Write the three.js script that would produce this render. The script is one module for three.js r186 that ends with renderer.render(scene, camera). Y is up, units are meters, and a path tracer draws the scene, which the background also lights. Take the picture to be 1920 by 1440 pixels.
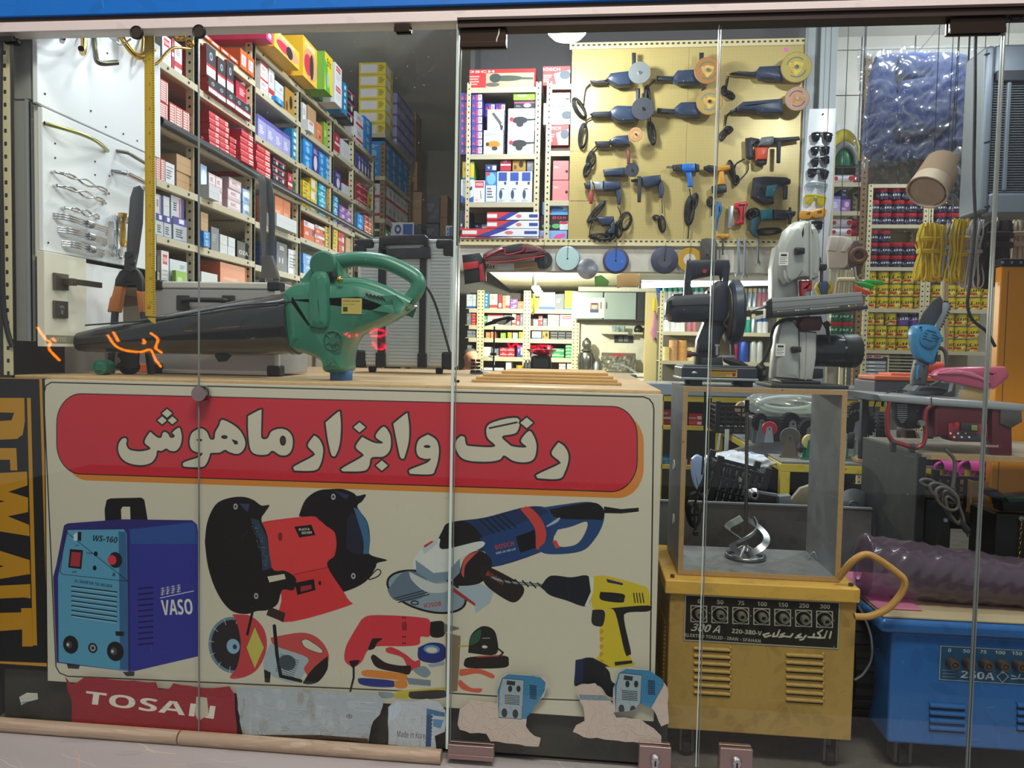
import*as THREE from 'three';
import {RoundedBoxGeometry} from 'three/addons/geometries/RoundedBoxGeometry.js';
import {mergeGeometries,toCreasedNormals} from 'three/addons/utils/BufferGeometryUtils.js';
import {RectAreaLightUniformsLib} from 'three/addons/lights/RectAreaLightUniformsLib.js';
import {MarchingCubes} from 'three/addons/objects/MarchingCubes.js';

// ---------------------------------------------------------------- camera, sky, lights, exposure
const scene=new THREE.Scene();
const FPX=1375;
const camera=new THREE.PerspectiveCamera(2*Math.atan(720/FPX)*180/Math.PI,1920/1440,.05,60);
camera.position.set(0,1.40,2.4);
camera.rotation.set(-.045975,.097142,.0192,'YXZ');
camera.updateMatrixWorld(true);
scene.background=new THREE.Color(.34,.35,.37);
const renderer=new THREE.WebGLRenderer({antialias:true});
renderer.toneMapping=THREE.LinearToneMapping;
renderer.toneMappingExposure=1.0;
renderer.shadowMap.enabled=true;
RectAreaLightUniformsLib.init();
const LED=6.5;// strength of the round lamps
function areaLight(x,y,z,w,h,power,tx,ty,tz,color=0xffffff){
const l=new THREE.RectAreaLight(color,power,w,h);
l.position.set(x,y,z);l.lookAt(tx,ty,tz);l.name='lamp_glow';scene.add(l);return l;
}
// the strip lights that a shop window of this kind carries behind its lintel, and the street lamps over the pavement
const STRIPS=[[-1.3,2.62,-.3,1.2,10],[.95,2.62,-.3,1.5,36]];
areaLight(.2,5.6,2.8,2.6,.8,33,-.3,.6,0,0xfff0e2);

// ---------------------------------------------------------------- helpers
const P=(x,y,z)=>new THREE.Vector3(x,y,z);
const ray=(px,py)=>P((px-960)/FPX,-(py-720)/FPX,-1).applyQuaternion(camera.quaternion);
function hit(px,py,axis,v){const d=ray(px,py),c=camera.position;return c.clone().addScaledVector(d,(v-c[axis])/d[axis]);}
const at=(px,py,z)=>hit(px,py,'z',z),atx=(px,py,x)=>hit(px,py,'x',x),aty=(px,py,y)=>hit(px,py,'y',y);
let seed=7;
const rnd=(a=1,b)=>{seed=(Math.imul(seed,1664525)+1013904223)|0;const r=(seed>>>0)/4294967296;return b===undefined?r*a:a+r*(b-a);};
const used={};
const numbered=(n)=>{used[n]=(used[n]??-1)+1;return used[n]?n+'_'+String(used[n]).padStart(3,'0'):n;};
function tag(o,label,category,group){o.userData.label=label;if (category) o.userData.category=category;if (group) o.userData.group=group;return o;}
function thing(name,label,category,p,group){
const o=new THREE.Group();o.name=numbered(name);if (p) o.position.copy(p);scene.add(o);return tag(o,label,category,group);
}
const shade=(m)=>{m.castShadow=m.receiveShadow=true;return m;};
// geometry is given in world metres and stored about the thing's own base
function part(t,name,geo,mat,label){
let x=0,y=0,z=0;
for (let p=t;p;p=p.parent){x+=p.position.x;y+=p.position.y;z+=p.position.z;}
const g=Array.isArray(geo)?merge(geo):geo;g.translate(-x,-y,-z);
const m=shade(new THREE.Mesh(g,mat));m.name=name;t.add(m);if (label) m.userData.label=label;return m;
}
function solo(name,label,category,geo,mat,group){
const g=Array.isArray(geo)?merge(geo):geo;g.computeBoundingBox();
const b=g.boundingBox,p=P((b.min.x+b.max.x)/2,b.min.y,(b.min.z+b.max.z)/2);g.translate(-p.x,-p.y,-p.z);
const m=shade(new THREE.Mesh(g,mat));m.name=numbered(name);m.position.copy(p);scene.add(m);return tag(m,label,category,group);
}
function struct(name,geo,mat,kids){const m=solo(name,undefined,undefined,geo,mat);delete m.userData.label;m.userData.kind='structure';return m;}
function copy(o,p,label){const c=o.clone();c.name=numbered(o.name.replace(/_\d{3}$/,''));c.position.copy(p);c.userData={...o.userData};if (label) c.userData.label=label;scene.add(c);return c;}
function merge(list){
const l=list.map((g)=>{const n=g.index?g.toNonIndexed():g;for (const k of Object.keys(n.attributes)) if (!['position','normal','uv'].includes(k)) n.deleteAttribute(k);if (!n.attributes.uv) n.setAttribute('uv',new THREE.BufferAttribute(new Float32Array(n.attributes.position.count*2),2));n.morphAttributes={};return n;});
return mergeGeometries(l);
}
function box(x0,x1,y0,y1,z0,z1,r=0){
const w=Math.abs(x1-x0),h=Math.abs(y1-y0),d=Math.abs(z1-z0);
const g=r?new RoundedBoxGeometry(w,h,d,2,Math.min(r,w/2.01,h/2.01,d/2.01)):new THREE.BoxGeometry(w,h,d);
return g.translate((x0+x1)/2,(y0+y1)/2,(z0+z1)/2);
}
// box given by two picture points (its face) on plane z, and its depth behind it
function pbox(px0,py0,px1,py1,z,d,r=0){const a=at(px0,py0,z),b=at(px1,py1,z);return box(a.x,b.x,a.y,b.y,z,z-d,r);}
function rod(a,b,r,r2=r,n=12){
const d=b.clone().sub(a),g=new THREE.CylinderGeometry(r2,r,d.length(),n);
return g.applyQuaternion(new THREE.Quaternion().setFromUnitVectors(P(0,1,0),d.normalize())).translate((a.x+b.x)/2,(a.y+b.y)/2,(a.z+b.z)/2);
}
const tube=(pts,r,n=40,sides=8,closed=false,tension=.5)=>new THREE.TubeGeometry(new THREE.CatmullRomCurve3(pts,closed,'catmullrom',tension),n,r,sides,closed);
const ptube=(list,z,r,n=40,sides=8,closed=false)=>tube(list.map((q)=>at(q[0],q[1],z+(q[2]??0))),r,n,sides,closed);
function lathe(prof,c,axis='y',n=24){
const g=new THREE.LatheGeometry(prof.map((q)=>new THREE.Vector2(Math.max(q[0],1e-5),q[1])),n);
if (axis==='z') g.rotateX(Math.PI/2);if (axis==='x') g.rotateZ(-Math.PI/2);
return toCreasedNormals(g,.7).translate(c.x,c.y,c.z);
}
const disc=(c,r,d,axis='z',n=32)=>lathe([[0,-d/2],[r*.985,-d/2],[r,-d*.35],[r,d*.35],[r*.985,d/2],[0,d/2]],c,axis,n);
function smooth(pts,n=6){return new THREE.SplineCurve([...pts,pts[0]].map((q)=>new THREE.Vector2(q[0],q[1]))).getPoints(pts.length*n).slice(0,-1).map((q)=>[q.x,q.y]);}
// an outline in picture points on plane z, made solid from z0 to z1 (z1 nearer) with a rounded rim
function solid(pts,z,z0,z1,bevel=.004,holes=[],soft=false){
const to=(list)=>(soft?smooth(list,4):list).map((q)=>{const v=at(q[0],q[1],z);return new THREE.Vector2(v.x,v.y);});
const s=new THREE.Shape(to(pts));for (const h of holes) s.holes.push(new THREE.Path(to(h)));
const d=z1-z0,b=Math.min(bevel,d/2.2);
const g=new THREE.ExtrudeGeometry(s,{depth:d-2*b,bevelEnabled:b>0,bevelThickness:b,bevelSize:b,bevelOffset:-b,bevelSegments:2,steps:1,curveSegments:6});
return toCreasedNormals(g,.6).translate(0,0,z0+b);
}
// a flat piece of print: front face takes the picture, lies in plane z
function print(x0,x1,y0,y1,z){return new THREE.PlaneGeometry(x1-x0,y1-y0).translate((x0+x1)/2,(y0+y1)/2,z);}
const hex=(c)=>new THREE.Color(c);
const mats={};
function mat(c,rough=.6,metal=0,more={}){
const k=c+'|'+rough+'|'+metal+'|'+Object.entries(more).map(([a,b])=>a+(b?.uuid??b)).join();
return mats[k]??=new THREE.MeshPhysicalMaterial({color:c,roughness:rough,metalness:metal,...more});
}
function canvas(w,h,draw){const c=document.createElement('canvas');c.width=w;c.height=h;draw(c.getContext('2d'),w,h);return c;}
function tex(w,h,draw,srgb=true){const t=new THREE.CanvasTexture(canvas(w,h,draw));if (srgb) t.colorSpace=THREE.SRGBColorSpace;t.anisotropy=8;return t;}
function rep(t,x,y){const c=t.clone();c.wrapS=c.wrapT=THREE.RepeatWrapping;c.repeat.set(x,y);return c;}
// patches, scratches and grain on a base colour
function worn(base,o={}){
return rep(tex(512,512,(g,w,h)=>{
g.fillStyle=base;g.fillRect(0,0,w,h);
for (let i=0;i<(o.patch??60);i++){g.globalAlpha=rnd(.02,o.depth??.08);g.fillStyle=o.dark??'#000';g.beginPath();g.ellipse(rnd(w),rnd(h),rnd(4,60),rnd(3,30),rnd(3),0,7);g.fill();}
for (let i=0;i<(o.grain??5000);i++){g.globalAlpha=rnd(.03,.12);g.fillStyle=rnd()<.5?'#000':'#fff';g.fillRect(rnd(w),rnd(h),o.gw??1.5,o.gh??1.5);}
for (let i=0;i<(o.scratch??25);i++){g.globalAlpha=rnd(.1,.4);g.strokeStyle=o.scratchColor??'#fff';g.lineWidth=rnd(.4,1.3);g.beginPath();const x=rnd(w),y=rnd(h),a=rnd(6.3),l=rnd(5,o.long??70);g.moveTo(x,y);g.lineTo(x+Math.cos(a)*l,y+Math.sin(a)*l);g.stroke();}
g.globalAlpha=1;
}),1,1);
}
// uv in metres on every face of a boxy geometry
function metric(g,s=1){
const n=g.index?g.toNonIndexed():g,p=n.attributes.position,q=n.attributes.normal,uv=new Float32Array(p.count*2);
for (let i=0;i<p.count;i++){
const ax=Math.abs(q.getX(i)),ay=Math.abs(q.getY(i)),az=Math.abs(q.getZ(i));
const [u,v]=az>=ax&&az>=ay?[p.getX(i),p.getY(i)]:ax>=ay?[p.getZ(i),p.getY(i)]:[p.getX(i),p.getZ(i)];
uv[i*2]=u/s;uv[i*2+1]=v/s;
}
n.setAttribute('uv',new THREE.BufferAttribute(uv,2));return n;
}
const M={
black:mat('#17181a',.45),blackGloss:mat('#101113',.22),rubber:mat('#1b1c1e',.8),dark:mat('#2a2c2f',.55),grey:mat('#6d7175',.5),midgrey:mat('#90959a',.5),
steel:mat('#b9bcc0',.3,.9),chrome:mat('#d8dade',.1,1),zinc:mat('#aab2ba',.38,.75),brass:mat('#c9a24a',.22,1),iron:mat('#5a5550',.5,.6),
cream:mat('#d9cda8',.55),white:mat('#e4e6e6',.5),offwhite:mat('#d8d5cc',.6),red:mat('#b3242e',.45),orange:mat('#dd6420',.5),yellow:mat('#d9a91f',.5),green:mat('#1f6b3a',.5),blue:mat('#1d4f96',.45),
rust:mat('#6e4c34',.75),wood:mat('#b08a58',.65),card:mat('#b58c5c',.8),paper:mat('#d6d0c4',.85),cable:mat('#141416',.5),navy:mat('#232d4a',.5),clear:mat('#ffffff',.08,0,{transmission:1,thickness:0,ior:1.45}),
};
// ---------------------------------------------------------------- the building
const XL=-3.15,XR=5.0,ZB=-8.7,CEIL=4.4,TOPY=at(960,37,0).y,SILL=.045;
const floorTex=worn('#6f6a64',{patch:120,dark:'#3a342e',depth:.12});
struct('floor',metric(box(XL,XR,-.12,0,ZB,-.06),1.5),mat('#ffffff',.6,0,{map:floorTex}));
struct('ceiling',box(XL-.2,XR+.2,CEIL,CEIL+.15,ZB-.2,.05),mat('#dcdcda',.8));
struct('wall_left',box(XL-.2,XL,-.12,CEIL,ZB-.2,-.16),mat('#cfcabd',.8));
struct('wall_right',box(XR,XR+.2,-.12,CEIL,ZB-.2,-.16),mat('#d4d1c8',.8));
struct('wall_back',box(XL,XR,-.12,CEIL,ZB-.2,ZB),mat('#b9b3a6',.8));
struct('wall_front',[box(XL-.2,XR+.2,TOPY+.2,CEIL,-.16,-.06),box(XL-.2,-2.14,-.12,TOPY+.2,-.16,.0),box(2.3,XR+.2,-.12,TOPY+.2,-.16,.0)],mat('#3a3836',.7));
// street side: marble slab, pavement, lintel
const marble=tex(1024,512,(g,w,h)=>{
g.fillStyle='#b4b1b2';g.fillRect(0,0,w,h);
for (let i=0;i<9000;i++){g.globalAlpha=rnd(.03,.1);g.fillStyle=rnd()<.5?'#4a4a4e':'#d8d4ce';g.fillRect(rnd(w),rnd(h),rnd(1,4),rnd(1,3));}
for (let i=0;i<60;i++){g.globalAlpha=rnd(.05,.15);g.fillStyle=rnd()<.5?'#5a5a60':'#b7b2aa';g.beginPath();g.ellipse(rnd(w),rnd(h),rnd(10,90),rnd(4,20),rnd(-.3,.3),0,7);g.fill();}
for (let i=0;i<70;i++){g.globalAlpha=rnd(.4,.85);g.strokeStyle=i % 3?'#ded6c8':'#cdb9a6';g.lineWidth=rnd(1,4);g.beginPath();let x=rnd(w),y=rnd(h),a=rnd()<.5?rnd(-.3,.2):rnd(-1.2,-.7);g.moveTo(x,y);for (let k=0;k<rnd(4,14);k++){a+=rnd(-.3,.3);x+=Math.cos(a)*22;y+=Math.sin(a)*22;g.lineTo(x,y);} g.stroke();}
g.globalAlpha=1;
});
struct('trim_1',metric(box(-3.6,3.2,-.10,0,-.06,.52,.008),1.1),mat('#ffffff',.35,0,{map:rep(marble,1,2)}));
struct('pavement',metric(box(-6,6,-.3,-.10,.52,6),1.2),mat('#8d8a86',.8,0,{map:floorTex}));
const chipped=worn('#e2dad8',{patch:25,depth:.05,scratch:12,scratchColor:'#4a4440',long:30,grain:2500});
{const yb=at(960,37,.012).y,yt=at(300,34,.012).y;struct('lintel',metric(box(-3.6,3.4,yb,yt,-.05,.012,.003),.8),mat('#ffffff',.5,0,{map:chipped}));
struct('trim_2',box(-3.6,3.4,yt,yt+.014,-.05,.008),mat('#4a3a32',.6));
struct('fascia',metric(box(-3.6,3.4,yt+.014,yt+1.0,-.06,.02,.004),.6),mat('#ffffff',.4,0,{map:worn('#0070d2',{patch:20,depth:.04,scratch:10})}));
const a=at(862,40,-.01),b=at(1790,20,-.01);struct('trim_3',[box(a.x,b.x+2,yb-.028,yb,-.03,.03),box(a.x,b.x+2,yb-.008,yb,.03,.038)],mat('#3a2d29',.45,.3));}
struct('sill',(()=>{const a=at(829,1410,0),l=[];for (const [x0,x1] of [[-3.4,at(337,1380,.01).x],[at(340,1380,.01).x,a.x]]) l.push(rod(P(x0,.022,.012),P(x1,.022,.012),.024,.024,16));return l;})(),mat('#ffffff',.6,0,{map:worn('#a8957f',{patch:80,dark:'#e8dcc8',depth:.25,grain:6000})}));

// ---------------------------------------------------------------- the glass front: fixed panes, two doors
const smear=tex(1024,2048,(g,w,h)=>{// dried wiping streaks and dust specks
g.fillStyle='rgb(0,6,0)';g.fillRect(0,0,w,h);
for (let i=0;i<60;i++){const x=rnd(w),y=Math.pow(rnd(),1.7)*h*.75;for (let k=0;k<26;k++){g.globalAlpha=rnd(.03,.11);g.strokeStyle='rgb(0,190,0)';g.lineWidth=rnd(.8,5);g.beginPath();const r=rnd(60,420),a0=rnd(-.5,.4)+(i % 2?1.4:.2),dx=rnd(-60,60),dy=rnd(-60,60);g.ellipse(x+dx,y+dy,r,r*rnd(.4,1),a0,0,rnd(.3,.9));g.stroke();}}
for (let i=0;i<900;i++){g.globalAlpha=rnd(.2,.8);g.fillStyle='rgb(0,190,0)';g.beginPath();g.arc(rnd(w),Math.pow(rnd(),1.3)*h,rnd(.5,1.8),0,7);g.fill();}
g.globalAlpha=1;
},false);
const pane=new THREE.MeshPhysicalMaterial({color:'#f4fbf8',roughness:1,roughnessMap:smear,transmission:1,thickness:0,ior:1.5});
const cleanPane=new THREE.MeshPhysicalMaterial({color:'#f4fbf8',roughness:.02,transmission:1,thickness:0,ior:1.5});
const edgeMat=mat('#cfe6df',.25),edgeDark=mat('#7b8581',.3);
const JX=[-2.14,at(375,700,0).x,at(853,700,0).x,at(1330,700,0).x,at(1850,700,0).x,2.3];
for (let i=0;i<5;i++){
const x0=JX[i]+.0022,x1=JX[i+1]-.0022,door=i===2||i===3;
const w=new THREE.Mesh(print(x0,x1,SILL,TOPY,0),i===0||i===4?cleanPane:pane);w.name=door?'door_'+(i-1):'window_'+(i<2?i+1:3);w.userData.kind='structure';scene.add(w);
w.receiveShadow=true;
const e=i===0?edgeDark:edgeMat;
if (i<4) part(w,'glass_edge',box(x1-(i===1?.009:.003),x1,SILL,TOPY,-.005,.005,.001),i===0?edgeDark:i===1?edgeMat:i===2?edgeMat:edgeDark);
if (i>1) part(w,'glass_edge',box(x0,x0+.003,SILL,TOPY,-.005,.005,.001),edgeDark);
}
const bronze=mat('#3c3029',.3,.7),pinkSteel=mat('#a08a88',.35,.8);
function patch(px0,py0,px1,py1,m,label,category='door hinge'){
const a=at(px0,py0,.012),b=at(px1,py1,.012),t=thing('patch_fitting',label,category,P((a.x+b.x)/2,b.y,0));
part(t,'front_plate',box(a.x,b.x,a.y,b.y,.004,.018,.003),m);part(t,'back_plate',box(a.x,b.x,a.y,b.y,-.004,-.018,.003),m);
part(t,'lip',box(a.x,b.x,b.y-.004,b.y+.012,.017,.021,.001),m);return t;
}
patch(863,54,949,86,bronze,'dark bronze patch fitting at the top of the first glass door, white paint drip');
part(scene.children.at(-1),'paint_drip',tube([at(936,54,.019),at(935,64,.019),at(932,72,.019),at(931,80,.019)],.0022,10,6),M.white);
patch(1781,25,1884,60,bronze,'brown bronze patch fitting at the top right door corner');
patch(740,45,769,58,bronze,'small dark clamp on the glass just under the lintel');
patch(840,1394,926,1424,pinkSteel,'worn pinkish steel patch fitting at the bottom door corner');
patch(0,68,27,77,M.black,'black clamp at the top left corner of the window','clamp');
for (const [px,py,n] of [[1228,1420,'left of two steel lock plates at the bottom of the glass doors'],[1380,1424,'right of two steel lock plates at the bottom of the glass doors']]){
const c=at(px,py,.015),t=thing('door_lock',n,'lock',P(c.x,.0,0)),w=.052;
const a=at(px,py-21,.015).y;part(t,'lock_plate',[box(c.x-w,c.x+w,.012,a,.004,.02,.003),box(c.x-w,c.x+w,.012,a,-.02,-.004,.003)],pinkSteel);
part(t,'cylinder',[lathe([[0,.034],[.012,.034],[.016,.028],[.017,.018],[0,.018]],P(c.x,c.y-.004,0),'z'),box(c.x-.012,c.x+.012,c.y-.03,c.y-.004,.018,.03,.008)],M.steel);
part(t,'keyhole',box(c.x-.0025,c.x+.0025,c.y-.02,c.y-.002,.03,.0355),M.black);
}
{const c=at(374,738,.012),t=thing('glass_connector','round steel disc joining the glass panes over the red sign','glass clamp',P(c.x,c.y,0));
part(t,'disc',disc(P(c.x,c.y,.012),.0262,.014),mat('#9a9a9c',.25,1));part(t,'back_disc',disc(P(c.x,c.y,-.012),.0262,.014),M.steel);}
for (const [px,py,l] of [[257,62,'dark round clamp under the lintel beside the yellow ruler'],[374,60,'dark round clamp under the lintel at the pane joint'],[1904,27,'round dark clamp at the top right corner of the glass']]){
const c=at(px,py,.01);const t=thing('glass_connector',l,'glass clamp',P(c.x,c.y,0));
part(t,'disc',disc(P(c.x,c.y,.01),.021,.012),mat('#5b5048',.3,.8));part(t,'rim',new THREE.TorusGeometry(.02,.003,8,32).translate(c.x,c.y,.015),M.black);
}
// ---------------------------------------------------------------- painted sign board behind the glass
// prints are drawn in the board's own plane: a traced point becomes metres on the board, then canvas units
function printer(g,z,x0,y1,sx,sy){
const S=(px,py)=>{const v=at(px,py,z);return [(v.x-x0)*sx,(y1-v.y)*sy];};
const o={S,k:sx/560};
o.from=(ox,oy,s)=>{
const q=(p)=>S(ox+p[0]/s,oy+p[1]/s);
const path=(pts,soft)=>{const c=(soft?smooth(pts,5):pts).map(q);g.beginPath();c.forEach((p,i)=>(i?g.lineTo(p[0],p[1]):g.moveTo(p[0],p[1])));g.closePath();};
return {
poly(pts,fill,stroke,lw=1,soft=false){path(pts,soft);if (stroke){g.strokeStyle=stroke;g.lineWidth=lw*o.k;g.lineJoin='round';g.stroke();} if (fill){g.fillStyle=fill;g.fill();}},
blob(pts,fill,stroke,lw){this.poly(pts,fill,stroke,lw,true);},
line(pts,stroke,lw){const c=pts.map(q);g.beginPath();c.forEach((p,i)=>(i?g.lineTo(p[0],p[1]):g.moveTo(p[0],p[1])));g.strokeStyle=stroke;g.lineWidth=lw*o.k;g.lineCap=g.lineJoin='round';g.stroke();},
oval(x,y,rx,ry,fill,stroke,lw=1,rot=0){const c=q([x,y]);g.beginPath();g.ellipse(c[0],c[1],rx/s*o.k,ry/s*o.k,rot,0,7);if (fill){g.fillStyle=fill;g.fill();} if (stroke){g.strokeStyle=stroke;g.lineWidth=lw*o.k;g.stroke();}},
text(t,x,y,size,fill,rot=0,font='bold',squeeze=1,skew=0){const c=q([x,y]);g.save();g.translate(c[0],c[1]);g.rotate(rot);g.transform(squeeze,0,skew,1,0,0);g.font=font+' '+size/s*o.k+'px sans-serif';g.fillStyle=fill;g.textBaseline='middle';g.textAlign='center';g.fillText(t,0,0);g.restore();},
rows(n,x0,y0,x1,y1,dx,dy,col,lw){for (let i=0;i<n;i++) this.line([[x0+dx*i,y0+dy*i],[x1+dx*i,y1+dy*i]],col,lw);},
};
};
return o;
}
const ZS=-.03,sgA=at(84,714,ZS),sgB=at(1236,742,ZS);
const SG={x0:sgA.x,x1:sgB.x+.012,y0:.172,y1:(sgA.y+sgB.y)/2+.004};
const signTex=tex(2048,1024,(g,w,h)=>{
const sx=w/(SG.x1-SG.x0),sy=h/(SG.y1-SG.y0),p=printer(g,ZS,SG.x0,SG.y1,sx,sy),CR='#d6d0bd',BK='#15110f';
p.k=sx*2.43/FPX;// one picture pixel, in canvas units
g.fillStyle=CR;g.fillRect(0,0,w,h);
for (let i=0;i<9000;i++){g.globalAlpha=rnd(.02,.06);g.fillStyle=rnd()<.5?'#8a7a5a':'#f4efe2';g.fillRect(rnd(w),rnd(h),rnd(2,14),1.2);} g.globalAlpha=1;
const f=p.from(0,0,1),A=p.from(200,720,3.692),B=p.from(680,720,3.31),C=p.from(90,910,4),D=p.from(370,900,5.333),E=p.from(710,920,3.692),F=p.from(370,1130,3.2),G=p.from(830,1210,4.174);
f.poly([[96,717],[1206,744],[1217,748],[1224,757],[1226,768],[1219,1262],[1217,1318],[1000,1310],[835,1299],[127,1268],[112,1262],[105,1250],[82,740],[86,723]],null,BK,2.2);
// red rounded banner with its orange drop
const ban=(dx,dy)=>{const l=[],arc=(cx,cy,rx,ry,a0,a1)=>{for (let i=0;i<=10;i++){const a=a0+(a1-a0)*i/10;l.push([cx+Math.cos(a)*rx+dx,cy+Math.sin(a)*ry+dy]);}};arc(152,794,45,55,Math.PI,1.5*Math.PI);arc(1148,818,46,55,1.5*Math.PI,2*Math.PI);arc(1146,864,48,57,0,.5*Math.PI);arc(152,832,45,56,.5*Math.PI,Math.PI);return l;};
f.poly(ban(13,13),'#dc8a3c');f.poly(ban(0,0),'#cf2a3a',BK,3.4);
const glyph=(z,pts)=>z.poly(pts,CR,BK,7,true),dot=(z,x,y,a=40)=>z.poly([[x,y-a*.85],[x+a,y],[x,y+a*.85],[x-a,y]],CR,BK,6);
dot(A,418,203,36);dot(A,384,252,33);dot(A,455,252,33);
glyph(A,[[108,378],[130,374],[140,390],[136,420],[160,455],[230,466],[290,455],[300,440],[262,402],[298,335],[318,345],[352,370],[378,370],[388,340],[405,332],[425,345],[440,370],[464,370],[470,355],[455,335],[500,302],[516,335],[520,380],[508,430],[478,463],[440,462],[412,447],[380,463],[350,462],[342,500],[308,545],[240,562],[160,550],[105,515],[80,460],[85,410]]);
glyph(A,[[642,306],[590,340],[574,400],[590,455],[640,476],[664,480],[638,506],[540,540],[528,560],[545,573],[655,575],[690,552],[712,500],[722,478],[780,475],[820,456],[850,472],[905,484],[945,458],[960,405],[932,335],[880,285],[800,248],[778,288],[752,335],[745,380],[716,380],[695,335],[668,312]]);
A.oval(642,388,22,9,BK);A.oval(815,367,24,14,BK);A.poly([[864,382],[905,394],[909,416],[886,419]],BK);
glyph(A,[[978,222],[1064,178],[1072,200],[1069,340],[1074,374],[1095,382],[1118,370],[1142,328],[1200,309],[1255,325],[1287,375],[1282,450],[1250,490],[1200,492],[1148,462],[1110,488],[1040,488],[1000,462],[985,400],[978,300]]);A.oval(1220,392,16,29,'#5d1520',BK,4);
glyph(A,[[1436,356],[1392,424],[1434,475],[1428,500],[1302,568],[1296,588],[1312,600],[1440,598],[1480,555],[1498,480],[1495,430],[1470,380]]);
glyph(A,[[1515,266],[1604,192],[1616,210],[1622,300],[1612,420],[1586,493],[1572,500],[1554,486],[1530,380]]);
glyph(f,[[679,819],[667,838],[680,851],[678,857],[643,877],[641,882],[647,884],[682,883],[692,874],[697,858],[719,856],[731,844],[733,826],[730,812],[719,800],[704,818],[718,830],[706,831],[694,827]]);
dot(A,1750,300,42);dot(B,119,506,38);
glyph(B,[[190,246],[270,183],[280,197],[289,270],[285,360],[260,453],[247,463],[232,450],[214,370]]);
glyph(B,[[405,313],[350,345],[333,400],[346,448],[390,465],[422,464],[396,490],[297,530],[290,548],[305,558],[425,560],[450,530],[468,470],[473,400],[455,345]]);B.oval(400,388,22,9,BK);
glyph(B,[[610,322],[632,330],[640,368],[665,385],[820,388],[772,328],[788,247],[960,211],[956,300],[866,325],[905,370],[935,388],[1016,392],[982,352],[1030,292],[1060,320],[1079,380],[1070,450],[1040,480],[985,486],[930,475],[878,444],[850,470],[780,482],[670,478],[610,455],[578,400],[582,350]]);
B.line([[787,274],[957,238]],BK,3);dot(B,1018,241,40);
glyph(B,[[1215,362],[1172,430],[1222,480],[1214,500],[1086,560],[1082,576],[1096,586],[1220,588],[1255,545],[1276,480],[1275,430],[1250,385]]);
// printed inverter welder
C.poly([[430,295],[425,180],[440,110],[470,98],[700,92],[722,108],[750,275],[620,290],[616,160],[560,160],[547,180],[552,295]],'#141318');
C.poly([[120,300],[150,285],[560,255],[1080,262],[1115,290],[1135,420],[1135,1280],[620,1400],[590,1395],[65,1330],[38,690],[62,600]],'#2f2c78');
C.poly([[610,330],[1090,270],[1118,300],[1137,430],[1134,1278],[620,1400]],'#34389a');C.poly([[612,330],[1100,280],[1130,440],[620,440]],'#2f55a0');
C.poly([[150,335],[570,330],[590,360],[600,1000],[600,1395],[80,1325],[75,690],[100,560]],'#5ba4c8');C.poly([[530,345],[585,350],[600,1000],[600,1390],[540,1380]],'#37689a');
C.poly([[130,345],[92,650],[110,668],[600,720]],null,BK,1);C.poly([[222,350],[250,350],[248,418],[222,416]],'#15121c');C.poly([[192,370],[222,350],[222,416],[192,415]],'#cfe2ec');
C.text('WS-160',428,402,66,BK,.04,'bold',.95,-.2);C.text('ON',218,452,18,BK);C.text('OFF',197,648,22,BK);C.text('POWER',310,508,15,BK);C.text('A',494,668,44,BK,0,'bold',1,0);
C.poly([[165,478],[262,486],[250,628],[152,616]],'#1c1118');C.poly([[176,498],[248,504],[238,612],[165,604]],'#b03440');C.oval(358,514,17,20,'#0d0c12');C.oval(350,620,16,20,'#0d0c12');
C.oval(505,560,58,64,'#1a1a24');C.oval(480,560,38,40,'#df3c4c');C.text('DC INVERTER TIG WELDER',340,738,32,'#16283c',.09,'bold',.82);
for (let i=0;i<7;i++){C.line([[178,758+i*36],[515,800+i*37]],'#142233',2.4);C.line([[180,768+i*36],[510,810+i*37]],'#b9d8e6',1.2);}
for (let i=0;i<11;i++) C.line([[680,775+i*42],[785,765+i*42]],'#1b1c52',3.4);
for (const [x,y,r] of [[170,1195,66],[505,1245,72]]){C.oval(x,y,r,r+8,'#17151b');C.oval(x-12,y,r*.4,r*.45,'#4a4a52');C.oval(x-22,y,12,14,'#c8ccd0');} C.oval(336,1220,40,42,'#22262c');C.oval(336,1220,24,26,'#a9b4bb');C.oval(336,1220,13,14,'#15171b');C.poly([[505,1095],[570,1098],[568,1130],[510,1128]],'#1d1a20');
C.text('VASO',970,915,170,'#e2e2dc',-.09,'bold',.62);C.line([[842,845],[1092,792]],'#e2e2dc',1.6);
for (const x of [860,898,938,980]){const y=795-(x-860)*.18;for (let k=0;k<4;k++) C.line([[x-14,y-22+k*15],[x+14,y-25+k*15]],'#e2e2dc',1);C.line([[x,y-30],[x-2,y+32]],'#e2e2dc',1.2);C.line([[x-12,y+28],[x+12,y-8]],'#e2e2dc',.9);}
C.poly([[140,1335],[240,1350],[230,1378],[150,1372]],'#2a2a30');C.poly([[560,1400],[650,1398],[645,1430],[590,1432]],'#2a2a30');
// bench grinder
D.blob([[1015,360],[1080,200],[1200,110],[1330,92],[1460,92],[1560,130],[1600,160],[1685,145],[1650,210],[1600,270],[1700,420],[1728,600],[1720,740],[1895,800],[1800,830],[1780,880],[1700,1000],[1560,1085],[1400,1120],[1330,1000],[1280,870],[1390,640],[1300,470]],'#17141a');D.poly([[1560,270],[1620,300],[1700,430],[1728,600],[1715,740],[1660,740],[1650,560]],'#3f6d94');D.blob([[1500,400],[1560,330],[1650,560],[1650,730],[1500,690]],'#23263a');
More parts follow.
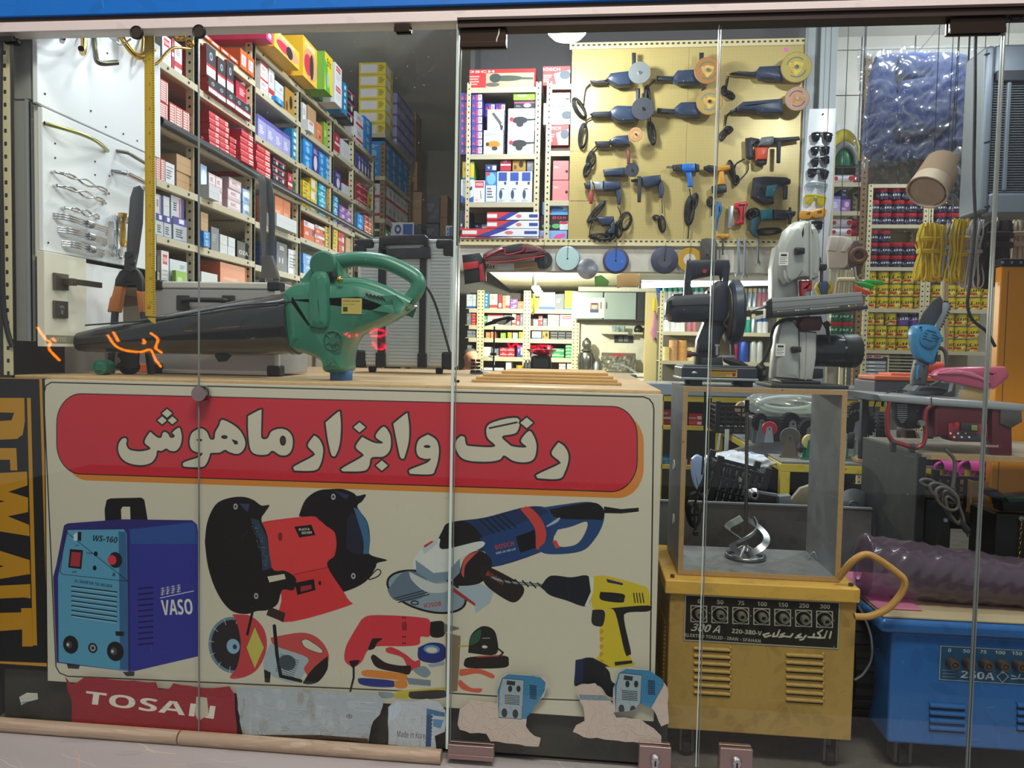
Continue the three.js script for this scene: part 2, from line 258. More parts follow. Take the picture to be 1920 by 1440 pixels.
D.blob([[640,440],[700,410],[1130,362],[1220,400],[1290,460],[1370,520],[1392,640],[1370,760],[1300,860],[1500,1180],[1498,1262],[850,1422],[840,1150],[700,900]],'#de3c40');D.poly([[640,440],[1130,362],[1290,460],[1380,540],[1392,640],[1280,868],[960,940],[700,900]],'#e14346');D.poly([[960,945],[1300,876],[1380,1140],[1498,1190],[1498,1262],[850,1420],[840,1100]],'#db3a3e');D.line([[960,945],[1300,876]],'#7a1a20',1);D.poly([[720,1265],[880,1330],[860,1420],[690,1350]],'#3a2622');
D.blob([[75,620],[100,420],[180,250],[300,185],[450,168],[560,200],[640,255],[720,252],[680,320],[640,400],[700,560],[745,880],[880,910],[985,985],[960,1100],[850,1100],[800,1240],[700,1300],[600,1310],[480,1340],[330,1300],[200,1130],[110,880]],'#1c181b');D.poly([[530,380],[610,400],[690,560],[745,880],[650,910],[640,640]],'#2e4258');for (let i=0;i<160;i++){const t=rnd();D.oval(560+t*140+rnd(-30,40)+0,420+t*440,4,5,rnd()<.5?'#5f87a8':'#22364c');}
D.poly([[700,965],[870,938],[885,990],[720,1025]],CR);for (const [x,y] of [[382,265],[588,1160],[1360,168],[1560,960]]){D.oval(x,y,24,32,'#b7bdc0');D.oval(x,y,11,16,'#2b2b2f');}
D.poly([[970,468],[1140,448],[1180,550],[1020,575]],'#15131a');D.text('BLACK &',1068,494,32,'#e6e2da',-.1,'bold',.9);D.text('DECKER',1094,526,34,'#e6e2da',-.1,'bold',.9);
D.poly([[975,1030],[1165,990],[1182,1100],[1000,1150]],'#17131a');D.poly([[1030,1065],[1140,1045],[1145,1090],[1035,1118]],'#a5303c');D.oval(1225,1030,15,22,'#1a1318');D.oval(828,566,24,44,'#8a2228');D.blob([[1740,960],[1800,900],[1830,920],[1800,960],[1720,990]],CR,BK,4);D.poly([[420,235],[525,240],[500,320]],'#37446a');D.poly([[1360,100],[1520,150],[1490,195]],'#2c3660');
// angle grinder
E.oval(330,700,290,135,'#8da0b0',BK,4,.22);E.blob([[60,690],[180,560],[330,600],[300,740],[120,760]],'#66788c');E.poly([[520,680],[700,640],[800,690],[770,780],[670,850],[668,780]],'#a9bcc8');E.poly([[520,672],[668,780],[668,800],[500,690]],'#a83a38');E.text('BOSCH',372,790,44,'#b8403c',2.95,'bold',.9);E.oval(250,776,26,13,null,BK,2);E.rows(3,110,745,320,690,14,14,'#2c3644',2.2);
E.blob([[480,225],[560,208],[740,185],[1040,110],[1200,140],[1250,290],[1180,400],[780,530],[730,420],[440,405],[415,350]],'#1e3560');E.blob([[410,340],[440,280],[480,225],[620,220],[720,350],[560,420],[440,405]],'#1c1a1e');
E.poly([[700,330],[1080,190],[1200,140],[1250,200],[1260,300],[1170,410],[780,530]],'#21427a');E.rows(5,700,200,800,295,38,-10,'#0e1626',2);E.poly([[950,320],[1080,270],[1090,395],[980,430]],'#101018');E.text('BOSCH',872,380,46,'#c8423c',-.27,'bold',.95);E.text('GWS 24-180 LVI',880,420,20,'#b9c6d4',-.27,'bold');
E.blob([[980,128],[1040,112],[1120,190],[1160,290],[1140,380],[1090,400],[1080,260]],'#d04844');E.blob([[1110,120],[1400,80],[1500,88],[1558,130],[1555,220],[1500,330],[1400,420],[1180,440],[1110,400],[1180,330],[1200,240],[1180,150]],'#27497c');E.blob([[1180,130],[1470,82],[1555,130],[1550,200],[1500,200],[1240,190]],'#15161c');E.blob([[1240,270],[1330,250],[1440,215],[1430,290],[1370,370],[1260,388],[1210,340]],CR);E.poly([[1200,345],[1230,345],[1255,395],[1225,400]],'#d04844');E.blob([[1160,245],[1250,185],[1240,215],[1170,250]],'#a9bac8');E.poly([[1560,110],[1680,128],[1800,118],[1800,145],[1680,158],[1560,155]],'#18181c');
E.blob([[240,480],[300,400],[420,330],[440,405],[700,350],[720,390],[560,470],[480,590],[380,600],[250,540]],'#d9ddda');E.poly([[255,480],[380,570],[480,560],[560,470],[570,600],[380,640],[260,560]],'#7d93a6');E.poly([[300,400],[410,330],[405,370],[315,440]],'#bcc9d2');E.poly([[312,380],[372,345],[378,355],[318,395]],'#c23a3a');
E.blob([[560,570],[600,460],[700,415],[780,480],[770,560],[700,640],[560,660],[500,640]],'#201c20');E.blob([[570,570],[600,460],[690,420],[660,450],[600,520],[590,600]],'#c9564e');E.blob([[690,520],[770,530],[960,630],[1008,690],[960,765],[890,760],[740,650]],'#26201f');E.text('BOSCH',806,605,46,'#b8423c',.5,'bold',.95);E.blob([[210,560],[380,640],[480,640],[470,700],[330,700],[230,620]],'#c7cdcb');
// drill driver with its bit
E.blob([[780,590],[900,625],[1140,650],[1140,662],[900,640],[800,615]],'#8e97a0',BK,1.4);E.rows(6,840,600,880,640,52,8,'#1f2228',2.6);
E.blob([[1470,600],[1570,590],[1800,650],[1868,690],[1865,830],[1700,810],[1680,850],[1740,1140],[1760,1210],[1500,1215],[1540,1100],[1530,960],[1570,830],[1480,810]],'#d7c132');E.blob([[1125,660],[1190,590],[1330,600],[1450,590],[1475,690],[1440,800],[1300,760],[1180,720]],'#191c28');E.poly([[1455,595],[1490,600],[1485,700],[1450,800],[1425,798],[1468,700]],'#d9dcd2');E.blob([[1480,825],[1562,832],[1555,925],[1520,940],[1475,915]],'#27282c');E.blob([[1535,700],[1690,715],[1700,750],[1680,775],[1540,755]],'#1d1d20');E.rows(4,1765,710,1775,775,20,0,'#2a2618',2);E.blob([[1590,815],[1866,795],[1866,835],[1720,845],[1700,900],[1745,1110],[1735,1135],[1705,1120],[1640,850]],'#1b1a1c');E.poly([[1575,610],[1690,640],[1690,655],[1585,635]],'#2a2f5a');
for (let i=0;i<5;i++) E.blob([[1530,960+i*52],[1560,970+i*52],[1535,995+i*52]],'#c99a2c');
E.poly([[1365,1200],[1480,1155],[1600,1218],[1365,1218]],'#22264c');G.blob([[1050,120],[1140,95],[1210,120],[1300,200],[1330,290],[1460,345],[1420,400],[1300,400],[1230,320],[1100,300],[1030,310]],'#1b1d26');G.poly([[1040,115],[1100,105],[1100,290],[1030,310]],'#232a52');G.poly([[1345,130],[1480,118],[1485,140],[1350,160]],'#26262a');
// disc cutter, drill, pliers, tape and more along the foot
F.oval(215,255,155,172,'#2c262c','#6d8aa2',6);for (let i=0;i<12;i++){const a=i/12*6.28+1.2;F.line([[215+Math.cos(a)*150,255+Math.sin(a)*166],[215+Math.cos(a)*118,255+Math.sin(a)*130]],'#d5cfc0',1.2);} F.oval(215,262,44,48,'#8db6cf');F.oval(225,265,14,16,'#2c3b4a');
F.blob([[210,70],[320,80],[400,160],[415,280],[360,400],[270,450],[195,450],[240,380],[260,250],[240,130]],'#c8434a');F.poly([[345,145],[400,270],[345,395],[295,270]],'#c9c05c','#a02a30',1.5);F.line([[300,190],[330,60]],BK,5);F.blob([[430,260],[480,240],[700,300],[640,430],[560,480],[400,400]],'#a9b9c2');F.blob([[440,210],[620,180],[720,210],[782,290],[780,370],[700,460],[640,400],[660,330],[470,260]],'#c84e4c');F.blob([[625,230],[660,222],[745,280],[735,302],[650,270]],CR,BK,1.5);F.blob([[782,320],[780,400],[720,478],[640,482],[690,400]],'#1d1a1d');F.line([[462,140],[478,310],[500,440],[620,470]],'#17161c',7);F.oval(540,360,55,50,'#4a565e');F.rows(9,500,310,610,350,-4,12,'#2d353c',1);F.poly([[400,400],[440,420],[435,480],[405,478]],'#1d1a1d');F.poly([[635,470],[670,470],[665,488],[635,486]],'#1d1a1d');
F.blob([[985,100],[1040,76],[1200,78],[1330,88],[1395,108],[1395,200],[1340,205],[1330,250],[1240,262],[1080,262],[1020,290],[990,350],[940,385],[885,350],[890,270],[930,190]],'#d63a46');F.blob([[1050,215],[1110,215],[1080,240],[1060,275],[1025,280]],'#1e1418');F.blob([[910,350],[970,345],[960,370],[930,390]],'#1e1418');F.line([[938,380],[938,450],[918,530]],'#1b181b',4);F.rows(4,1232,118,1232,165,7,0,'#5a1820',1.4);for (const y of [90,205,243]){F.oval(1233,y,4,6,'#2b1014');F.oval(1246,y,4,6,'#2b1014');}
F.blob([[1400,115],[1470,112],[1490,160],[1470,205],[1400,200]],'#1c1b1e');F.poly([[1480,125],[1570,150],[1570,160],[1480,180]],'#77736c');
F.blob([[1325,270],[1400,240],[1480,255],[1490,330],[1420,362],[1330,340]],'#28307a');F.oval(1406,280,52,28,'#5f93c4');F.oval(1406,284,36,18,CR);
F.blob([[1130,275],[1170,268],[1250,310],[1300,350],[1335,345],[1330,400],[1270,400],[1230,330],[1140,300]],'#cc3f48');F.blob([[1040,330],[1060,312],[1130,360],[1220,378],[1280,380],[1270,430],[1210,420],[1080,390]],'#2a1a1c');F.blob([[1290,400],[1360,380],[1400,420],[1370,450],[1320,430]],'#8496a2');F.poly([[1380,370],[1480,350],[1480,375],[1400,390]],'#9aa7b0');
F.blob([[985,412],[1040,403],[1230,425],[1260,445],[1240,465],[1040,448],[990,435]],'#df8a3c');F.blob([[962,465],[990,452],[1180,470],[1180,505],[1060,505],[980,490]],'#2f3a86');F.blob([[1180,470],[1250,465],[1255,510],[1190,510]],'#df8a3c');F.poly([[1250,450],[1400,465],[1400,500],[1270,490]],'#7e8b95');F.poly([[1190,530],[1490,508],[1490,520],[1200,540]],'#c9b83c');F.blob([[1170,545],[1270,530],[1270,572],[1180,570]],'#cdbd3a');F.blob([[1270,535],[1480,525],[1480,570],[1290,576]],'#2a2622');F.blob([[1085,535],[1170,540],[1170,570],[1100,570]],'#8fa0a8');
F.poly([[1490,180],[1580,200],[1570,400],[1560,530],[1490,545]],'#8b7a62');F.blob([[1625,300],[1640,200],[1700,145],[1760,150],[1795,200],[1790,310]],'#20221f');F.blob([[1632,260],[1645,200],[1700,160],[1690,230]],'#2f5a40');F.oval(1724,265,18,10,'#d8d2c4');F.line([[1710,213],[1755,213]],'#b9b4a8',1.4);F.line([[1570,262],[1625,260]],'#b9ae2e',3);F.blob([[1605,340],[1650,325],[1840,318],[1868,350],[1840,390],[1620,390]],'#231c1c');F.line([[1680,325],[1830,318]],'#b23c40',3);F.blob([[1575,400],[1680,395],[1775,430],[1770,455],[1680,425],[1580,440]],'#d9674e');F.blob([[1575,460],[1640,510],[1705,515],[1690,540],[1600,525],[1565,490]],'#d9674e');F.line([[1790,265],[1835,300],[1815,320]],'#1b181b',3);
// old handling marks on the print
for (let i=0;i<90;i++){g.globalAlpha=rnd(.06,.25);g.strokeStyle=i % 2?'#f6f1e6':'#5b5040';g.lineWidth=rnd(.5,1.4);g.beginPath();const x=rnd(w),y=rnd(h),a=rnd(6),l=rnd(8,60);g.moveTo(x,y);g.lineTo(x+Math.cos(a)*l,y+Math.sin(a)*l);g.stroke();} g.globalAlpha=1;
});
{const t=thing('shop_sign','large cream board with red banner of Persian lettering and printed power tools behind the glass','sign',P((SG.x0+SG.x1)/2,SG.y0,ZS));
part(t,'board',box(SG.x0,SG.x1,SG.y0,SG.y1,ZS-.022,ZS-.001),M.paper);
part(t,'printed_face',print(SG.x0,SG.x1,SG.y0,SG.y1,ZS),mat('#ffffff',.55,0,{map:signTex}));}
// plain backing under the board and the counter it hides
{const e=at(1252,1395,-.05);struct('trim_4',metric(box(-2.1,e.x,.01,SG.y0+.02,-.09,-.06),.5),mat('#ffffff',.7,0,{map:worn('#38352f',{patch:70,dark:'#1c2a1a',depth:.3})}));}
// yellow-black banner at the left
{const a=at(2,708,ZS),b=at(82,708,ZS),c=at(96,1250,ZS),x0=-2.12,x1=SG.x0-.003,y1=a.y,y0=c.y;
const bt=tex(512,2048,(g,w,h)=>{
g.fillStyle='#1b1a1f';g.fillRect(0,0,w,h);const p=printer(g,ZS,x0,y1,w/(x1-x0),h/(y1-y0));p.k=w/(x1-x0)*2.43/FPX;const f=p.from(0,0,1),Y='#c8901c';
f.poly([[-40,704],[79,706],[97,1250],[-40,1244],[-40,1238],[91,1243],[74,711],[-40,709]],Y);f.poly([[51,746],[58,746],[70,1210],[62,1210]],Y);
f.poly([[-40,746],[46,746],[47,790],[43,815],[32,823],[-40,826],[-40,792],[22,788],[27,774],[-40,772]],Y);
f.poly([[-40,840],[31,840],[33,882],[20,882],[19,862],[-40,862]],Y);f.poly([[-40,889],[51,884],[52,910],[16,922],[53,933],[53,960],[15,968],[55,984],[56,1005],[-40,990],[-40,950],[10,940],[-40,930]],Y);
f.poly([[-40,1020],[56,1050],[57,1076],[-40,1092],[-40,1070],[8,1062],[-40,1046]],Y);f.poly([[-40,1100],[57,1095],[58,1122],[46,1120],[-40,1124]],Y);f.poly([[-40,1150],[40,1148],[40,1140],[60,1140],[62,1212],[42,1212],[42,1180],[-40,1186]],Y);
for (let i=0;i<50;i++){g.globalAlpha=rnd(.08,.3);g.strokeStyle='#d8c690';g.lineWidth=rnd(.6,2);g.beginPath();const x=rnd(w),y=rnd(h);g.moveTo(x,y);g.lineTo(x+rnd(-50,50),y+rnd(-50,50));g.stroke();} g.globalAlpha=1;
});
const t=thing('brand_banner','black banner with big sideways yellow lettering at the left edge behind the glass','banner',P((x0+x1)/2,y0,ZS));
part(t,'sheet',box(x0,x1,y0,y1,ZS-.012,ZS-.002),M.dark);part(t,'printed_face',print(x0,x1,y0,y1,ZS+.001),mat('#ffffff',.5,0,{map:bt}));}
// torn stickers on the inside of the glass
function sticker(pts,z,label,base,draw,roughM={}){
const v=pts.map((q)=>at(q[0],q[1],z)),x0=Math.min(...v.map((q)=>q.x)),x1=Math.max(...v.map((q)=>q.x)),y0=Math.min(...v.map((q)=>q.y)),y1=Math.max(...v.map((q)=>q.y));
const t=tex(768,384,(g,w,h)=>{g.fillStyle=base;g.fillRect(0,0,w,h);const p=printer(g,z,x0,y1,w/(x1-x0),h/(y1-y0));p.k=w/(x1-x0)*2.41/FPX;draw(p.from(0,0,1),g,w,h);});
const s=new THREE.Shape(v.map((q)=>new THREE.Vector2(q.x,q.y))),geo=new THREE.ExtrudeGeometry(s,{depth:.0012,bevelEnabled:false});
const pos=geo.attributes.position,uv=geo.attributes.uv;for (let i=0;i<pos.count;i++) uv.setXY(i,(pos.getX(i)-x0)/(x1-x0),(pos.getY(i)-y0)/(y1-y0));
return solo('sticker',label,'sticker',geo.translate(0,0,z-.001),mat('#ffffff',.6,0,{map:t,bumpMap:crumple,bumpScale:.004,...roughM}));
}
const crumple=tex(512,256,(g,w,h)=>{g.fillStyle='#808080';g.fillRect(0,0,w,h);for (let i=0;i<260;i++){g.globalAlpha=rnd(.1,.5);g.strokeStyle=rnd()<.5?'#fff':'#222';g.lineWidth=rnd(1,3);g.beginPath();let x=rnd(w),y=rnd(h),a=rnd(6);g.moveTo(x,y);for (let k=0;k<6;k++){a+=rnd(-.7,.7);x+=Math.cos(a)*9;y+=Math.sin(a)*9;g.lineTo(x,y);} g.stroke();} g.globalAlpha=1;},false);
const zg=-.008,jag=(pts)=>{const o=[];pts.forEach((p,i)=>{const q=pts[(i+1) % pts.length],n=Math.max(1,Math.round(Math.hypot(q[0]-p[0],q[1]-p[1])/14));for (let k=0;k<n;k++){const t=k/n;o.push([p[0]+(q[0]-p[0])*t+(k?rnd(-1.6,1.6):0),p[1]+(q[1]-p[1])*t+(k?rnd(-1.6,1.6):0)]);}});return o;};
sticker(jag([[122,1269],[133,1283],[144,1280],[158,1270],[292,1279],[297,1293],[318,1291],[325,1281],[356,1286],[385,1290],[430,1287],[440,1304],[444,1378],[380,1376],[280,1368],[134,1354],[134,1310],[126,1290]]),zg,'torn dark red sticker with big white capitals at the foot of the glass','#9c1226',(f,g,w,h)=>{
for (let i=0;i<40;i++){g.globalAlpha=.2;g.strokeStyle=i % 2?'#5a0814':'#cf4a58';g.lineWidth=rnd(1,3);g.beginPath();const x=rnd(w),y=rnd(h);g.moveTo(x,y);g.lineTo(x+rnd(20,90),y+rnd(-20,20));g.stroke();} g.globalAlpha=1;
f.text('TOSAN',283,1322,66,'#ece6dc',.085,'bold',1.33);f.poly([[368,1306],[388,1308],[392,1340],[372,1352],[366,1340]],'#cfc6b2');});
sticker(jag([[444,1288],[540,1291],[640,1299],[705,1301],[720,1312],[712,1340],[700,1352],[690,1393],[640,1388],[520,1381],[456,1379],[446,1330]]),zg,'silvery faded sticker with brown stains between the red and the caliper sticker','#b9c2cc',(f,g,w,h)=>{
for (let i=0;i<70;i++){g.globalAlpha=rnd(.05,.25);g.fillStyle=i % 3?'#e6ebef':'#8d6a4c';g.beginPath();g.ellipse(rnd(w),rnd(h),rnd(4,26),rnd(10,60),0,0,7);g.fill();} g.globalAlpha=1;
f.poly([[456,1378],[600,1378],[690,1385],[690,1396],[456,1390]],'#4b3526');f.oval(655,1343,5.4,5.4,null,'#3a4048',1.2);f.text('R',655,1343,8,'#3a4048');f.text('Quality',622,1386,17,'#1f1c1c',.06,'normal',1.2);f.rows(3,664,1315,706,1319,0,8,'#dfe6ec',1);},{metalness:.25,roughness:.45});
sticker(jag([[728,1326],[742,1312],[770,1316],[800,1310],[822,1316],[835,1332],[834,1372],[815,1380],[818,1404],[780,1402],[728,1396]]),zg,'small pale sticker with a blue caliper and the words Made in Korea','#c4c9d2',(f)=>{
f.poly([[727,1330],[748,1314],[754,1330],[738,1350],[727,1352]],'#c9d6e6');f.text('Made in Korea',773,1378,9.5,'#3b3f46',0,'normal',1);f.poly([[800,1332],[812,1334],[808,1400],[798,1400]],'#24507e');f.poly([[800,1328],[834,1336],[834,1344],[800,1340]],'#3f6fa0');f.poly([[812,1348],[832,1350],[826,1366],[812,1362]],'#5d8cb8');f.rows(8,809,1340,812,1340,0,7,'#e6ecf2',.8);});
sticker(jag([[36,1307],[50,1299],[70,1300],[71,1311],[52,1316],[40,1322]]),zg,'small scrap of white torn paper on the lower left glass','#d9d4cc',(f)=>{f.line([[40,1318],[56,1316]],'#6aa0c0',2);});
const weld=(f,ox,oy,k)=>{const q=(l)=>l.map(([x,y])=>[ox+x*k,oy+y*k]);
f.poly(q([[8,6],[20,-2],[80,2],[92,14],[90,30],[60,84],[2,82],[0,30]]),'#3f86b4');f.poly(q([[10,6],[50,10],[46,84],[2,80],[4,30]]),'#a6b4be','#24303a',1.2);f.poly(q([[18,10],[34,12],[33,20],[17,18]]),'#2e353b');f.oval(ox+24*k,oy+26*k,4,4,'#2a2f34');f.oval(ox+40*k,oy+26*k,4,4,'#2a2f34');f.rows(6,ox+14*k,oy+38*k,ox+42*k,oy+40*k,0,3.2*k,'#3a444c',1);f.oval(ox+13*k,oy+72*k,5.5,5.5,'#2a2f34');f.oval(ox+34*k,oy+74*k,5.5,5.5,'#2a2f34');f.rows(8,ox+62*k,oy+20*k,ox+74*k,oy+21*k,0,3.4*k,'#173650',1.5);};
const torn1=jag([[862,1330],[874,1322],[880,1313],[932,1318],[936,1276],[948,1264],[980,1265],[1024,1270],[1030,1285],[1020,1306],[1000,1326],[988,1344],[986,1362],[1002,1380],[1014,1384],[1010,1400],[975,1396],[920,1390],[912,1376],[882,1375],[862,1368],[858,1358]]);
sticker(torn1,zg,'torn pink paper sticker with a blue inverter welder, left of two near the door foot','#d8c3b8',(f)=>weld(f,933,1266,.98));
const torn2=jag([[1080,1288],[1116,1281],[1134,1304],[1150,1322],[1150,1290],[1160,1262],[1180,1251],[1216,1256],[1240,1272],[1252,1290],[1254,1356],[1240,1362],[1225,1330],[1200,1318],[1190,1330],[1150,1336],[1156,1346],[1200,1348],[1226,1366],[1240,1380],[1240,1396],[1160,1389],[1094,1382],[1074,1372],[1080,1360],[1096,1352],[1094,1326],[1085,1310]]);
sticker(torn2,zg,'torn pink paper sticker with a blue inverter welder, right of two near the door foot','#d8c3b8',(f)=>{f.poly([[1086,1302],[1146,1304],[1146,1314],[1086,1312]],'#8a98a6');weld(f,1152,1256,1.02);});
// ---------------------------------------------------------------- lamps of the shop
const glow=(v)=>new THREE.MeshStandardMaterial({color:'#ffffff',emissive:'#f4f8ff',emissiveIntensity:v,roughness:.5});
function ceilingLamp(x,y,z,label){
const t=thing('pendant_lamp',label,'lamp',P(x,y-.09,z),'round white lamps');
part(t,'stem',rod(P(x,y,z),P(x,CEIL,z),.012),M.white);part(t,'base',lathe([[0,0],[.13,0],[.13,-.02],[0,-.02]],P(x,y,z)),M.white);
part(t,'dome',lathe([[.128,-.02],[.13,-.05],[.1,-.08],[.05,-.09],[0,-.092]],P(x,y,z)),glow(14));
const l=new THREE.PointLight(0xf4f8ff,LED);l.position.set(x,y-.06,z);l.castShadow=true;l.shadow.radius=4;l.name='lamp_light';scene.add(l);
}
{const c=at(1063,64,-2.7);ceilingLamp(c.x,c.y+.06,c.z,'glowing round white lamp seen through the top of the first glass door');}
ceilingLamp(-1.2,3.7,-1.6,'round white lamp over the aisle beside the box shelves, hidden by the lintel');
ceilingLamp(1.9,3.7,-1.5,'round white lamp over the right half of the shop, hidden by the lintel');
ceilingLamp(3.2,4.0,-3.4,'round white lamp near the paint shelves, hidden by the lintel');
for (const [x,y,z,w,power] of STRIPS){
const t=thing('strip_lamp',x<0?'strip lamp behind the lintel over the display ledge':'strip lamp behind the lintel over the doors','lamp',P(x,y,z));
part(t,'housing',box(x-w/2,x+w/2,y+.03,y+.07,z-.03,z+.03,.006),M.white);part(t,'tube',rod(P(x-w/2+.03,y+.012,z),P(x+w/2-.03,y+.012,z),.014),glow(8));
areaLight(x,y-.006,z,w,.05,power,x,0,z-.12,0xf4f8ff);
}

// ---------------------------------------------------------------- display ledge and what stands on it
const LY=1.277;
{const woodTex=worn('#c2a276',{patch:60,dark:'#7a5a34',depth:.14,gw:14,gh:1,grain:5000});
const t=thing('display_ledge','worn wooden display ledge behind the sign','counter',P(-.95,0,-.6)),x0=-2.045,x1=at(1240,730,-.06).x;
part(t,'ledge_top',metric(box(x0,x1,LY-.024,LY,-1.9,-.056,.004),.7),mat('#ffffff',.6,0,{map:woodTex}));
part(t,'front_panel',box(x0,x1,.03,LY-.024,-.12,-.1),M.dark);part(t,'side_panel',box(x1-.02,x1,0,LY-.024,-1.85,-.12),M.offwhite);
part(t,'back_panel',box(x0,x1,0,LY-.024,-1.9,-1.88),M.offwhite);}
// slotted post, cable and grey panel at the far left
const slots=(w,h,base,hole,step)=>rep(tex(64,128,(g)=>{g.fillStyle=base;g.fillRect(0,0,64,128);g.fillStyle=hole;g.beginPath();g.roundRect(22,40,20,44,10);g.fill();}),1,1);
const slotTex=slots(64,128,'#d8cda6','#2c2720'),slotMat=mat('#ffffff',.5,0,{map:slotTex}),slotRust=mat('#ffffff',.7,0,{map:slots(64,128,'#8a6f4c','#241b14')});
// slotted angle steel: two flanges, holes every 4 cm
function angle(x,y0,y1,z,fx,fz,w=.04){
const uv=(g,flip)=>{const p=g.attributes.position,u=g.attributes.uv;for (let i=0;i<p.count;i++) u.setXY(i,flip?(p.getZ(i)-z)/w*Math.sign(fz||1):(p.getX(i)-x)/w*Math.sign(fx||1),p.getY(i)/.045);return g;};
const l=[];if (fx) l.push(uv(box(x,x+w*fx,y0,y1,z-.0015,z+.0015),false));if (fz) l.push(uv(box(x-.0015,x+.0015,y0,y1,z,z+w*fz),true));return merge(l);
}
{const a=at(6,78,-.035),b=at(21,700,-.035);solo('slotted_post','cream slotted steel post at the far left edge of the window','post',angle(-2.065,LY,2.46,-.035,1,-1,.035),slotMat);}
solo('cable','thick black cable hanging down the far left edge','cable',ptube([[1,60],[0,250],[3,420],[6,560],[14,620],[24,650]],-.03,.009,40,8),M.cable);
{const a=at(24,60,-.09),b=at(57,187,-.09),c=at(59,640,-.09),t=thing('side_panel','tall grey sheet metal panel in two pieces beside the handle boards','panel',P(a.x,LY,-.09)),g=mat('#a6a7a6',.45,.3);
part(t,'upper_sheet',box(-2.06,b.x,b.y+.003,2.62,-.115,-.09,.002),g);part(t,'lower_sheet',box(-2.06,c.x,c.y,b.y-.003,-.115,-.088,.002),g);
part(t,'fold',box(c.x-.012,c.x,c.y,b.y,-.1,-.083,.002),M.midgrey);}
// sample boards on the left
const XB=-1.95;
const boardMat=mat('#e9ecee',.4);
function sideBoard(name,label,x,pxA,pyA,pxB,yTop,yBot,m,th=.018){// board across x, seen from the aisle
const z0=atx(pxA,pyA,x).z,z1=atx(pxB,pyA,x).z,t=thing(name,label,'sample board',P(x,yBot,(z0+z1)/2));
part(t,'panel',box(x-th,x,yBot,yTop,z0,z1,.003),m);return t;
}
const yU=atx(72,193,XB).y,yL=atx(80,470,XB).y,yD=atx(82,650,XB).y;
{const t=sideBoard('handle_board','upper white sample board with coat hooks at its top',XB,70,190,301,2.75,yU,boardMat),zs=[[84,176],[170,208],[198,238],[231,251],[257,264]];
for (const [px,py] of [...zs,[201,100]]){const c=atx(px,py,XB);part(t,'screw',disc(P(c.x+.001,c.y,c.z),.004,.003,'x',10),M.dark);}}
{const t=sideBoard('handle_board','lower white sample board with rows of chrome drawer handles',XB+.01,79,220,292,yU-.012,yL,boardMat);
part(t,'frame',[box(XB-.03,XB-.009,yL-.02,yU-.004,-.1,-.085),box(XB-.03,XB-.009,yU-.012,yU-.002,-.8,-.085)],M.offwhite);
for (const [px,py] of [[90,455],[103,269],[103,296],[178,303],[178,328],[205,330]]){const c=atx(px,py,XB+.01);part(t,'screw',disc(P(c.x+.001,c.y,c.z),.0035,.003,'x',10),M.dark);}}
{const x=XB+.025,t=sideBoard('door_sample','cream and white door sample with a square lever handle',x,84,600,163,yL-.004,yD,mat('#ded9c6',.5),.03),z1=atx(163,600,x).z,z2=atx(232,600,x).z;
part(t,'white_half',box(x-.03,x-.002,yD,yL-.02,z2,z1,.002),boardMat);const bz=mat('#6f675a',.35,.8),q=(a,b)=>atx(a,b,x);
let a=q(98,511),b=q(124,545);part(t,'handle_plate',box(x,x+.012,a.y,b.y,a.z,b.z,.002),bz);a=q(112,521);b=q(123,536);part(t,'handle_neck',box(x+.01,x+.05,a.y,b.y,a.z,b.z,.004),bz);a=q(114,522);b=q(168,540);part(t,'lever',box(x+.038,x+.054,a.y,b.y,a.z,b.z,.003),bz);
a=q(98,563);b=q(124,597);part(t,'key_plate',box(x,x+.01,a.y,b.y,a.z,b.z,.002),bz);const c=q(111,577);part(t,'keyhole',[disc(P(x+.011,c.y,c.z),.009,.006,'x',16),box(x+.008,x+.014,c.y-.025,c.y,c.z-.005,c.z+.005,.002)],M.steel);
a=q(86,628);b=q(140,644);const nt=tex(256,64,(g)=>{g.fillStyle='#8d8670';g.fillRect(0,0,256,64);g.fillStyle='#b4ad96';g.font='bold 44px sans-serif';g.fillText('PARTIS',30,48);});
const gp=new THREE.PlaneGeometry(Math.abs(b.z-a.z),a.y-b.y).rotateY(Math.PI/2).translate(x+.001,(a.y+b.y)/2,(a.z+b.z)/2);part(t,'name_plate',gp,mat('#ffffff',.5,0,{map:nt}));}
